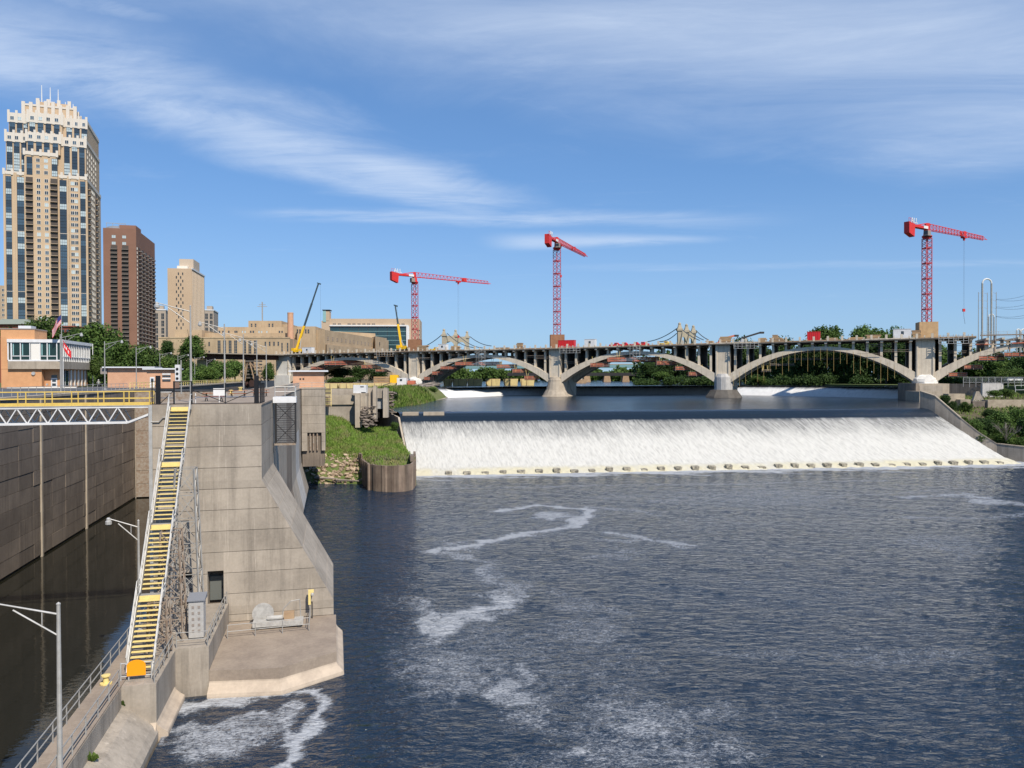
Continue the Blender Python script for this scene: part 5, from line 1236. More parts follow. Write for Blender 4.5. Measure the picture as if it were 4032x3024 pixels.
# ================================================================== TOWER CRANES
def text_mesh(txt, h, mat, depth=0.06):
    c = bpy.data.curves.new('lettering', 'FONT'); c.body = txt; c.size = h*1.4; c.extrude = depth; c.align_x = 'CENTER'
    o = bpy.data.objects.new('t', c); col.objects.link(o); dg = bpy.context.evaluated_depsgraph_get()
    me = bpy.data.meshes.new_from_object(o.evaluated_get(dg)); bpy.data.objects.remove(o); me.materials.clear(); me.materials.append(mat); return me
def tower_crane(t, q_, box_h, jib_z, jv, label, mast_rot, trolley, hook_z, boxmat='plywood', panel=0.62):
    base = BP(t, q_, deck_z(t)+0.1); z0 = base.z
    bx = thing('plywood_box', 'plywood enclosure round the foot of %s' % label[0], 'enclosure', base, 'plywood enclosures under the tower cranes')
    Fb = Frame(V((base.x, base.y, 0)), BANG + R(24 if t < 2.5 else 8)); w_ = 3.1
    for (p0, p1, q0, q1) in ((-w_, w_, -w_, -w_+0.12), (-w_, w_, w_-0.12, w_), (-w_, -w_+0.12, -w_+0.13, w_-0.13), (w_-0.12, w_, -w_+0.13, w_-0.13)):
        k = MB(); k.bb(p0, p1, q0, q1, z0, z0+box_h, Fb); k.build('panel', M[boxmat], bx)
    T = thing('tower_crane', label[1], 'tower crane', base, 'red tower cranes on the bridge')
    F = Frame(V((base.x, base.y, 0)), mast_rot); hw = 1.15; z1 = jib_z-3.2; sec = 5.6; z = z0; q = None
    while z < z1-0.5:
        zt = min(z+sec, z1); q = MB()
        for sx, sy in ((-1, -1), (1, -1), (1, 1), (-1, 1)): q.bar(F(sx*hw, sy*hw, z), F(sx*hw, sy*hw, zt), 0.24)
        cr = [(-hw, -hw), (hw, -hw), (hw, hw), (-hw, hw)]; nb_ = 4
        for i in range(4):
            a, b = cr[i], cr[(i+1) % 4]
            q.bar(F(*a, zt-0.1), F(*b, zt-0.1), 0.2); q.bar(F(*a, z+0.1), F(*b, z+0.1), 0.14)
            for j in range(nb_):
                za, zb = z+(zt-z)*j/nb_, z+(zt-z)*(j+1)/nb_; q.bar(F(*(a if j % 2 else b), za), F(*(b if j % 2 else a), zb), 0.13)
        q.build('mast_section', M['mast_red'], T); z = zt
    q = MB(); q.lathe([(1.3, 0), (1.75, 0.5), (1.75, 0.9), (1.3, 1.2)], V((base.x, base.y, z1)), 12); q.build('slewing_ring', M['crane_red'], T)
    jd = V((jv[0], jv[1], 0)); JL = jd.length; jd.normalize(); jn = V((-jd.y, jd.x, 0)); c = V((base.x, base.y, jib_z))
    q = MB(); q.hexa([c-jd*0.9-jn*0.9+V((0, 0, -2.1)), c+jd*0.9-jn*0.9+V((0, 0, -2.1)), c+jd*0.9+jn*0.9+V((0, 0, -2.1)), c-jd*0.9+jn*0.9+V((0, 0, -2.1)), c-jd*0.8-jn*0.8+V((0, 0, 0)), c+jd*0.8-jn*0.8, c+jd*0.8+jn*0.8, c-jd*0.8+jn*0.8]); q.build('turret', M['crane_red'], T)
    q = MB(); kb = c - jd*2.9 - jn*1.2; q.bar(kb+V((0, 0, -1.7)), kb+jd*1.9+V((0, 0, -1.7)), 1.6, 1.9); cab = q.build('cab', M['grey_slab'], T)
    q = MB(); q.bar(kb+V((0, 0, -2.75)), kb+jd*2.2+V((0, 0, -2.75)), 2.2, 0.15); q.build('cab_floor', M['dark_steel'], cab)
    q = MB(); q.bar(kb-jd*0.03+V((0, 0, -1.5)), kb-jd*0.08+V((0, 0, -1.5)), 1.4, 1.0); q.build('cab_window', M['glass_dark'], cab)
    # jib: triangular lattice
    hj = 2.3; w2 = 0.75; q = MB(); N = int(JL/2.1)
    def bot(s, sd): return c + jd*s + jn*sd*w2
    def topp(s): return c + jd*s + V((0, 0, hj*(1-0.45*s/JL)))
    q.bar(topp(1), topp(JL-1.5), 0.22)
    q.bar(bot(1, -1), bot(JL, -1), 0.2); q.bar(bot(1, 1), bot(JL, 1), 0.2)
    q.build('jib_chord', M['crane_red'], T)
    q = MB()
    for k in range(N):
        s0_, s1_ = 1+(JL-1.6)*k/N, 1+(JL-1.6)*(k+1)/N; sm = (s0_+s1_)/2
        for sd in (-1, 1): q.bar(bot(s0_, sd), topp(min(sm, JL-1.5)), 0.11); q.bar(topp(min(sm, JL-1.5)), bot(s1_, sd), 0.11)
        q.bar(bot(s0_, -1), bot(s1_, 1), 0.09); q.bar(bot(s0_, -1), bot(s0_, 1), 0.09)
    q.build('jib_lattice', M['crane_red'], T)
    q = MB(); sp_ = JL*panel; q.bar(bot(sp_, -1)+V((0, 0, 0.9)), bot(sp_+1.9, -1)+V((0, 0, 0.9)), 0.08, 1.7); q.bar(bot(sp_, 1)+V((0, 0, 0.9)), bot(sp_+1.9, 1)+V((0, 0, 0.9)), 0.08, 1.7); q.build('sign_panel', M['crane_red'], T)
    # turret head and counter jib
    q = MB(); q.bar(c+V((0, 0, 0)), c+V((0, 0, hj)), 1.3, 1.3); q.bar(c+V((0, 0, hj)), c-jd*7.0+V((0, 0, 0.9)), 0.35); q.bar(c-jd*0.5+V((0, 0, 0.45)), c-jd*12+V((0, 0, 0.45)), 1.9, 0.9); q.build('counter_jib', M['crane_red'], T)
    cw = c-jd*11.2; q = MB(); q.hexa([cw-jd*1.9-jn*1.0+V((0, 0, -2.4)), cw+jd*1.5-jn*1.0+V((0, 0, -3.6)), cw+jd*1.5+jn*1.0+V((0, 0, -3.6)), cw-jd*1.9+jn*1.0+V((0, 0, -2.4)), cw-jd*1.9-jn*1.0+V((0, 0, 1.6)), cw+jd*1.9-jn*1.0+V((0, 0, 1.0)), cw+jd*1.9+jn*1.0+V((0, 0, 1.0)), cw-jd*1.9+jn*1.0+V((0, 0, 1.6))]); q.build('counterweight', M['crane_red'], T)
    q = MB()
    for s_ in (-2.2, -1.2, 0): q.bar(cw+jd*s_-jn*1.0+V((0, 0, 1.2)), cw+jd*s_-jn*1.0+V((0, 0, 2.9)), 0.09)
    q.bar(cw-jd*2.2-jn*1.0+V((0, 0, 2.8)), cw-jn*1.0+V((0, 0, 2.8)), 0.09); q.build('handrail', M['crane_red'], T)
    sm_ = text_mesh('ALL', 1.9, M['white']); ang = math.atan2(jd.y, jd.x); sp_ = c-jd*10.0-jn*1.05+V((0, 0, 1.25))
    o = piece('sign_lettering', sm_, sp_, T, rot=(math.pi/2, 0, ang))
    q = MB(); q.bar(c-jd*3.8-jn*1.0+V((0, 0, 0.5)), c-jd*1.0-jn*1.0+V((0, 0, 0.5)), 0.06, 1.0); q.build('name_board', M['white'], T)
    # trolley, ropes, hook
    tr = c + jd*(JL*trolley); q = MB(); q.bar(tr-jd*1.1+V((0, 0, -0.5)), tr+jd*1.1+V((0, 0, -0.5)), 1.5, 0.5); q.bar(tr-jd*0.35+V((0, 0, -1.2)), tr+jd*0.35+V((0, 0, -1.2)), 0.5, 0.9); q.build('trolley', M['crane_red'], T)
    q = MB(); q.tube(tr-jd*0.3+V((0, 0, -1.2)), V((tr.x, tr.y, hook_z+1.0))-jd*0.3, 0.022, n=4); q.tube(tr+jd*0.3+V((0, 0, -1.2)), V((tr.x, tr.y, hook_z+1.0))+jd*0.3, 0.022, n=4); q.build('hoist_rope', M['cable'], T)
    h_ = V((tr.x, tr.y, hook_z)); q = MB(); q.bar(h_, h_+V((0, 0, 1.1)), 0.9, 0.5); q.build('hook_block', M['crane_red'], T)
    q = MB(); q.path([h_, h_+V((0, 0, -1.6)), h_+V((0.3, 0, -3.5)), h_+V((0.5, 0, -4.8))], 0.06, 5); q.build('sling', M['cable'], T)
tower_crane(-0.085, 12, 6.1, 69.5, (35.4, 29), ('the left tower crane', 'red tower crane on the left of the bridge with the longest looking jib'), R(38), 0.56, 41.0, 'plywood_dark', 0.62)
tower_crane(0.955, 12, 6.5, 80.8, (17, 41), ('the middle tower crane', 'red tower crane in the middle, tallest mast, jib pointing away'), R(40), 0.12, 66.0, 'plywood_dark', 0.52)
tower_crane(3.02, 12, 6.4, 75.0, (35, 22), ('the right tower crane', 'red tower crane on the right with its hook hanging over the bridge'), R(8), 0.62, 46.0, 'plywood', 0.58)

# ================================================================== MOBILE CRANES AND SITE VEHICLES
def wheel(parent, c, r, w, axis):
    q = MB(); q.tube(c-axis*w/2, c+axis*w/2, r, r, 12); o = q.build('wheel', M['black'], parent); q = MB(); q.tube(c-axis*(w/2+0.02), c-axis*(w/2-0.02), r*0.55, r*0.55, 10); q.build('rim', M['galvanised'], o)
def mobile_crane(t, q_, tip, label, split=0.36, cw=True):
    b = BP(t, q_, deck_z(t)+0.12); T = thing('mobile_crane', label, 'mobile crane', b, 'yellow mobile cranes on the bridge'); F = Frame(V((b.x, b.y, 0)), BANG); z = b.z
    k = MB(); k.bb(-4.5, 4.5, -1.2, 1.2, z+0.9, z+1.6, F); k.bb(2.9, 4.6, -1.2, 1.2, z+1.6, z+2.4, F); k.build('carrier', M['black'], T)
    for x in (-3.6, -2.2, 1.4, 2.8):
        for s_ in (-1, 1): wheel(T, F(x, s_*1.1, z+0.6), 0.6, 0.4, F.e2)
    k = MB(); k.bb(-3.4, 1.4, -1.1, 1.1, z+1.7, z+3.0, F); k.bb(-3.6, -2.0, -1.3, 1.3, z+2.2, z+3.8, F); k.build('superstructure', M['crane_yellow'], T)
    k = MB(); k.bb(0.2, 1.8, -1.3, -0.3, z+1.8, z+3.4, F); k.build('cab', M['crane_yellow'], T)
    r_ = F(-1.4, 0, z+3.0); tip = V(tip); m_ = r_.lerp(tip, split)
    k = MB(); k.bar(r_, m_, 0.95, 1.1); k.build('boom_base', M['crane_yellow'], T)
    m2 = r_.lerp(tip, 0.7); k = MB(); k.bar(m_, m2, 0.75, 0.85); k.build('boom_section', M['boom_dark'], T)
    k = MB(); k.bar(m2, tip, 0.55, 0.65); k.build('boom_section', M['boom_dark'], T)
    dv = (tip-r_).normalized(); k = MB(); k.bar(tip, tip+V((1.2, 0, -0.4)), 0.5, 0.7); k.bar(tip, tip+V((-0.7, 0, 0.3)), 0.4, 0.5); k.build('boom_head', M['boom_dark'], T)
    k = MB(); k.bar(F(0.6, 0, z+2.2), r_.lerp(tip, 0.22), 0.4); k.build('lift_cylinder', M['galvanised'], T)
    k = MB(); k.tube(tip+V((1.0, 0, -0.6)), V((tip.x+1.0, tip.y, z+6)), 0.03, n=4); k.build('rope', M['cable'], T)
c1 = BP(-1.11, 14, 0); mobile_crane(-1.105, 14, P(1254, 1116, c1.y), 'yellow mobile crane with long dark boom left of the first arch')
c2 = BP(-0.20, 15, 0); mobile_crane(-0.20, 15, P(1556, 1203, c2.y), 'yellow mobile crane with steep boom beside the left tower crane', 0.55)
def site_box(name, px0, px1, py0, py1, q_, mat, label, cat, group=None, dp=2.6, extras=()):
    """a boxy site object standing on the deck"""
    xm = ((px0+px1)/2-2016)/FPX; tt = np.linspace(-1.3, 4, 500)
    pts = np.array([[BP(t, q_, 0).x/BP(t, q_, 0).y] for t in tt]).ravel(); t = float(np.interp(xm, pts, tt)); b = BP(t, q_, deck_z(t)+0.12); wd = (px1-px0)/FPX*b.y
    h = P(px0, py0, b.y).z - b.z; T = thing(name, label, cat, b, group); F = Frame(V((b.x, b.y, 0)), BANG)
    k = MB(); k.bb(-wd/2, wd/2, -dp/2, dp/2, b.z+0.25, b.z+h, F); k.build('body', M[mat], T)
    k = MB(); k.bb(-wd/2-0.08, wd/2+0.08, -dp/2-0.08, dp/2+0.08, b.z+h, b.z+h+0.15, F); k.build('roof', M['roof_pale' if mat == 'white' else mat], T)
    for s_ in (-1, 1):
        k = MB(); k.bb(s_*wd*0.35-0.25, s_*wd*0.35+0.25, -dp/2, dp/2, b.z-0.01, b.z+0.25, F); k.build('skid', M['dark_steel'], T)
    if 'window' in extras:
        k = MB(); k.bb(-0.4, 0.5, -dp/2-0.05, -dp/2-0.003, b.z+h*0.5, b.z+h*0.8, F); k.build('window', M['glass_dark'], T)
    if 'ribs' in extras:
        for j in range(int(wd/0.7)):
            k = MB(); k.bb(-wd/2+0.3+j*0.7, -wd/2+0.5+j*0.7, -dp/2-0.08, -dp/2-0.003, b.z+0.35, b.z+h-0.1, F); k.build('rib', M[mat], T)
    return T
site_box('site_trailer', 1193, 1237, 1369, 1390, 3, 'white', 'white site trailer beside the left mobile crane', 'trailer', 'site cabins on the bridge', extras=('window',))
site_box('shipping_container', 2200, 2266, 1341, 1360, 4, 'truck_red', 'red ribbed shipping container right of the middle crane box', 'container', 'containers on the bridge', extras=('ribs',))
site_box('site_cabin', 2304, 2347, 1337, 1354, 4, 'white', 'white site cabin right of the red container', 'cabin', 'site cabins on the bridge', extras=('window',))
site_box('site_cabin', 1729, 1763, 1356, 1378, 4, 'white', 'cream site cabin below the left bridge towers', 'cabin', 'site cabins on the bridge', extras=('window',))
site_box('site_office', 3520, 3583, 1297, 1330, 5, 'white', 'white site office with red trimmed roof beside the right crane box', 'cabin', 'site cabins on the bridge', extras=('window',))
site_box('red_tank', 3180, 3228, 1308, 1336, 6, 'truck_red', 'red tank container standing left of the white site office', 'container', 'containers on the bridge', extras=('ribs',))
TSTK = ['low timber stack just right of the left plywood box', 'low timber stack behind the cream cabin', 'timber pile left of the middle plywood box', 'tall timber pile above the third pier', 'tall orange brown timber pile left of the red tank', 'wide low timber pile under the tall orange brown one', 'rusty brown heap left of the white site office', 'tall timber stack touching the right plywood box', 'low timber pile right of the dark boom lift', 'timber pile just right of the red tank', 'timber pile midway between red tank and rusty heap', 'long low timber pile above the second arch crown', 'short timber pile left of the orange boom lift']
for k, (x0, x1, y0) in enumerate(((1640, 1690, 1360), (1775, 1815, 1362), (2035, 2060, 1350), (2835, 2880, 1325), (3040, 3065, 1318), (3028, 3085, 1330), (3410, 3470, 1318), (3590, 3625, 1300), (2990, 3020, 1330), (3250, 3300, 1330), (3340, 3400, 1328), (1945, 2010, 1368), (2780, 2810, 1342))):
    xm = ((x0+x1)/2-2016)/FPX; tt = np.linspace(-1.3, 4, 300); pts = np.array([BP(t, 8, 0).x/BP(t, 8, 0).y for t in tt]); t = float(np.interp(xm, pts, tt)); b = BP(t, 8, deck_z(t)+0.12)
    wd = (x1-x0)/FPX*b.y; h = max(0.9, P(x0, y0, b.y).z-b.z); nl = max(2, int(h/0.4))
    T = thing('timber_stack', TSTK[k], 'timber', b, 'timber stacks on the bridge'); F = Frame(V((b.x, b.y, 0)), BANG+random.uniform(-.1, .1))
    for j in range(nl):
        i_ = random.uniform(0, 0.12)*wd; o_ = random.uniform(-.06, .06)*wd; q = MB(); q.bb(-wd/2+i_+o_, wd/2-i_+o_, -1, 1, b.z-0.01+j*h/nl, b.z+(j+0.86)*h/nl, F); q.build('layer', M['timber' if (j+k) % 3 else 'plywood'], T)
# pickup trucks
def pickup(px_, q_, mat, label):
    xm = (px_-2016)/FPX; tt = np.linspace(-1.3, 4, 300); pts = np.array([BP(t, q_, 0).x/BP(t, q_, 0).y for t in tt]); t = float(np.interp(xm, pts, tt)); b = BP(t, q_, deck_z(t)+0.12)
    T = thing('pickup_truck', label, 'truck', b, 'pickup trucks on the bridge'); F = Frame(V((b.x, b.y, 0)), BANG); z = b.z
    k = MB(); k.bb(-2.7, 2.7, -0.95, 0.95, z+0.55, z+1.15, F); k.build('body', M[mat], T)
    k = MB(); k.hexa([F(-0.6, -0.85, z+1.15), F(1.6, -0.85, z+1.15), F(1.6, 0.85, z+1.15), F(-0.6, 0.85, z+1.15), F(-0.4, -0.7, z+1.9), F(0.9, -0.7, z+1.9), F(0.9, 0.7, z+1.9), F(-0.4, 0.7, z+1.9)]); cabn = k.build('cab', M[mat], T)
    k = MB(); k.bb(-0.3, 0.9, -0.87, -0.80, z+1.3, z+1.7, F); k.build('window', M['glass_dark'], cabn)
    for x in (-1.8, 1.7):
        for s_ in (-1, 1): wheel(T, F(x, s_*0.85, z+0.42), 0.42, 0.25, F.e2)
for x_, lb in ((2425, 'red pickup truck on the bridge, leftmost of four'), (2458, 'red pickup truck on the bridge, second of four from the left'), (2502, 'red pickup truck on the bridge, third of four from the left'), (2530, 'red pickup truck on the bridge, rightmost of four')): pickup(x_, 5, 'truck_red', lb)
pickup(2621, 5, 'yellow_paint', 'yellow pickup truck on the bridge left of the grey bridge towers'); pickup(1716, 5, 'crane_yellow', 'yellow truck on the bridge right of the left tower crane')
# conveyor / lift machines
for k, (x0, y0, x1, y1, m_) in enumerate(((2832, 1336, 2892, 1322, 'orange_net'), (2920, 1332, 2992, 1310, 'dark_steel'))):
    a, b = P(x0, y0, 312), P(x1, y1, 312); t = 1.95 if k == 0 else 2.1; base = V((a.x, a.y, deck_z(t)+0.12))
    T = thing('boom_lift', ['orange boom lift above the third pier', 'dark boom lift right of the third pier'][k], 'boom lift', base, 'boom lifts on the bridge'); q = MB(); q.bar(a, b, 0.6, 0.7); q.build('boom', M[m_], T)
    q = MB(); q.bar(base+V((0, 0, 0.7)), a+V((0.5, 0, -0.3)), 1.2, 1.2); q.bar(base+V((-1.2, 0, 0.7)), base+V((1.6, 0, 0.7)), 1.8, 0.9); q.build('turntable', M['orange_net' if k == 0 else 'galvanised'], T)
    q = MB(); q.bar(b, b+V((1.6, 0, 0)), 1.2, 0.8); q.build('basket', M['dark_steel'], T)
    for s_ in (-0.9, 1.2):
        for e_ in (-0.8, 0.8): wheel(T, base+V((s_, e_, 0.45)), 0.45, 0.3, V((0, 1, 0)))

# ================================================================== CITY
def winmesh(name, w, h, gl, fr, nx=1, ny=1, b=0.12):
    m = MB(); m.cur = 1; m.bb(-w/2, w/2, -0.02, 0.05, 0, h); m.cur = 0
    for x0, x1, z0, z1 in ((-w/2, -w/2+b, 0, h), (w/2-b, w/2, 0, h), (-w/2+b, w/2-b, 0, b), (-w/2+b, w/2-b, h-b, h)): m.bb(x0, x1, -0.10, -0.021, z0, z1)
    for i in range(1, nx): x = -w/2 + w*i/nx; m.bb(x-b/2, x+b/2, -0.10, -0.021, b, h-b)
    for i in range(1, ny): z = h*i/ny; m.bb(-w/2+b, w/2-b, -0.09, -0.022, z-b/2, z+b/2)
    return m.mesh(name, [M[fr], M[gl]])
class Bld:
    def __init__(s, name, label, px_corner, d, px_left, px_back, zb=19.6, dback=40):
        """front right corner at px_corner, depth d; right face recedes to px_back at depth d+dback"""
        c = V(((px_corner-2016)/FPX*d, d, 0)); bkp = V(((px_back-2016)/FPX*(d+dback), d+dback, 0)); e2 = (bkp-c).normalized(); s.ang = math.atan2(-e2.x, e2.y); s.F = Frame(c, s.ang)
        k = (px_left-2016)/FPX; e1 = s.F.e1; s.W = (c.x - k*c.y)/(e1.x - k*e1.y); s.D = (bkp-c).length; s.d = d; s.zb = zb
        s.T = thing(name, label, 'building', V((c.x, c.y, zb)))
    def z(s, py, px=None): return P(px or 1000, py, s.d).z
    def fx(s, px):   # facade coordinate (negative to the left of the corner) for a pixel column
        k = (px-2016)/FPX; c = s.F.o; e = s.F.e1; return (k*c.y - c.x)/(e.x - k*e.y)
    def block(s, name, p0, p1, q0, q1, z0, z1, mat, parent=None):
        m = MB(); m.bb(p0, p1, q0, q1, z0, z1, s.F); return m.build(name, M[mat], parent or s.T)
    def win(s, name, me, p, z, q=-0.02): return piece(name, me, s.F(p, q, z), s.T, s.ang)
    def swin(s, name, me, q, z, p=0.02): return piece(name, me, s.F(p, q, z), s.T, s.ang+math.pi/2)

# ---- tall stepped tower
tw_ = Bld('stepped_tower', 'tall tan residential tower with white stepped crown and mast spires', 346, 400, 24, 403, 19.6, 42)
W = tw_.W; D = tw_.D; z = lambda zy: P(200, 300+zy/2.37, 400).z
zA, zB, zC, zD, zE = z(950), z(585), z(400), z(278), z(232)
fx = lambda zx: tw_.fx(zx/2.37)
tw_.block('shaft', -W, 0, 0, D, 19.6, zA, 'tower_stone'); tw_.block('upper_tier', fx(70), fx(815), 1.5, D-2, zA, zB, 'tower_stone')
tw_.block('upper_tier', fx(92), fx(820), 3, D-5, zB, zC, 'tower_stone'); tw_.block('crown', fx(217), fx(705), 6, D-9, zC, zD, 'tower_stone'); tw_.block('crown_top', fx(340), fx(640), 9, D-13, zD, zE, 'tower_stone')
cb_ = [fx(x) for x in (255, 560)]      # central bay
tw_.block('central_bay', cb_[0], cb_[1], -1.4, 0, 19.6, z(760), 'tower_stone'); tw_.block('central_bay', fx(272), fx(585), -0.2, 3, z(760), z(575), 'tower_stone'); tw_.block('central_bay', fx(280), fx(600), 1.4, 6, z(575), z(395), 'tower_stone')
def parapet(x0, x1, q, zt, h=2.2, n=None, cren=0.9, w=1.1):
    tw_.block('white_band', x0, x1, q-0.25, q+0.02, zt-h, zt, 'tower_trim')
    n = n or max(2, int((x1-x0)/3.4))
    for i in range(n+1):
        x = x0 + (x1-x0)*i/n; tw_.block('finial', x-w/2, x+w/2, q-0.5, q-0.24, zt-h-0.3, zt+cren+0.4, 'tower_trim')
parapet(-W, 0, 0, zA+0.6, 1.6); parapet(cb_[0], cb_[1], -1.42, z(750), 1.8, 4); parapet(fx(70), fx(815), 1.5, zB+0.3, 4.6); parapet(fx(272), fx(585), -0.22, z(570), 4.6, 4); parapet(fx(92), fx(820), 3, zC+0.5, 4.8); parapet(fx(280), fx(600), 1.38, z(380), 5.0, 4)
for i in range(8):
    x = fx(217) + (fx(705)-fx(217))*i/7; tw_.block('crown_pier', x-0.8, x+0.8, 5.4, 5.98, zC, zD+0.9+(1.2 if i in (2, 3, 4) else 0), 'tower_trim')
tw_.block('white_band', fx(217), fx(705), 5.7, 5.99, zD-1.0, zD, 'tower_trim')
for i in range(4):
    x = fx(340) + (fx(640)-fx(340))*i/3; tw_.block('crown_pier', x-0.8, x+0.8, 8.5, 8.98, zD, zE+1.6, 'tower_trim')
for i, zx in enumerate((373, 446, 514, 575, 642)):
    q = MB(); zt_ = z(70 if i < 3 else 172); q.tube(tw_.F(fx(zx), 10+2*i, zE), tw_.F(fx(zx), 10+2*i, zt_), 0.32, 0.16, 6); q.build('mast', M['pipe_white'], tw_.T)
for i in range(5):   # side crown piers
    q_ = 7 + i*(D-17)/4; tw_.block('crown_pier', fx(705), fx(705)+0.5, q_-0.8, q_+0.8, zC, zD+0.6, 'tower_trim')
for q0, q1, zz, p_ in ((0, D, zA+0.6, 0.02), (1.5, D-2, zB+0.3, fx(815)+0.02), (3, D-5, zC+0.5, fx(820)+0.02)):
    tw_.block('white_band', p_, p_+0.25, q0, q1, zz-1.8, zz, 'tower_trim')
fl = 3.07; nf = int((zA-21)/fl)
GP = [[winmesh('glass_panel', w_, fl-0.12, g_, 'glass_dark', 3, 2, 0.08) for g_ in ('glass_dark', 'glass_blue', 'glass_pale')] for w_ in (2.6, 3.2)]
WN = [winmesh('window', 1.75, 1.9, g_, 'white_trim', 2, 1, 0.1) for g_ in ('glass_dark', 'glass_blue', 'glass_pale')]
bal = MB(); bal.cur = 1; bal.bb(-1.55, 1.55, -0.06, 0.0, 0, fl-0.05); bal.cur = 0; bal.bb(-1.65, 1.65, -1.1, -0.061, 0, 0.28); bal.cur = 1
bal.bb(-1.6, 1.6, -1.08, -1.02, 1.1, 1.2)
for i in range(9): bal.bb(-1.6+i*0.39, -1.52+i*0.39, -1.08, -1.03, 0.28, 1.1)
bal_me = bal.mesh('balcony', [M['balcony_slab'], M['balcony_dark']])
bal2 = MB(); bal2.bb(-1.0, 1.0, -0.06, 0, 0.3, fl-0.05); balw = bal2.mesh('balcony_door', M['glass_dark'])
pick = lambda: random.choices((0, 1, 2), (0.45, 0.33, 0.22))[0]
for f in range(nf):
    zf = zA - 1.9 - (f+1)*fl
    if zf < 30: break
    for x_, k_, q_ in ((fx(100), 0, -0.02), (fx(212), 1, -0.02), (fx(607), 1, -0.02), (fx(792), 0, -0.02)):
        tw_.win('glass_panel', GP[k_][pick()], x_, zf, q_)
    for x_ in (fx(385), fx(458)): tw_.win('window', WN[pick()], x_, zf+0.6, -1.42)
    for x_ in (fx(694), fx(731)): tw_.win('window', WN[0 if random.random() < .8 else 2], x_, zf+0.6, -0.02)
    for x_ in (fx(300), fx(528)): tw_.win('balcony', bal_me, x_, zf, -1.42)
    for q_ in (7, 30): tw_.swin('balcony', bal_me, q_, zf, 0.02)
    for q_ in (15, 19, 23, 37): tw_.swin('window', WN[pick()], q_, zf+0.6, 0.02)
    if f in (9, 19, 28): tw_.block('white_band', -W, 0, -0.12, -0.003, zf+fl-0.35, zf+fl-0.05, 'tower_trim')
for x_ in (fx(60), fx(150), fx(168), fx(255), fx(560), fx(655), fx(668), fx(755), fx(825)):
    tw_.block('pilaster', x_-0.45, x_+0.45, -0.35, -0.003, 19.6, zA, 'tower_stone')
for zt_, n_, xs, q_ in ((zB-0.6, 7, (105, 172, 242, 640, 712, 780), 1.5), (z(570)-0.6, 4, (310, 388, 460, 540), -0.22), (zC-0.6, 4, (125, 195, 257, 658, 730, 798), 3.0), (z(390)-0.6, 4, (320, 397, 470, 548), 1.36)):
    for f in range(n_):
        for x_ in xs:
            if f == 0: tw_.win('window', WN[pick()], fx(x_), zt_-(f+0.85)*fl, q_-0.27)
            else: tw_.win('glass_panel', GP[0][pick()], fx(x_), zt_-(f+1)*fl, q_-0.02)
for f in range(int((z(760)-2.2-zA+1.9)/fl)):
    zf = z(760)-2.2-(f+1)*fl
    for x_ in (fx(303), fx(535)): tw_.win('glass_panel', GP[0][pick()], x_, zf, -1.42)
    for x_ in (fx(382), fx(456)): tw_.win('window', WN[pick()], x_, zf+0.6, -1.42)
for f in range(int((zB-zA-5)/fl)):
    for q_ in (6, 12, 18, 24, 30): tw_.swin('window', WN[pick()], q_, zB-6-f*fl, fx(815)+0.03)
# ---- brown tower
bt = Bld('brown_tower', 'brown brick apartment tower with stacked dark balconies', 541, 540, 411, 614, 19.6, 60)
zt = P(450, 902, 540).z; bt.block('shaft', -bt.W, 0, 0, bt.D, 19.6, zt, 'brown_brick'); bt.block('roof_room', -bt.W*0.55, -1, 4, 20, zt, zt+3.2, 'brown_brick')
q = MB(); q.lathe([(7, 0), (6, 1.6), (3.5, 2.6), (0.5, 3)], bt.F(-bt.W*0.72, 9, zt), 14); q.build('roof_dome', M['roof_grey'], bt.T)
for i in range(4):
    q = MB(); q.tube(bt.F(-bt.W*0.95+i*4, 5, zt), bt.F(-bt.W*0.95+i*4, 5, zt+4.4), 0.15); q.build('roof_post', M['steel_grey'], bt.T)
q = MB(); q.bar(bt.F(-bt.W*0.97, 5, zt+4.4), bt.F(-bt.W*0.35, 5, zt+4.2), 0.3); q.build('roof_beam', M['steel_grey'], bt.T)
b3 = MB(); b3.cur = 1; b3.bb(-2.1, 2.1, -0.06, 0, 0, 3.0); b3.cur = 0; b3.bb(-2.2, 2.2, -1.3, -0.061, 0, 0.25); b3.cur = 1; b3.bb(-2.15, 2.15, -1.28, -1.2, 0.26, 0.95); b3m = b3.mesh('balcony', [M['grey_slab'], M['balcony_dark']])
b4 = MB(); b4.cur = 1; b4.bb(-2.6, 2.6, -0.06, 0, 0, 3.0); b4.cur = 0; b4.bb(-2.5, 2.5, -1.7, -0.061, 0, 0.35); b4.bb(-2.5, 2.5, -1.7, -1.6, 0.36, 1.0); b4m = b4.mesh('balcony', [M['grey_slab'], M['balcony_dark']])
wtop = winmesh('window', 2.6, 2.2, 'glass_pale', 'grey_slab', 2, 1)
nf = 30
for f in range(nf):
    zf = zt - 12.0 - (f+1)*2.92
    if zf < 22: break
    for px_ in (454, 498): bt.win('balcony', b3m, bt.fx(px_), zf)
    for k in range(5): bt.swin('balcony', b4m, 9.5+k*11.0, zf)
    bt.swin('window', WN[pick()], 2.6, zf+0.6)
for px_ in (453, 494): bt.win('window', wtop, bt.fx(px_), zt-7.0); bt.win('window', wtop, bt.fx(px_), zt-11.6)
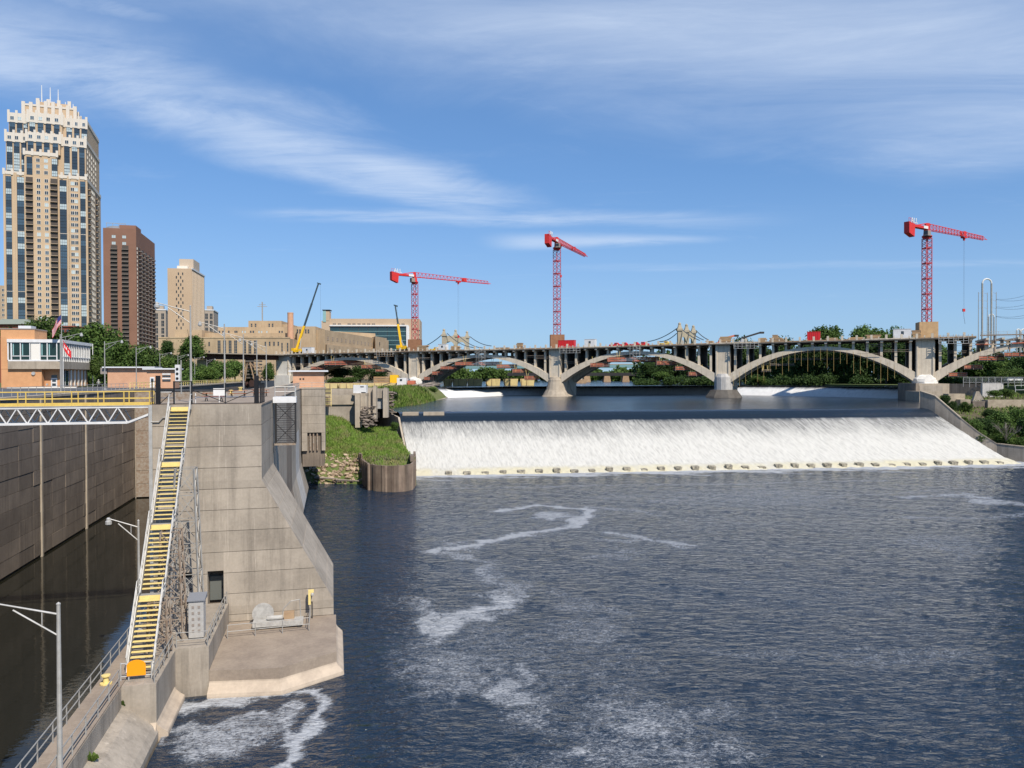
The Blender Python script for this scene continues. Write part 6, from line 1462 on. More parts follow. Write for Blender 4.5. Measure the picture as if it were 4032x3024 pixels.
# ---- beige tower
bg = Bld('beige_tower', 'plain beige slab tower with two zigzag columns of slit windows', 759, 600, 663, 808, 19.6, 45)
zt = P(700, 1058, 600).z; bg.block('shaft', -bg.W, 0, 0, bg.D, 19.6, zt, 'beige_stone'); bg.block('penthouse', -bg.W*0.62, -0.5, 8, 30, zt, zt+8.6, 'beige_fin'); bg.block('penthouse', -bg.W*0.66, -4, 4, 9, zt, zt+2.6, 'white_trim'); bg.block('cornice', -0.2, 0.5, -0.3, bg.D+0.3, zt-0.6, zt+0.6, 'roof_pale')
sl1 = winmesh('slit_window', 1.0, 2.1, 'glass_dark', 'beige_fin', 1, 1, 0.08)
for r_ in range(17):
    o_ = 0.75 if r_ % 2 == 0 else -0.75
    for px_ in (702, 719): bg.win('slit_window', sl1, bg.fx(px_)+o_, zt-5.2-r_*2.83*1.0)
sd = winmesh('window', 2.4, 1.9, 'glass_dark', 'beige_fin', 1, 1, 0.1)
for c_ in range(9):
    qq = 3.5 + c_*4.8
    bg.block('fin', 0.02, 0.7, qq-2.2, qq-1.5, 25, zt-2, 'beige_fin')
    for r_ in range(15): bg.swin('window', sd, qq+0.5, zt-5-r_*3.3)
# ---- grey offices behind
for nm, lab, pc, d, pl_, pb, py, zx in (('grey_office', 'grey office block between the brown and beige towers', 655, 680, 606, 668, 1222, 0), ('grey_office', 'small grey office block right of the beige tower', 843, 700, 806, 861, 1223, 1)):
    b = Bld(nm, lab, pc, d, pl_, pb, 19.6, 30); zt = P(pc, py, d).z; b.block('shaft', -b.W, 0, 0, b.D, 19.6, zt, 'grey_office'); b.block('cornice', -b.W-0.4, 0.4, -0.4, b.D, zt, zt+0.9, 'roof_pale')
    wd = winmesh('window', 2.6, 5.4, 'glass_dark', 'grey_office', 2, 2, 0.15); n = max(2, int(b.W/4.0))
    for r_ in range(7):
        for c_ in range(n):
            if (c_ % 3) != 2: b.win('window', wd, -b.W + (c_+0.5)*b.W/n, zt-8-r_*6.4)
    b.block('roof_room', -b.W*0.8, -b.W*0.2, 4, 12, zt+0.9, zt+4.5, 'grey_office')
b = Bld('dark_midrise', 'dark brown building at the left edge behind the stepped tower', 28, 520, -60, 40, 19.6, 30); zt = P(10, 1125, 520).z; b.block('shaft', -b.W, 0, 0, b.D, 19.6, zt, 'balcony_slab')
for r_ in range(12):
    for c_ in range(3): b.win('window', WN[0], -1.6-c_*3.6, zt-4-r_*3.4)

# ---- post office: long stepped stone building
po = Bld('post_office', 'long low tan stone post office with stepped blocks and brick chimney', 1142, 430, 626, 1185, 19.6, 30)
X = po.fx
def zz(py, px=900): return P(px, py, 430).z
z1 = zz(1333); po.block('front_block', -po.W, 0, 0, 30, 19.6, z1, 'post_stone'); po.block('front_cornice', -po.W-0.2, 0.2, -0.25, 0.4, z1, z1+0.7, 'post_stone')
pm1_ = (lambda zx: X(600+zx/2.766))
po.block('middle_block', pm1_(490), pm1_(1435), 14, 44, z1, zz(1000+848/2.766+1000*0), 'post_stone')
po.block('rear_block', pm1_(570), pm1_(1560), 24, 60, z1, zz(1278), 'post_stone'); po.block('west_block', pm1_(190), pm1_(490), 8, 30, z1, zz(1297), 'post_stone')
po.block('penthouse', pm1_(870), pm1_(1260), 34, 60, zz(1278), zz(1247), 'post_stone'); po.block('penthouse', pm1_(1260), pm1_(1365), 36, 60, zz(1278), zz(1261), 'post_stone')
po.block('east_block', pm1_(1500), pm1_(1710), 20, 60, 19.6, zz(1277), 'post_stone')
tallw = winmesh('tall_window', 1.75, 7.9, 'glass_dark', 'post_stone', 2, 5, 0.1); smallw = winmesh('small_window', 0.95, 2.4, 'glass_dark', 'post_stone', 1, 2, 0.08); sqw = winmesh('square_window', 2.3, 1.6, 'glass_dark', 'post_stone', 2, 2, 0.1)
for zx in (730, 790, 850, 910, 1008, 1065, 1125): po.win('tall_window', tallw, pm1_(zx), zz(1000+1095/2.766))
for zx in (1234, 1281, 1328, 1375): po.win('small_window', smallw, pm1_(zx), zz(1000+1003/2.766))
for zx in (622,): po.win('small_window', smallw, pm1_(zx), zz(1000+1005/2.766)); po.win('small_window', smallw, pm1_(zx), zz(1000+1100/2.766))
for zx in (205,): po.win('square_window', sqw, pm1_(zx), zz(1000+1005/2.766))
for zx in (1415, 1476): po.win('tall_window', winmesh('tall_window', 0.9, 5, 'glass_dark', 'post_stone', 1, 3, 0.1), pm1_(zx), zz(1000+1065/2.766))
for zx in (755, 860, 960, 1055, 1145, 1240, 1335, 1420): po.win('square_window', sqw, pm1_(zx)-0.5, zz(1000+920/2.766), 13.95)
for zx in (610, 650, 718, 790, 810, 875, 905, 970, 1000, 1065, 1095, 1155, 1300, 1330): po.win('small_window', winmesh('small_window', 1.1, 1.6, 'glass_dark' if zx % 2 == 0 else 'glass_pale', 'post_stone', 1, 1, 0.15), pm1_(zx)-1.0, zz(1000+840/2.766), 23.95)
for zx in (938, 985, 1145, 1185): po.win('small_window', winmesh('small_window', 1.1, 2.8, 'glass_dark', 'post_stone', 1, 2, 0.15), pm1_(zx)-1.5, zz(1000+768/2.766), 33.95)
for zx in (1515, 1545, 1610, 1640): po.win('small_window', smallw, pm1_(zx)-0.6, zz(1000+845/2.766), 19.95)
q = MB(); zc0 = z1; c_ = po.F(pm1_(1466), 10, 0); q.lathe([(1.85, zc0-8), (1.8, zz(1330)), (1.68, zz(1232)), (1.75, zz(1231)), (1.75, zz(1226))], V((c_.x, c_.y, 0)), 16); q.build('chimney', M['brick_pink'], po.T)
q = MB(); c_ = po.F(pm1_(980), 45, 0); q.bar(V((c_.x, c_.y, zz(1247))), V((c_.x, c_.y, zz(1160))), 0.6); q.bar(V((c_.x-3, c_.y, zz(1180))), V((c_.x+3, c_.y, zz(1180))), 0.3); q.bar(V((c_.x-2, c_.y, zz(1172))), V((c_.x+2, c_.y, zz(1172))), 0.3); q.build('antenna', M['steel_grey'], po.T)
# east wing receding to the right, facing the bridge
wa = P(1195, 1385, 455); wb = P(1280, 1385, 452); wc = P(1530, 1385, 590)
ew = thing('post_office_wing', 'long receding tan stone wing with rows of small windows beyond the bridge', 'building', V((wb.x, wb.y, 19.6)))
q = MB(); zt_ = P(1240, 1300, 455).z; q.prism([(wa.x, wa.y), (wb.x, wb.y), (wc.x, wc.y), (wc.x-30, wc.y+30), (wa.x-10, wa.y+60)], 19.6, zt_); q.build('wall', M['post_stone'], ew)
q = MB(); q.prism([(wb.x+1.2, wb.y-0.8), (wc.x+3, wc.y-0.8), (wc.x+2, wc.y+4), (wb.x-2, wb.y+6)], 19.6, P(1280, 1357, 455).z); q.build('base_course', M['post_stone'], ew)
dv = (wc-wb); ang = math.atan2(dv.y, dv.x); n = 17
w1 = winmesh('window', 3.0, 2.3, 'grey_slab', 'post_stone', 2, 2, 0.15); w2 = winmesh('small_window', 1.6, 3.0, 'glass_dark', 'post_stone', 1, 1, 0.12)
for k in range(n):
    p = wb.lerp(wc, (k+0.6)/n); nn = V((dv.y, -dv.x, 0)).normalized()
    piece('window', w1, V((p.x, p.y, zt_-6.0))+nn*0.03, ew, ang); piece('small_window', w2, V((p.x+1.3, p.y-0.8, P(1280, 1385, 455).z-0.5))+nn*0.05, ew, ang)
for (x0, x1, y0, y1, qd) in ((1310, 1478, 1313, 1345, 12), (1478, 1523, 1332, 1365, 10)):
    a_, b_ = P(x0, y1, 545), P(x1, y1, 575); q = MB(); q.prism([(a_.x, a_.y), (b_.x, b_.y), (b_.x-8, b_.y+25), (a_.x-8, a_.y+25)], 19.6, P(x1, y0, 575).z); q.build('stepped_block', M['post_stone'], ew)
for zx in (1112, 1135, 1190, 1215): p = P(1000+zx/2.766, 1332, 549); piece('small_window', w2, V((p.x, p.y+2.3, p.z-2)), ew, ang*0.2)
p = P(1000+1365/2.766, 1362, 555); piece('small_window', w2, p, ew, 0)
sq_ = winmesh('window', 1.4, 2.1, 'glass_dark', 'post_stone', 1, 1, 0.3)
for px_, py_ in ((1240, 1343), (1234, 1375)): p = P(px_, py_, 453.2); piece('window', sq_, p, ew, math.atan2(wb.y-wa.y, wb.x-wa.x))
# ---- modern building with the glass wall
md = Bld('glass_front_building', 'large tan building with a wide dark glass wall behind the post office', 1653, 620, 1268, 1662, 19.6, 40)
xm = md.fx; zt = P(1450, 1256, 620).z; md.block('wall', xm(1300), 0, 0, 40, 19.6, zt, 'beige_stone'); md.block('stair_tower', xm(1268), xm(1301), -1, 10, 19.6, P(1280, 1265, 620).z, 'beige_stone')
md.block('glass_lantern', xm(1274), xm(1286), -1.4, 6, P(1280, 1265, 620).z-1, P(1280, 1225, 620).z, 'teal'); md.block('lantern_core', xm(1286), xm(1300), -1.2, 6, P(1280, 1265, 620).z, P(1280, 1228, 620).z, 'beige_stone'); md.block('lantern_cap', xm(1272), xm(1303), -1.8, 7, P(1280, 1225, 620).z, P(1280, 1222, 620).z, 'dark_steel')
md.block('white_frame', xm(1300), xm(1610), -1.6, -0.003, P(1400, 1286, 620).z, P(1400, 1281, 620).z, 'white'); md.block('white_frame', xm(1601), xm(1613), -1.6, -0.004, 30, P(1400, 1286, 620).z, 'white')
gw_ = winmesh('glass_panel', (xm(1601)-xm(1300))/8-0.2, 3.3, 'glass_teal', 'glass_dark', 3, 1, 0.12)
z0 = P(1400, 1287, 620).z; n = 8; wdt = (xm(1601)-xm(1300))/n
for r_ in range(7):
    for c_ in range(n): md.win('glass_panel', gw_, xm(1300)+(c_+0.5)*wdt, z0-(r_+1)*3.65, -0.3)
    md.block('spandrel_strip', xm(1300), xm(1601), -0.55, -0.31, z0-(r_+1)*3.65-0.35, z0-(r_+1)*3.65-0.05, 'teal')
sw = winmesh('window', 2.8, 1.2, 'glass_dark', 'beige_stone', 2, 1, 0.2)
for zx in (880, 934, 1040, 1093, 1148, 1200, 1253, 1306, 1575, 1627): md.win('window', sw, xm(1000+zx/2.766), P(1400, 1280, 620).z)
for r_ in range(3): md.win('window', sw, xm(1650), P(1400, 1305+r_*17, 620).z)
# ---- old mill roof and red brick building at the left
gm = thing('green_roof_building', 'building with a pale green sloping roof at the left edge', 'building', P(40, 1300, 300)); a_ = P(-60, 1262, 300); b_ = P(60, 1262, 300); e_ = P(98, 1290, 300)
q = MB(); q.bb(a_.x, e_.x, 300, 320, 19.6, P(0, 1276, 300).z); q.build('wall', M['red_brick'], gm)
q = MB(); zr = P(0, 1250, 300).z; ze = P(0, 1277, 300).z; q.hexa([(a_.x-1, 299, ze), (e_.x+1, 299, ze), (e_.x+1, 321, ze), (a_.x-1, 321, ze), (a_.x+1, 309, zr), (b_.x-2, 309, zr), (b_.x-2, 311, zr), (a_.x+1, 311, zr)]); q.build('roof', M['roof_green'], gm)
rb_ = thing('red_brick_building', 'dark red brick building showing between the two big trees', 'building', P(270, 1330, 290)); a_, b_ = P(235, 1290, 290), P(292, 1290, 290)
q = MB(); q.bb(a_.x, b_.x, 290, 310, 19.6, P(0, 1288, 290).z); q.build('wall', M['red_brick'], rb_); q = MB(); q.bb(a_.x-.4, b_.x+.4, 289.5, 310, P(0, 1288, 290).z, P(0, 1284, 290).z); q.build('cornice', M['red_brick'], rb_)
for k in range(3):
    q = MB(); x = a_.x+1+k*1.6; q.bb(x, x+0.8, 289.9, 289.997, P(0, 1310, 290).z, P(0, 1298, 290).z); q.build('window', M['glass_dark'], rb_)

# ================================================================== FAR BRIDGES
hb = thing('suspension_bridge', 'pale stone suspension bridge with twin three pillar gate towers', 'bridge', P(2200, 1450, 700))
def hen_tower(pts, top, dz):
    for k, (px_, d, py) in enumerate(pts):
        b = P(px_, py, d); z1 = b.z; w_ = 1.9
        q = MB(); q.bb(b.x-w_, b.x+w_, d-w_, d+w_, 20, z1-7); o = q.build('pylon', M['hennepin'], hb)
        q = MB(); q.bb(b.x-w_-0.7, b.x+w_+0.7, d-w_-0.7, d+w_+0.7, z1-7, z1-5.2); q.hexa([(b.x-w_, d-w_, z1-5.2), (b.x+w_, d-w_, z1-5.2), (b.x+w_, d+w_, z1-5.2), (b.x-w_, d+w_, z1-5.2), (b.x-w_*.5, d-w_*.5, z1-1.5), (b.x+w_*.5, d-w_*.5, z1-1.5), (b.x+w_*.5, d+w_*.5, z1-1.5), (b.x-w_*.5, d+w_*.5, z1-1.5)])
        q.lathe([(1.3, 0), (1.3, 1), (0.2, 2.0)], V((b.x, d, z1-1.5)), 8); q.build('cap', M['hennepin'], o)
    for (xa, da, ya), (xb, db, yb) in zip(pts[:-1], pts[1:]):
        a, b = P(xa, ya, da), P(xb, yb, db); za, zb_ = a.z-7, b.z-7; n = 10; dv = V((b.x-a.x, b.y-a.y, 0)); q = MB()
        for k in range(n):   # arched lintel
            t0, t1 = k/n, (k+1)/n; f0, f1 = abs(2*t0-1)**2.5*7, abs(2*t1-1)**2.5*7
            p0 = V((a.x, a.y, 0))+dv*t0; p1 = V((a.x, a.y, 0))+dv*t1
            q.hexa([V((p0.x, p0.y-1.4, za-5-f0)), V((p1.x, p1.y-1.4, za-5-f1)), V((p1.x, p1.y+1.4, za-5-f1)), V((p0.x, p0.y+1.4, za-5-f0)), V((p0.x, p0.y-1.4, za+0.5)), V((p1.x, p1.y-1.4, za+0.5)), V((p1.x, p1.y+1.4, za+0.5)), V((p0.x, p0.y+1.4, za+0.5))])
        q.build('lintel', M['hennepin'], hb)
hen_tower([(1748, 750, 1296), (1794, 760, 1299), (1839, 770, 1305)], 0, 0); hen_tower([(2676, 662, 1271), (2703, 672, 1277), (2730, 682, 1282)], 0, 0)
def hcable(x0, y0, d0, x1, y1, d1, sag):
    a, b = P(x0, y0, d0), P(x1, y1, d1); q = MB(); pts = [a.lerp(b, k/8)+V((0, 0, -sag*4*(k/8)*(1-k/8))) for k in range(9)]; q.path(pts, 0.38, 5); q.build('cable', M['cable'], hb)
for c_ in ((1740, 1318, 750, 1670, 1365, 790, 1), (1850, 1325, 770, 1935, 1362, 740, 2), (1800, 1315, 760, 1900, 1370, 730, 3), (1760, 1312, 750, 1865, 1368, 720, 3), (2665, 1293, 662, 2550, 1345, 690, 2), (2665, 1312, 672, 2595, 1345, 700, 2), (2740, 1300, 682, 2790, 1338, 650, 1), (2712, 1300, 672, 2770, 1338, 640, 1), (2684, 1296, 662, 2755, 1340, 630, 1), (1790, 1330, 760, 1755, 1350, 780, 1)): hcable(*c_)
a_, b_ = P(1600, 1449, 770), P(2760, 1440, 660); q = MB(); q.bar(a_, b_, 18, 2.6); q.build('deck', M['teal'], hb)
q = MB(); q.bar(a_+V((0, -9.4, 1.6)), b_+V((0, -9.4, 1.6)), 0.3, 0.9); q.build('parapet', M['hennepin'], hb)
rr = thing('railway_bridge', 'low dark railway bridge on brown stone piers upstream of the arches', 'bridge', P(2450, 1475, 560)); zq = P(2450, 1476, 560).z
q = MB(); q.bar(P(2000, 1474, 575), P(2540, 1474, 560), 5, 2.2); q.build('girder', M['dark_steel'], rr); q = MB(); q.bar(P(2000, 1469, 575), P(2540, 1469, 560), 5, 0.5); q.build('deck', M['concrete_shadow'], rr)
for px_ in (2230, 2310, 2389, 2462): 
    c_ = P(px_, 1490, 562); q = MB(); q.hexa([(c_.x-3, 558, 15), (c_.x+3, 558, 15), (c_.x+3, 568, 15), (c_.x-3, 568, 15), (c_.x-2, 559, zq-0.8), (c_.x+2, 559, zq-0.8), (c_.x+2, 567, zq-0.8), (c_.x-2, 567, zq-0.8)]); q.build('pier', M['timber'], rr)
for k, (px_, d) in enumerate(((2578, 480), (2290, 470))):
    c_ = G(px_, 1510, 17); c_ = P(px_, 1510, d); T = thing('mooring_dolphin', ['brown mooring crib with a small white beacon under the third arch', 'brown mooring crib left under the third arch'][k], 'dolphin', V((c_.x, d, 17)), 'mooring cribs upstream')
    q = MB(); q.bb(c_.x-3, c_.x+3, d, d+4, 16, 19.4); q.build('crib', M['timber'], T); q = MB(); q.bb(c_.x-0.5, c_.x+0.5, d+1, d+2, 19.4, 22.5); q.build('beacon', M['white'], T)
# ================================================================== BARGES
def barge(px0, px1, d, label, h=1.9):
    a, b = P(px0, 1520, d), P(px1, 1520, d); T = thing('barge', label, 'barge', V((a.x, d, 17)), 'yellow barges above the dam'); wd = b.x-a.x; F = Frame(V((a.x, d, 0)), 0)
    q = MB(); q.hexa([F(0.4, 0, 16.6), F(wd-0.4, 0, 16.6), F(wd-0.4, 6, 16.6), F(0.4, 6, 16.6), F(0, -0.3, 17+h), F(wd, -0.3, 17+h), F(wd, 6, 17+h), F(0, 6, 17+h)]); q.build('hull', M['barge_yellow'], T)
    for k in range(max(2, int(wd/2.5))):
        q = MB(); x = 0.6+k*2.5; q.bb(x, x+0.18, -0.42, -0.2, 17.1, 17+h, F); q.build('rib', M['timber'], T)
    q = MB(); q.bb(0.1, wd-0.1, 0.1, 5.8, 17+h, 17+h+0.12, F); q.build('deck', M['timber'], T)
for k, (x0, x1, d) in enumerate(((1240, 1330, 284), (1332, 1440, 284), (1442, 1560, 284), (1745, 1778, 372), (1781, 1838, 372), (1840, 1898, 372), (1911, 1970, 374), (1982, 2040, 376), (2049, 2105, 378))):
    barge(x0, x1, d, ['pale yellow barge just right of the brick kiosk', 'pale yellow barge behind the white box', 'pale yellow barge carrying the timber rack', 'yellow barge section farthest left under the second arch', 'second yellow barge section from the left under the second arch', 'third yellow barge section from the left under the second arch', 'fourth yellow barge section from the left under the second arch', 'fifth yellow barge section from the left under the second arch', 'yellow barge section farthest right under the second arch'][k], 2.2 if k < 3 else 3.2)
tk = thing('timber_rack', 'stack of orange timber beams in a yellow frame on the barge', 'timber', P(1510, 1500, 288)); c_ = P(1472, 1498, 286)
for k in range(5):
    q = MB(); q.bb(c_.x, c_.x+6.5, 285.5, 287.5, 19.3+k*0.5, 19.65+k*0.5); q.build('beam', M['timber' if k % 2 else 'plywood'], tk)
q = MB(); q.bb(c_.x+6.2, c_.x+9.2, 285, 288, 19.3, 22.3); q.build('frame', M['crane_yellow'], tk)
wt = thing('work_boat_cabin', 'white cabin on a rusty red work float beside the first pier', 'cabin', P(1580, 1510, 288)); c_ = P(1563, 1520, 280); e_ = P(1600, 1490, 280)
q = MB(); q.bb(c_.x, e_.x, 280, 284, 18.4, 21.2); q.build('cabin', M['white'], wt); q = MB(); q.bb(c_.x+1.1, c_.x+1.9, 279.9, 279.998, 20.1, 20.8); q.build('window', M['glass_dark'], wt); q = MB(); q.bb(c_.x-1.5, e_.x+4, 279, 286, 17.3, 18.4); q.build('float', M['red_brick'], wt); q = MB(); q.bb(e_.x+0.4, e_.x+3, 280, 284, 18.4, 20.2); q.build('shed', M['orange_net'], wt)

# ================================================================== ABUTMENT RUINS BESIDE THE FALLS
ab = thing('ruined_mill_wall', 'broken grey brown concrete wall behind the grass bank', 'wall', P(1350, 1600, 178))
def wall_px(parent, name, x0, x1, y0, y1, d, mat, dp=1.5, skew=0.0):
    a, b = P(x0, y1, d), P(x1, y1, d+skew); t = P(x0, y0, d).z; q = MB(); q.hexa([V((a.x, a.y, a.z-2)), V((b.x, b.y, a.z-2)), V((b.x, b.y+dp, a.z-2)), V((a.x, a.y+dp, a.z-2)), V((a.x, a.y, t)), V((b.x, b.y, t)), V((b.x, b.y+dp, t)), V((a.x, a.y+dp, t))])
    return q.build(name, M[mat], parent)
wall_px(ab, 'lower_wall', 1276, 1400, 1559, 1640, 179, 'concrete', 1.2, 1); wall_px(ab, 'upper_wall', 1304, 1392, 1531, 1561, 182, 'concrete', 1.2, 1); wall_px(ab, 'ledge', 1276, 1400, 1556, 1560, 178.6, 'concrete_pale', 2.5, 1); wall_px(ab, 'end_wall', 1400, 1418, 1556, 1645, 179.5, 'concrete_dark', 6, 5)
for k, (x0, x1, y0, y1, d, m_) in enumerate(((1398, 1417, 1553, 1650, 176.5, 'concrete_pale'), (1419, 1444, 1548, 1600, 178, 'concrete_pale'), (1444, 1468, 1530, 1600, 181, 'concrete'), (1468, 1480, 1522, 1620, 180, 'concrete_pale'), (1508, 1526, 1530, 1612, 184, 'concrete'))):
    T = thing('ruin_pillar', ['leaning pale concrete pillar stub at the grass edge, leftmost', 'cracked pale concrete block right of the leftmost stub', 'tall dark concrete buttress in the ruin', 'thin tall concrete pillar by the training wall', 'rough concrete pillar right of the grey shutter'][k], 'pillar', P(x0, y1, d), 'broken pillars of the ruin'); wall_px(T, 'shaft', x0, x1, y0, y1, d, m_, 2.2, 0.4)
    wall_px(T, 'broken_top', x0+3, x1-4, y0-4, y0+1, d+0.5, m_, 1.2, 0)
sh = thing('sluice_opening', 'dark sluice opening with a grey shutter between two pillars', 'sluice', P(1495, 1560, 185)); wall_px(sh, 'recess', 1480, 1508, 1532, 1612, 186, 'void', 0.5); wall_px(sh, 'shutter', 1482, 1506, 1540, 1577, 185.3, 'cabinet', 0.2); wall_px(sh, 'lintel', 1478, 1510, 1530, 1535, 184.6, 'concrete', 1.5)
# loose ledge stones around the ruin
ls = thing('ruin_stones', 'heap of broken flat stones at the end of the ruin', 'stones', P(1450, 1640, 177))
ledge_me = [m_.copy() for m_ in rock_me]
for m_ in ledge_me: m_.materials.clear(); m_.materials.append(M['ledge_rock'])
for k in range(120):
    if k < 70: px_, py_, d = random.uniform(1424, 1480), random.uniform(1600, 1680), 178.5
    else: px_, py_, d = random.uniform(1522, 1550), random.uniform(1540, 1628), 188
    if k < 70: d = 178.5 - (py_-1600)*0.03
    s_ = random.uniform(0.3, 0.7); piece('stone', random.choice(ledge_me), P(px_, py_, d), ls, 0, (s_*1.7, s_*1.2, s_*0.55), rot=(random.uniform(-.2, .2), random.uniform(-.2, .2), random.uniform(0, 6)))
wb_ = thing('white_tank_box', 'white metal box standing on the ruin wall', 'box', P(1415, 1548, 180)); c_ = P(1391, 1548, 178.5); e_ = P(1441, 1516, 178.5)
q = MB(); q.bb(c_.x, e_.x, 178.5, 181, c_.z, e_.z); q.build('body', M['white'], wb_); q = MB(); q.bb(e_.x-1.3, e_.x-0.5, 178.4, 178.497, e_.z-0.45, e_.z-0.3); q.build('slot', M['black'], wb_); q = MB(); q.bb(c_.x-0.1, e_.x+0.2, 178.3, 181, c_.z-0.5, c_.z-0.003); q.build('base', M['concrete_pale'], wb_)
yl = thing('yellow_ladder', 'yellow ladder stair on the ruin wall beside the gate pier', 'ladder', P(1292, 1600, 177))
for px_ in (1280, 1304):
    q = MB(); q.bar(P(px_, 1600, 177), P(px_, 1527, 178), 0.12); q.build('rail', M['pale_yellow'], yl)
for k in range(13):
    q = MB(); q.bar(P(1280, 1598-k*5.6, 177), P(1304, 1598-k*5.6, 177), 0.25, 0.09); q.build('rung', M['timber' if k % 3 == 0 else 'pale_yellow'], yl)
# peninsula bank right of the ruin with shrubs, debris and sloped concrete slab
def pen(u, v):
    w0, w1, w2 = G(1540, 1606, 13), G(1655, 1592, 13), G(1765, 1566, 13); x0 = np.where(u < .5, w0.x+(w1.x-w0.x)*u*2, w1.x+(w2.x-w1.x)*(u*2-1)); y0 = np.where(u < .5, w0.y+(w1.y-w0.y)*u*2, w1.y+(w2.y-w1.y)*(u*2-1))
    x = x0 - 9*v; y = y0 + 4*v; z = 12.6 + 5.2*np.minimum(1, v*1.5)**0.8 + 0.25*nz(x, y, 1.1, 21); return x, y, z
pb_ = grid_obj('peninsula_bank', 40, 14, pen, M['grass_ground']); tag(pb_, kind='structure')
tag(scatter_grass('peninsula_grass', 5200, pen, M['grass_blade'], 0.5, 1.5, 0.25, 9, lambda u, v, g: u < 0.75), 'tall green weeds on the small bank above the middle pool', 'weeds')
sl_ = thing('sloped_slab', 'ribbed sloping concrete slab at the left end of the upper dam', 'slab', G(1660, 1592, 13))
for k in range(9):
    t0, t1 = k/9, (k+0.93)/9; a, b = G(1662, 1591, 12.9).lerp(G(1770, 1566, 12.9), t0), G(1662, 1591, 12.9).lerp(G(1770, 1566, 12.9), t1); q = MB(); up_ = V((-7.5, 2.5, 3.9))
    q.hexa([a, b, b+V((0, 1, 0)), a+V((0, 1, 0)), a+up_+V((0, 0, 0.15)), b+up_+V((0, 0, 0.15)), b+up_+V((0, 1, 0)), a+up_+V((0, 1, 0))]); q.build('plank', M['concrete' if k % 2 else 'concrete_pale'], sl_)
for side, n_, lb in (('l', 22, 'tangle of bleached driftwood logs on the left bank above the dam'), ('r', 9, 'driftwood logs stranded on the right end of the upper dam')):
    left = side == 'l'; c_ = P(1600 if left else 3540, 1530 if left else 1522, 275 if left else 284); c_.z = 17.6; T = thing('driftwood_tangle', lb, 'driftwood', c_)
    for k in range(n_):
        px_ = random.uniform(1500, 1720) if left else random.uniform(3480, 3600); d = random.uniform(255, 300) if left else 284; p0 = P(px_, 1530 if left else 1521, d); p0.z = (17.9 if left else 17.2)+random.uniform(0, 0.9); an = random.uniform(-0.5, 0.5); ln = random.uniform(2, 6)
        q = MB(); q.tube(p0, p0+V((math.cos(an)*ln, math.sin(an)*ln*2, random.uniform(0, 1.0))), 0.2, 0.09, 6); q.build('log', M['driftwood'], T)

# ================================================================== RIGHT BANK
rwl = thing('spillway_right_wall', 'long sloping concrete training wall at the right side of the falls', 'wall', V((110, 202, 10)))
wl = [((3606, 205.5), 1512, 1600), ((3622, 204.6), 1541, 1602), ((3682, 201.5), 1560, 1626), ((3782, 197.8), 1646, 1690), ((3850, 196), 1700, 1742), ((3925, 194.2), 1748, 1806), ((4032, 190), 1760, 1812), ((4120, 187), 1766, 1815)]
for i in range(1, len(wl)-1):
    (xa, da), ta, ba = wl[i]; (xb, db), tb, bb_ = wl[i+1]; a, b = P(xa, ta, da), P(xb, tb, db); d = V((b.x-a.x, b.y-a.y, 0)); n_ = V((-d.y, d.x, 0)).normalized(); n_ = n_ if n_.x > 0 or n_.y > 0 else -n_; n_ *= 0.9
    za, zb_ = P(xa, ba, da).z-1.5, P(xb, bb_, db).z-1.5
    q = MB(); q.hexa([V((a.x, a.y, za)), V((b.x, b.y, zb_)), V((b.x+n_.x, b.y+n_.y, zb_)), V((a.x+n_.x, a.y+n_.y, za)), a, b, b+n_, a+n_]); q.build('wall_section', M['concrete'], rwl)
    q = MB(); q.bar(a+n_*0.5+V((0, 0, 0.06)), b+n_*0.5+V((0, 0, 0.06)), 1.1, 0.2); q.build('coping', M['concrete_pale'], rwl)
rab = thing('right_abutment', 'tan stepped concrete abutment below the right bridge pier', 'abutment', P(3680, 1560, 262))
for (x0, x1, y0, y1, d, m_, dp) in ((3618, 3738, 1511, 1555, 262, 'concrete_pale', 10), (3606, 3618, 1509, 1602, 258, 'concrete_dark', 12), (3620, 3712, 1518, 1538, 261.7, 'concrete', 0.29), (3620, 3700, 1541, 1575, 252, 'concrete_pale', 9)): wall_px(rab, 'block', x0, x1, y0, y1, d, m_, dp, 0)
rwt = thing('right_retaining_wall', 'dark angled retaining wall beside the right abutment', 'wall', P(3800, 1560, 258))
wall_px(rwt, 'dark_wall', 3738, 3869, 1511, 1575, 262, 'concrete_dark', 1.2, -8)
q = MB(); a, b, c_ = P(3825, 1575, 246), P(3888, 1574, 244), P(3856, 1541, 246); q.hexa([V((a.x, a.y, a.z-2)), V((b.x, b.y, a.z-2)), V((b.x, b.y+1, a.z-2)), V((a.x, a.y+1, a.z-2)), c_+V((-1, 0, 0)), c_, c_+V((0, 1, 0)), c_+V((-1, 1, 0))]); q.build('wing', M['concrete'], rwt)
prw = thing('pale_retaining_wall', 'pale ribbed concrete retaining wall below the chain link fence', 'wall', P(3900, 1545, 250))
for k in range(6): wall_px(prw, 'panel', 3869+k*13.7, 3869+k*13.7+13.3, 1509, 1546, 251, 'concrete_white', 1.0, 0)
def rbank(u, v):
    p00, p10 = P(3700, 1600, 207), P(4100, 1800, 190); x = 113 + 75*u + 29*v; y = (204-12*np.clip(u*2.2, 0, 1)) + 58*v
    zf = np.interp(u, [0, .05, .1, .17, .3, 1], [12.5, 9.5, 6.6, 4.0, 3.4, 3.4]); ztop = np.interp(u, [0, .3, .5, .7, 1], [13.8, 14.4, 16.0, 17.6, 17.7]); z = zf + (ztop-zf)*np.clip(v*1.1, 0, 1) + 0.35*nz(x, y, 0.5, 31); return x, y, z
rb2 = grid_obj('right_bank', 50, 40, rbank, M['soil']); tag(rb2, kind='structure')
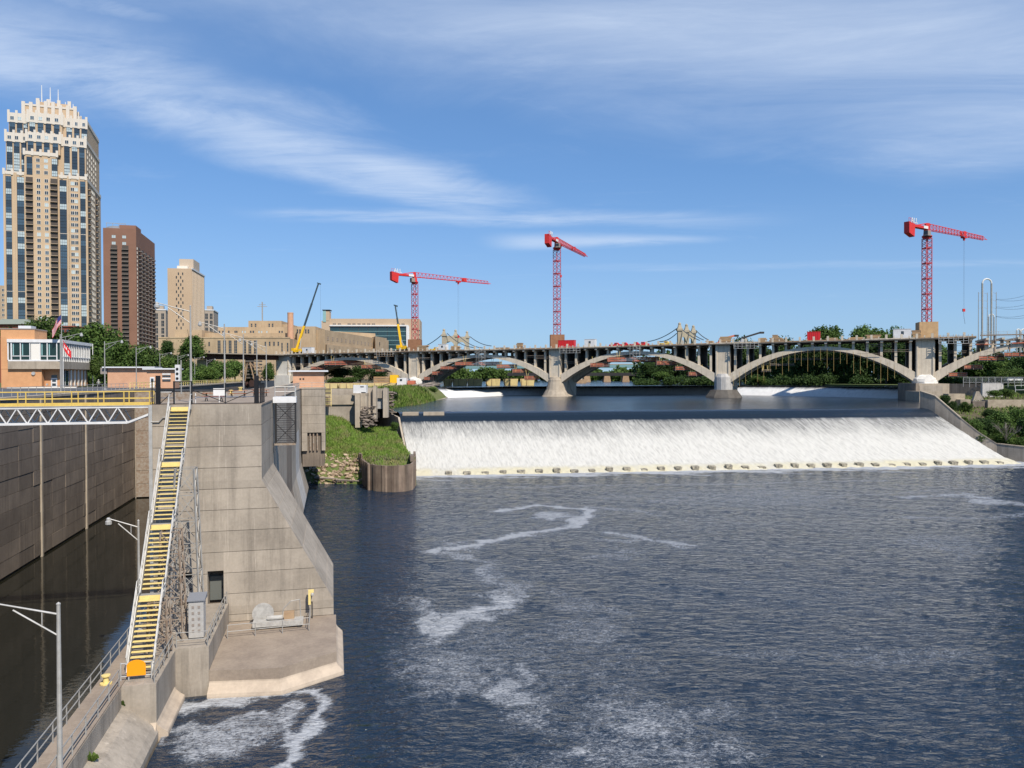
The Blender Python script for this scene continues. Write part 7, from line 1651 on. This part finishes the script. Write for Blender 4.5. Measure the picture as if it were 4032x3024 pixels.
tag(scatter_grass('right_bank_grass', 9000, rbank, M['grass_blade'], 0.4, 1.1, 0.2, 14, lambda u, v, g: (v > 0.45) | (g.random(len(v)) < .3)), 'rough grass over the right hand river bank', 'grass')
mb = MB(); F_ = [(143, 272), (150, 300), (138, 330), (150, 400), (165, 1500), (3000, 3000), (3000, 220), (205, 262)]
mb.prism(F_, 5, 17.7); tag(mb.build('right_land', M['lawn']), kind='structure')
lr = thing('ledge_outcrop', 'layered rock ledge outcrop above the right bank shrubs', 'rock', P(3780, 1570, 236))
for k, (x0, x1, y0, y1, d) in enumerate(((3735, 3800, 1551, 1562, 235), (3740, 3786, 1562, 1580, 236), (3782, 3822, 1573, 1580, 233), (3800, 3820, 1580, 1606, 233), (3745, 3800, 1580, 1600, 236), (3890, 4100, 1575, 1580, 236), (3830, 4100, 1580, 1612, 237))): wall_px(lr, 'ledge', x0, x1, y0, y1, d, 'ledge_rock' if k not in (0, 2, 5) else 'rock_tan', 3.0, random.uniform(-1, 1))
cf_ = thing('chain_link_fence', 'grey chain link fence along the top of the right bank', 'fence', P(3900, 1500, 255))
a, b = P(3793, 1508, 256), P(4100, 1509, 246)
for k in range(13):
    p = a.lerp(b, k/12); q = MB(); q.tube(V((p.x, p.y, 17.6)), V((p.x, p.y, p.z+2.0)), 0.07); q.build('post', M['galvanised'], cf_)
for h_ in (0.1, 1.95):
    q = MB(); q.tube(a+V((0, 0, h_)), b+V((0, 0, h_)), 0.05); q.build('rail', M['galvanised'], cf_)
for k in range(60):
    q = MB(); p, r_ = a.lerp(b, k/60), a.lerp(b, (k+1)/60); q.bar(p+V((0, 0, 0.1)), r_+V((0, 0, 1.95)), 0.03); q.bar(r_+V((0, 0, 0.1)), p+V((0, 0, 1.95)), 0.03); q.build('mesh_wire', M['galvanised'], cf_)
for k, (x_, lb) in enumerate(((3974, 'small white parked vehicle behind the fence, left one'), (4005, 'white parked vehicle behind the fence, right one'))):
    p = P(x_, 1488, 275); T = thing('parked_car', lb, 'car', V((p.x, p.y, 17.7)), 'vehicles behind the fence'); F = Frame(V((p.x, p.y, 0)), 0.2); z_ = p.z-1.2
    q = MB(); q.bb(-1.6, 1.6, -0.8, 0.8, z_+0.3, z_+0.9, F); q.build('body', M['white'], T); q = MB(); q.hexa([F(-1.0, -0.75, z_+0.9), F(1.1, -0.75, z_+0.9), F(1.1, 0.75, z_+0.9), F(-1.0, 0.75, z_+0.9), F(-0.7, -0.65, z_+1.45), F(0.7, -0.65, z_+1.45), F(0.7, 0.65, z_+1.45), F(-0.7, 0.65, z_+1.45)]); q.build('cabin', M['glass_dark'], T)
    for sx in (-1, 1): wheel(T, F(sx*1.0, -0.75, z_+0.32), 0.32, 0.2, F.e2)
# white park rail and sign posts
pr_ = thing('park_rail', 'white pipe gate in the lawn at the right edge', 'railing', P(4000, 1545, 240)); rail_run(pr_, [P(3998, 1546, 240), P(4100, 1544, 238)], 2.4, M['pipe_white'], 0.06, 6, (0.35, 0.95))
# --- gooseneck pipes and power poles at the right
for k, (x0, x1, yt, d, lb) in enumerate(((3868, 3904, 1098, 420, 'tall white inverted U gooseneck pipe behind the bridge'), (3893, 3914, 1237, 480, 'smaller white inverted U gooseneck pipe behind the tall one'), (4003, 4016, 1296, 430, 'low white pipe bend at the right end, left one'), (4020, 4040, 1296, 430, 'low white pipe bend at the right end, right one'))):
    T = thing('gooseneck_pipe', lb, 'pipe', P(x0, 1340, d), 'gooseneck pipes'); a, b = P(x0, yt, d), P(x1, yt, d); r_ = (b.x-a.x)/2; c_ = V(((a.x+b.x)/2, d, a.z-r_)); q = MB()
    arc_ = [c_+V((r_*math.cos(t), 0, r_*math.sin(t))) for t in np.linspace(0, math.pi, 13)]; q.path(arc_, 0.42 if k == 0 else 0.33, 8); q.build('bend', M['pipe_white'], T)
    for x_ in (a.x, b.x):
        q = MB(); q.tube(V((x_, d, 20)), V((x_, d, c_.z)), 0.48 if k == 0 else 0.36, n=8); q.build('leg', M['steel_grey'], T)
wires = []
for k, (x_, yt, d, lb) in enumerate(((3853, 1150, 470, 'thin power pole left of the tall gooseneck pipe'), (3888, 1152, 480, 'thin power pole inside the tall gooseneck pipe'), (3923, 1150, 470, 'thin power pole right of the tall gooseneck pipe'))):
    T = thing('power_pole', lb, 'power pole', P(x_, 1340, d), 'power poles on the right'); p = P(x_, yt, d); q = MB(); q.tube(V((p.x, d, 20)), p, 0.3, 0.18, 6); q.build('pole', M['steel_grey'], T)
    for j in range(3):
        h_ = p+V((0, 0, -1-j*4.6)); q = MB(); q.bar(h_, h_+V((1.8 if k == 0 else -1.8, 0, 0.6)), 0.14); q.build('arm', M['steel_grey'], T)
wr = thing('power_lines', 'set of sagging power lines running off to the right', 'cables', P(3925, 1200, 470))
for j, (y0, y1) in enumerate(((1178, 1140), (1180, 1165), (1208, 1180), (1212, 1200), (1245, 1225), (1247, 1240))):
    a, b = P(3923, y0, 470), P(4110, y1-10, 430); q = MB(); q.path([a.lerp(b, t)+V((0, 0, -9*t*(1-t))) for t in np.linspace(0, 1, 9)], 0.07, 4); q.build('wire', M['cable'], wr)
lpp = P(3613, 1300, 420)

# ================================================================== VEGETATION
def crown_mesh(name, seed, n, leaf, lobes, mat, flat=1.0):
    g = np.random.default_rng(seed); pts = []; nr = []; per = n//lobes
    for k in range(lobes):
        a = g.uniform(0, 2*math.pi); rr_ = g.uniform(0.15, 0.62) if k else 0.0; zc = g.uniform(-0.45, 0.62) if k else 0.1; r_ = g.uniform(0.26, 0.46)*(1.25 if k == 0 else 1); c = np.array([rr_*math.cos(a)*(1-0.35*max(0, zc)), rr_*math.sin(a)*(1-0.35*max(0, zc)), zc])
        d = g.normal(size=(per, 3)); d /= np.linalg.norm(d, axis=1)[:, None]; rad = r_*(g.random(per)**0.28)*(1+0.22*np.sin(d[:, 0]*5+k)*np.sin(d[:, 1]*6+2*k)+0.10*g.normal(size=per))
        pts.append(c + d*rad[:, None]); nr.append(d)
    p = np.concatenate(pts); d = np.concatenate(nr); n = len(p)
    nn = d*0.9 + g.normal(size=(n, 3))*0.7 + np.array([0, 0, 0.35]); nn /= np.linalg.norm(nn, axis=1)[:, None]
    t = np.cross(nn, g.normal(size=(n, 3))); t /= np.linalg.norm(t, axis=1)[:, None]; b = np.cross(nn, t); s = leaf*g.uniform(0.6, 1.4, n)[:, None]
    co = np.stack([p-t*s, p-b*s*0.7, p+t*s, p+b*s*0.7], 1); co[..., 2] *= flat
    me = bpy.data.meshes.new(name); q = np.arange(4*n, dtype=np.int32)
    me.vertices.add(4*n); me.vertices.foreach_set('co', co.reshape(-1).astype(np.float32)); me.loops.add(4*n); me.loops.foreach_set('vertex_index', q); me.polygons.add(n); me.polygons.foreach_set('loop_start', q[::4].copy()); me.update(calc_edges=True)
    me.materials.append(M[mat]); return me
CR = {}
for mt in ('leaf', 'leaf_dark', 'leaf_light'):
    for k in range(3): CR[mt, k] = crown_mesh('crown', 100+k*7+len(mt), 6500, 0.052, 17+2*k, mt)
def trunk_mesh(seed):
    g = random.Random(seed); q = MB(); q.tube((0, 0, -1.0), (0.03, 0.02, -0.35), 0.075, 0.06, 8); q.tube((0.03, 0.02, -0.35), (0.0, 0.05, 0.35), 0.06, 0.025, 7)
    for k in range(7):
        a = g.uniform(0, 6.28); z0 = g.uniform(-0.45, 0.1); q.tube((0.02, 0.02, z0), (0.5*math.cos(a), 0.5*math.sin(a), z0+g.uniform(0.25, 0.5)), 0.032, 0.01, 5)
    return q.mesh('trunk', M['bark'])
TRK = [trunk_mesh(k) for k in range(3)]
def tree(px_, py_top, py_bot, d, half_px, label, mat='leaf', group=None, name='tree', base_z=None, seed=None):
    k = random.randrange(3) if seed is None else seed; t, b = P(px_, py_top, d), P(px_, py_bot, d); r_ = half_px/FPX*d; hh = (t.z-b.z); bz = base_z if base_z is not None else b.z
    T = thing(name, label, 'tree' if name == 'tree' else 'shrub', V((t.x, d, bz)), group); c = V((t.x, d, (t.z+b.z)/2)); rz = random.uniform(0, 6)
    o = piece('crown', CR[mat, k], c, T, rz, (r_/0.88, r_/0.88, hh/2/0.95)); zt_ = c.z
    o = piece('trunk', TRK[k], V((c.x, c.y, zt_)), T, rz, (r_*0.9, r_*0.9, max(0.5, zt_-bz)))
    return T
# left bank trees
LT = [(172, 1245, 1420, 215, 92, 'big green tree right of the control house stair tower', 'leaf'), (385, 1262, 1470, 215, 105, 'big green tree right of the flags', 'leaf'), (300, 1290, 1450, 240, 70, 'green tree between the two big trees behind the flags', 'leaf_dark'), (480, 1330, 1500, 200, 80, 'bushy green tree left of the low brick shed', 'leaf'), (570, 1350, 1500, 225, 75, 'green tree behind the low brick booth', 'leaf'), (640, 1400, 1500, 235, 60, 'low green tree left of the traffic signal', 'leaf_light'),
      (752, 1318, 1425, 330, 62, 'rounded green tree standing in front of the post office', 'leaf'), (690, 1385, 1490, 300, 58, 'green tree below the left end of the post office', 'leaf_dark'), (755, 1420, 1500, 280, 55, 'dark green tree right of the traffic signal', 'leaf'), (395, 1400, 1500, 190, 50, 'low green tree beside the control house right wall', 'leaf_light'), (660, 1340, 1420, 360, 34, 'small tree top against the post office west block', 'leaf_dark'),
      (865, 1420, 1500, 300, 52, 'green tree under the girder approach, leftmost', 'leaf'), (925, 1415, 1505, 320, 48, 'green tree under the girder approach, middle', 'leaf'), (1055, 1425, 1505, 340, 30, 'green tree left of the white bridge pier', 'leaf'), (820, 1440, 1505, 270, 45, 'light green shrub tree below the girder approach', 'leaf_light'), (980, 1450, 1510, 355, 40, 'dark green tree behind the shoring stack', 'leaf_dark'), (50, 1290, 1420, 260, 50, 'dark tree behind the brick stair tower', 'leaf_dark')]
for a in LT: tree(a[0], a[1], a[2], a[3], a[4], a[5], a[6], 'trees on the left bank', base_z=19.6)
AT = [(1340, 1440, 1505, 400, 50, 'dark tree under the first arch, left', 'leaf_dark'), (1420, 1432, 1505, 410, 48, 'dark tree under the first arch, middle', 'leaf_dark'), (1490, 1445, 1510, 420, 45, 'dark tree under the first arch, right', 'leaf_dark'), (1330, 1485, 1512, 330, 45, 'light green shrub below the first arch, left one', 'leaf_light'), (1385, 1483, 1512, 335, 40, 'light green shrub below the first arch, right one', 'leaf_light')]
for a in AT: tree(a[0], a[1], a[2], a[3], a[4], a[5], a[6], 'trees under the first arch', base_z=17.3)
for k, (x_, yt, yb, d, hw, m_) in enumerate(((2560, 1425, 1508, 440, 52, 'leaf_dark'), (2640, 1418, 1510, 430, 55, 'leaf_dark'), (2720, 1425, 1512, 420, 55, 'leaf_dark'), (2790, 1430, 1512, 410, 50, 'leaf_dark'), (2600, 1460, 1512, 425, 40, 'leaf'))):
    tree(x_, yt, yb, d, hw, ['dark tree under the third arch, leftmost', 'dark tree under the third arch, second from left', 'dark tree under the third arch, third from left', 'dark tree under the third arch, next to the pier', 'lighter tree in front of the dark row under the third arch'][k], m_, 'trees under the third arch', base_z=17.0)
seqn = ['first', 'second', 'third', 'fourth', 'fifth', 'sixth', 'seventh', 'eighth', 'ninth', 'tenth']
for k in range(9):
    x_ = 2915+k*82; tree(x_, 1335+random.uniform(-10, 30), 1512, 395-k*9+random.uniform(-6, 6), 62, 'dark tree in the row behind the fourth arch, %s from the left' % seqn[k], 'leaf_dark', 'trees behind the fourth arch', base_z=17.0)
for k, (x_, yt) in enumerate(((2985, 1480), (3345, 1475), (3185, 1492))): tree(x_, yt, 1514, 345, 32, 'light green shrub at the water under the fourth arch, %s from the left' % ['first', 'third', 'second'][k], 'leaf_light', 'shrubs under the fourth arch', 'shrub', base_z=17.0)
for k, (x_, yt, hw) in enumerate(((3225, 1282, 62), (3275, 1278, 55), (3390, 1278, 52), (3460, 1290, 55), (3525, 1284, 52), (3575, 1300, 42))): tree(x_, yt, 1440, 440, hw, 'tree top rising above the bridge deck near the right crane, %s from the left' % seqn[k], 'leaf', 'trees above the bridge deck', base_z=17.5)
for k, (x_, yt, yb, d, hw, m_) in enumerate(((3700, 1360, 1512, 330, 60, 'leaf'), (3780, 1380, 1512, 335, 60, 'leaf_dark'), (3860, 1400, 1512, 330, 60, 'leaf'), (3935, 1405, 1510, 325, 60, 'leaf'), (4010, 1400, 1510, 320, 62, 'leaf_dark'), (3960, 1450, 1508, 300, 50, 'leaf_light'), (4030, 1455, 1508, 295, 45, 'leaf'))):
    tree(x_, yt, yb, d, hw, 'green tree behind the fence at the right, %s from the pier' % seqn[k], m_, 'trees right of the last pier', base_z=17.5)
for k, (x_, yt, yb, d, hw, m_) in enumerate(((3830, 1650, 1725, 199, 45, 'leaf'), (3880, 1640, 1735, 203, 50, 'leaf_dark'), (3935, 1615, 1740, 206, 55, 'leaf'), (3995, 1600, 1745, 208, 52, 'leaf'), (4040, 1640, 1770, 200, 50, 'leaf_dark'), (3860, 1690, 1755, 197.5, 40, 'leaf'), (3950, 1700, 1772, 196, 48, 'leaf_light'), (4015, 1720, 1775, 195, 42, 'leaf'), (3725, 1555, 1600, 222, 24, 'leaf_dark'), (3750, 1575, 1625, 214, 22, 'leaf_dark'), (3915, 1535, 1568, 240, 30, 'leaf'), (3960, 1530, 1570, 240, 36, 'leaf'), (3795, 1640, 1665, 203, 15, 'leaf_light'))):
    tree(x_, yt, yb, d, hw, 'leafy shrub on the right bank, %s' % ['lowest left of the big clump', 'dark one behind the lowest left', 'tall one in the middle of the clump', 'tallest one at the back right', 'dark one at the right edge', 'dark lower one above the training wall', 'light green one above the wall end', 'light lower one at the far right', 'dark small one by the ledge', 'dark small one below the ledge', 'low one under the pale retaining wall', 'wide one right of the pale retaining wall', 'small light one on top of the training wall'][k], m_, 'shrubs on the right bank', 'shrub')
tree(1655, 1528, 1562, 272, 34, 'green shrub right of the debris on the left bank', 'leaf_light', 'shrubs on the left bank', 'shrub'); tree(1700, 1524, 1550, 290, 28, 'green shrub beside the upper dam slab', 'leaf', 'shrubs on the left bank', 'shrub'); tree(1558, 1540, 1585, 222, 16, 'dark shrub by the ruin pillar', 'leaf_dark', 'shrubs on the left bank', 'shrub'); tree(1405+150, 1660, 1700, 180, 20, 'low shrub beside the training wall on the grass bank', 'leaf', 'shrubs on the left bank', 'shrub')
for k in range(9):
    u = np.array([0.12+0.085*k+random.uniform(-.03, .03)]); v = np.array([random.uniform(0.25, 0.6)]); x, y, z_ = rbank(u, v); r_ = random.uniform(2.0, 3.4); T = thing('shrub', 'green shrub scattered on the upper right bank, %s from the left' % seqn[k], 'shrub', (x[0], y[0], z_[0]), 'shrubs on the upper right bank')
    piece('crown', CR[('leaf', 'leaf_dark')[k % 2], k % 3], (x[0], y[0], z_[0]+r_*0.6), T, k, (r_, r_, r_*0.8)); piece('trunk', TRK[k % 3], (x[0], y[0], z_[0]+r_*0.6), T, k, (r_, r_, r_*0.7))
# weeds on the guide wall
for k, (x_, y_, r_) in enumerate(((478, 2785, 0.32), (365, 3000, 0.3))):
    p = G(x_, y_, 2.0 if k == 0 else 1.9); T = thing('weed', ['leafy green weed growing from the guide wall corner', 'leafy green weed growing low on the guide wall slope'][k], 'weed', p, 'weeds on the guide wall'); q = MB()
    for j in range(16):
        a = random.uniform(0, 6.28); e_ = p+V((math.cos(a)*r_*random.uniform(.4, 1), math.sin(a)*r_*random.uniform(.4, 1), random.uniform(0.1, r_*1.2))); q.add([p, e_+V((0.1, 0, 0)), e_+V((0, 0, 0.15)), e_+V((-0.1, 0, 0.03))], [(0, 1, 2, 3)])
    q.build('leaves', M['leaf_light'], T)
# bare branched shrub on the right bank
bs = thing('bare_shrub', 'leafless pale branched shrub among the right bank shrubs', 'shrub', P(3960, 1735, 195)); g = random.Random(4)
def twig(q, p, d, ln, r_, lvl):
    e = p + d*ln; q.tube(p, e, r_, r_*0.6, 4)
    if lvl:
        for _ in range(3): twig(q, p+d*ln*g.uniform(0.5, 1), (d + V((g.uniform(-.8, .8), g.uniform(-.6, .6), g.uniform(-.2, .6)))).normalized(), ln*0.7, r_*0.6, lvl-1)
for k in range(5):
    q = MB(); twig(q, P(3960, 1735, 194.5), V((g.uniform(-.9, .9), g.uniform(-.8, 0), 1)).normalized(), 2.4, 0.09, 3); q.build('branch', M['dead_twig'], bs)
# far wooded banks: read as one mass each
def wood(name, label, rows, mat, n_leaf=700, leaf=0.9):
    g = np.random.default_rng(len(name)); P_ = []; 
    for (x, y, z0, h, r_) in rows:
        d = g.normal(size=(n_leaf, 3)); d /= np.linalg.norm(d, axis=1)[:, None]; rad = g.random(n_leaf)**0.35*(1+0.2*np.sin(d[:, 0]*6+x)*np.sin(d[:, 2]*7+y)); P_.append(np.array([x, y, z0+h/2]) + d*rad[:, None]*np.array([r_, r_, h/2]))
    p = np.concatenate(P_); n = len(p); nn = g.normal(size=(n, 3))+np.array([0, -.5, .5]); nn /= np.linalg.norm(nn, axis=1)[:, None]; t = np.cross(nn, g.normal(size=(n, 3))); t /= np.linalg.norm(t, axis=1)[:, None]; b = np.cross(nn, t); s = leaf*g.uniform(.6, 1.4, n)[:, None]
    co = np.stack([p-t*s, p-b*s, p+t*s, p+b*s], 1); me = bpy.data.meshes.new(name); q = np.arange(4*n, dtype=np.int32)
    me.vertices.add(4*n); me.vertices.foreach_set('co', co.reshape(-1).astype(np.float32)); me.loops.add(4*n); me.loops.foreach_set('vertex_index', q); me.polygons.add(n); me.polygons.foreach_set('loop_start', q[::4].copy()); me.update(calc_edges=True)
    me.materials.append(M[mat]); o = bpy.data.objects.new(name, me); col.objects.link(o); return tag(o, label, 'wood', kind='stuff')
rows = []
for k in range(60):
    x_ = random.uniform(1650, 2520); d = random.uniform(620, 820); p = P(x_, 1500, d); h = random.uniform(8, 15); rows.append((p.x, d, 15.5, h, random.uniform(5, 9)))
wood('upstream_wood', 'wooded far bank upstream seen under the arches', rows, 'leaf')
rows = []
for k in range(110):
    x_ = random.uniform(-300, 1700); d = random.uniform(560, 800); p = P(x_, 1480, d); rows.append((p.x, d, 19, random.uniform(9, 17), random.uniform(6, 10)))
for k in range(90):
    x_ = random.uniform(2500, 5200); d = random.uniform(430, 640); p = P(x_, 1480, d); rows.append((p.x, d, 17, random.uniform(14, 24), random.uniform(7, 11)))
wood('distant_wood', 'distant tree belt behind the bridge and the city blocks', rows, 'leaf_dark')
rows = []
for k in range(120):
    d = random.uniform(190, 330); x_ = random.uniform(300, 860); p = P(x_, 1500, d)
    if UY*p.x - UX*p.y < -44: rows.append((p.x, d, 19, random.uniform(1.5, 5.0)*(1 if d < 240 else 1.4), random.uniform(2.2, 4)))
wood('bank_undergrowth', 'green undergrowth along the land side of the lock', rows, 'leaf', 420, 0.3)

rows = []
for k in range(60):
    x_ = random.uniform(2500, 3620); d = random.uniform(350, 372) - (x_-2900)/700*30; p = P(x_, 1505, d); rows.append((p.x, d, 16.5, random.uniform(2.5, 6), random.uniform(3, 5)))
for k in range(30):
    x_ = random.uniform(3660, 4150); d = random.uniform(285, 310); p = P(x_, 1505, d); rows.append((p.x, d, 17.0, random.uniform(2, 4.5), random.uniform(3, 5)))
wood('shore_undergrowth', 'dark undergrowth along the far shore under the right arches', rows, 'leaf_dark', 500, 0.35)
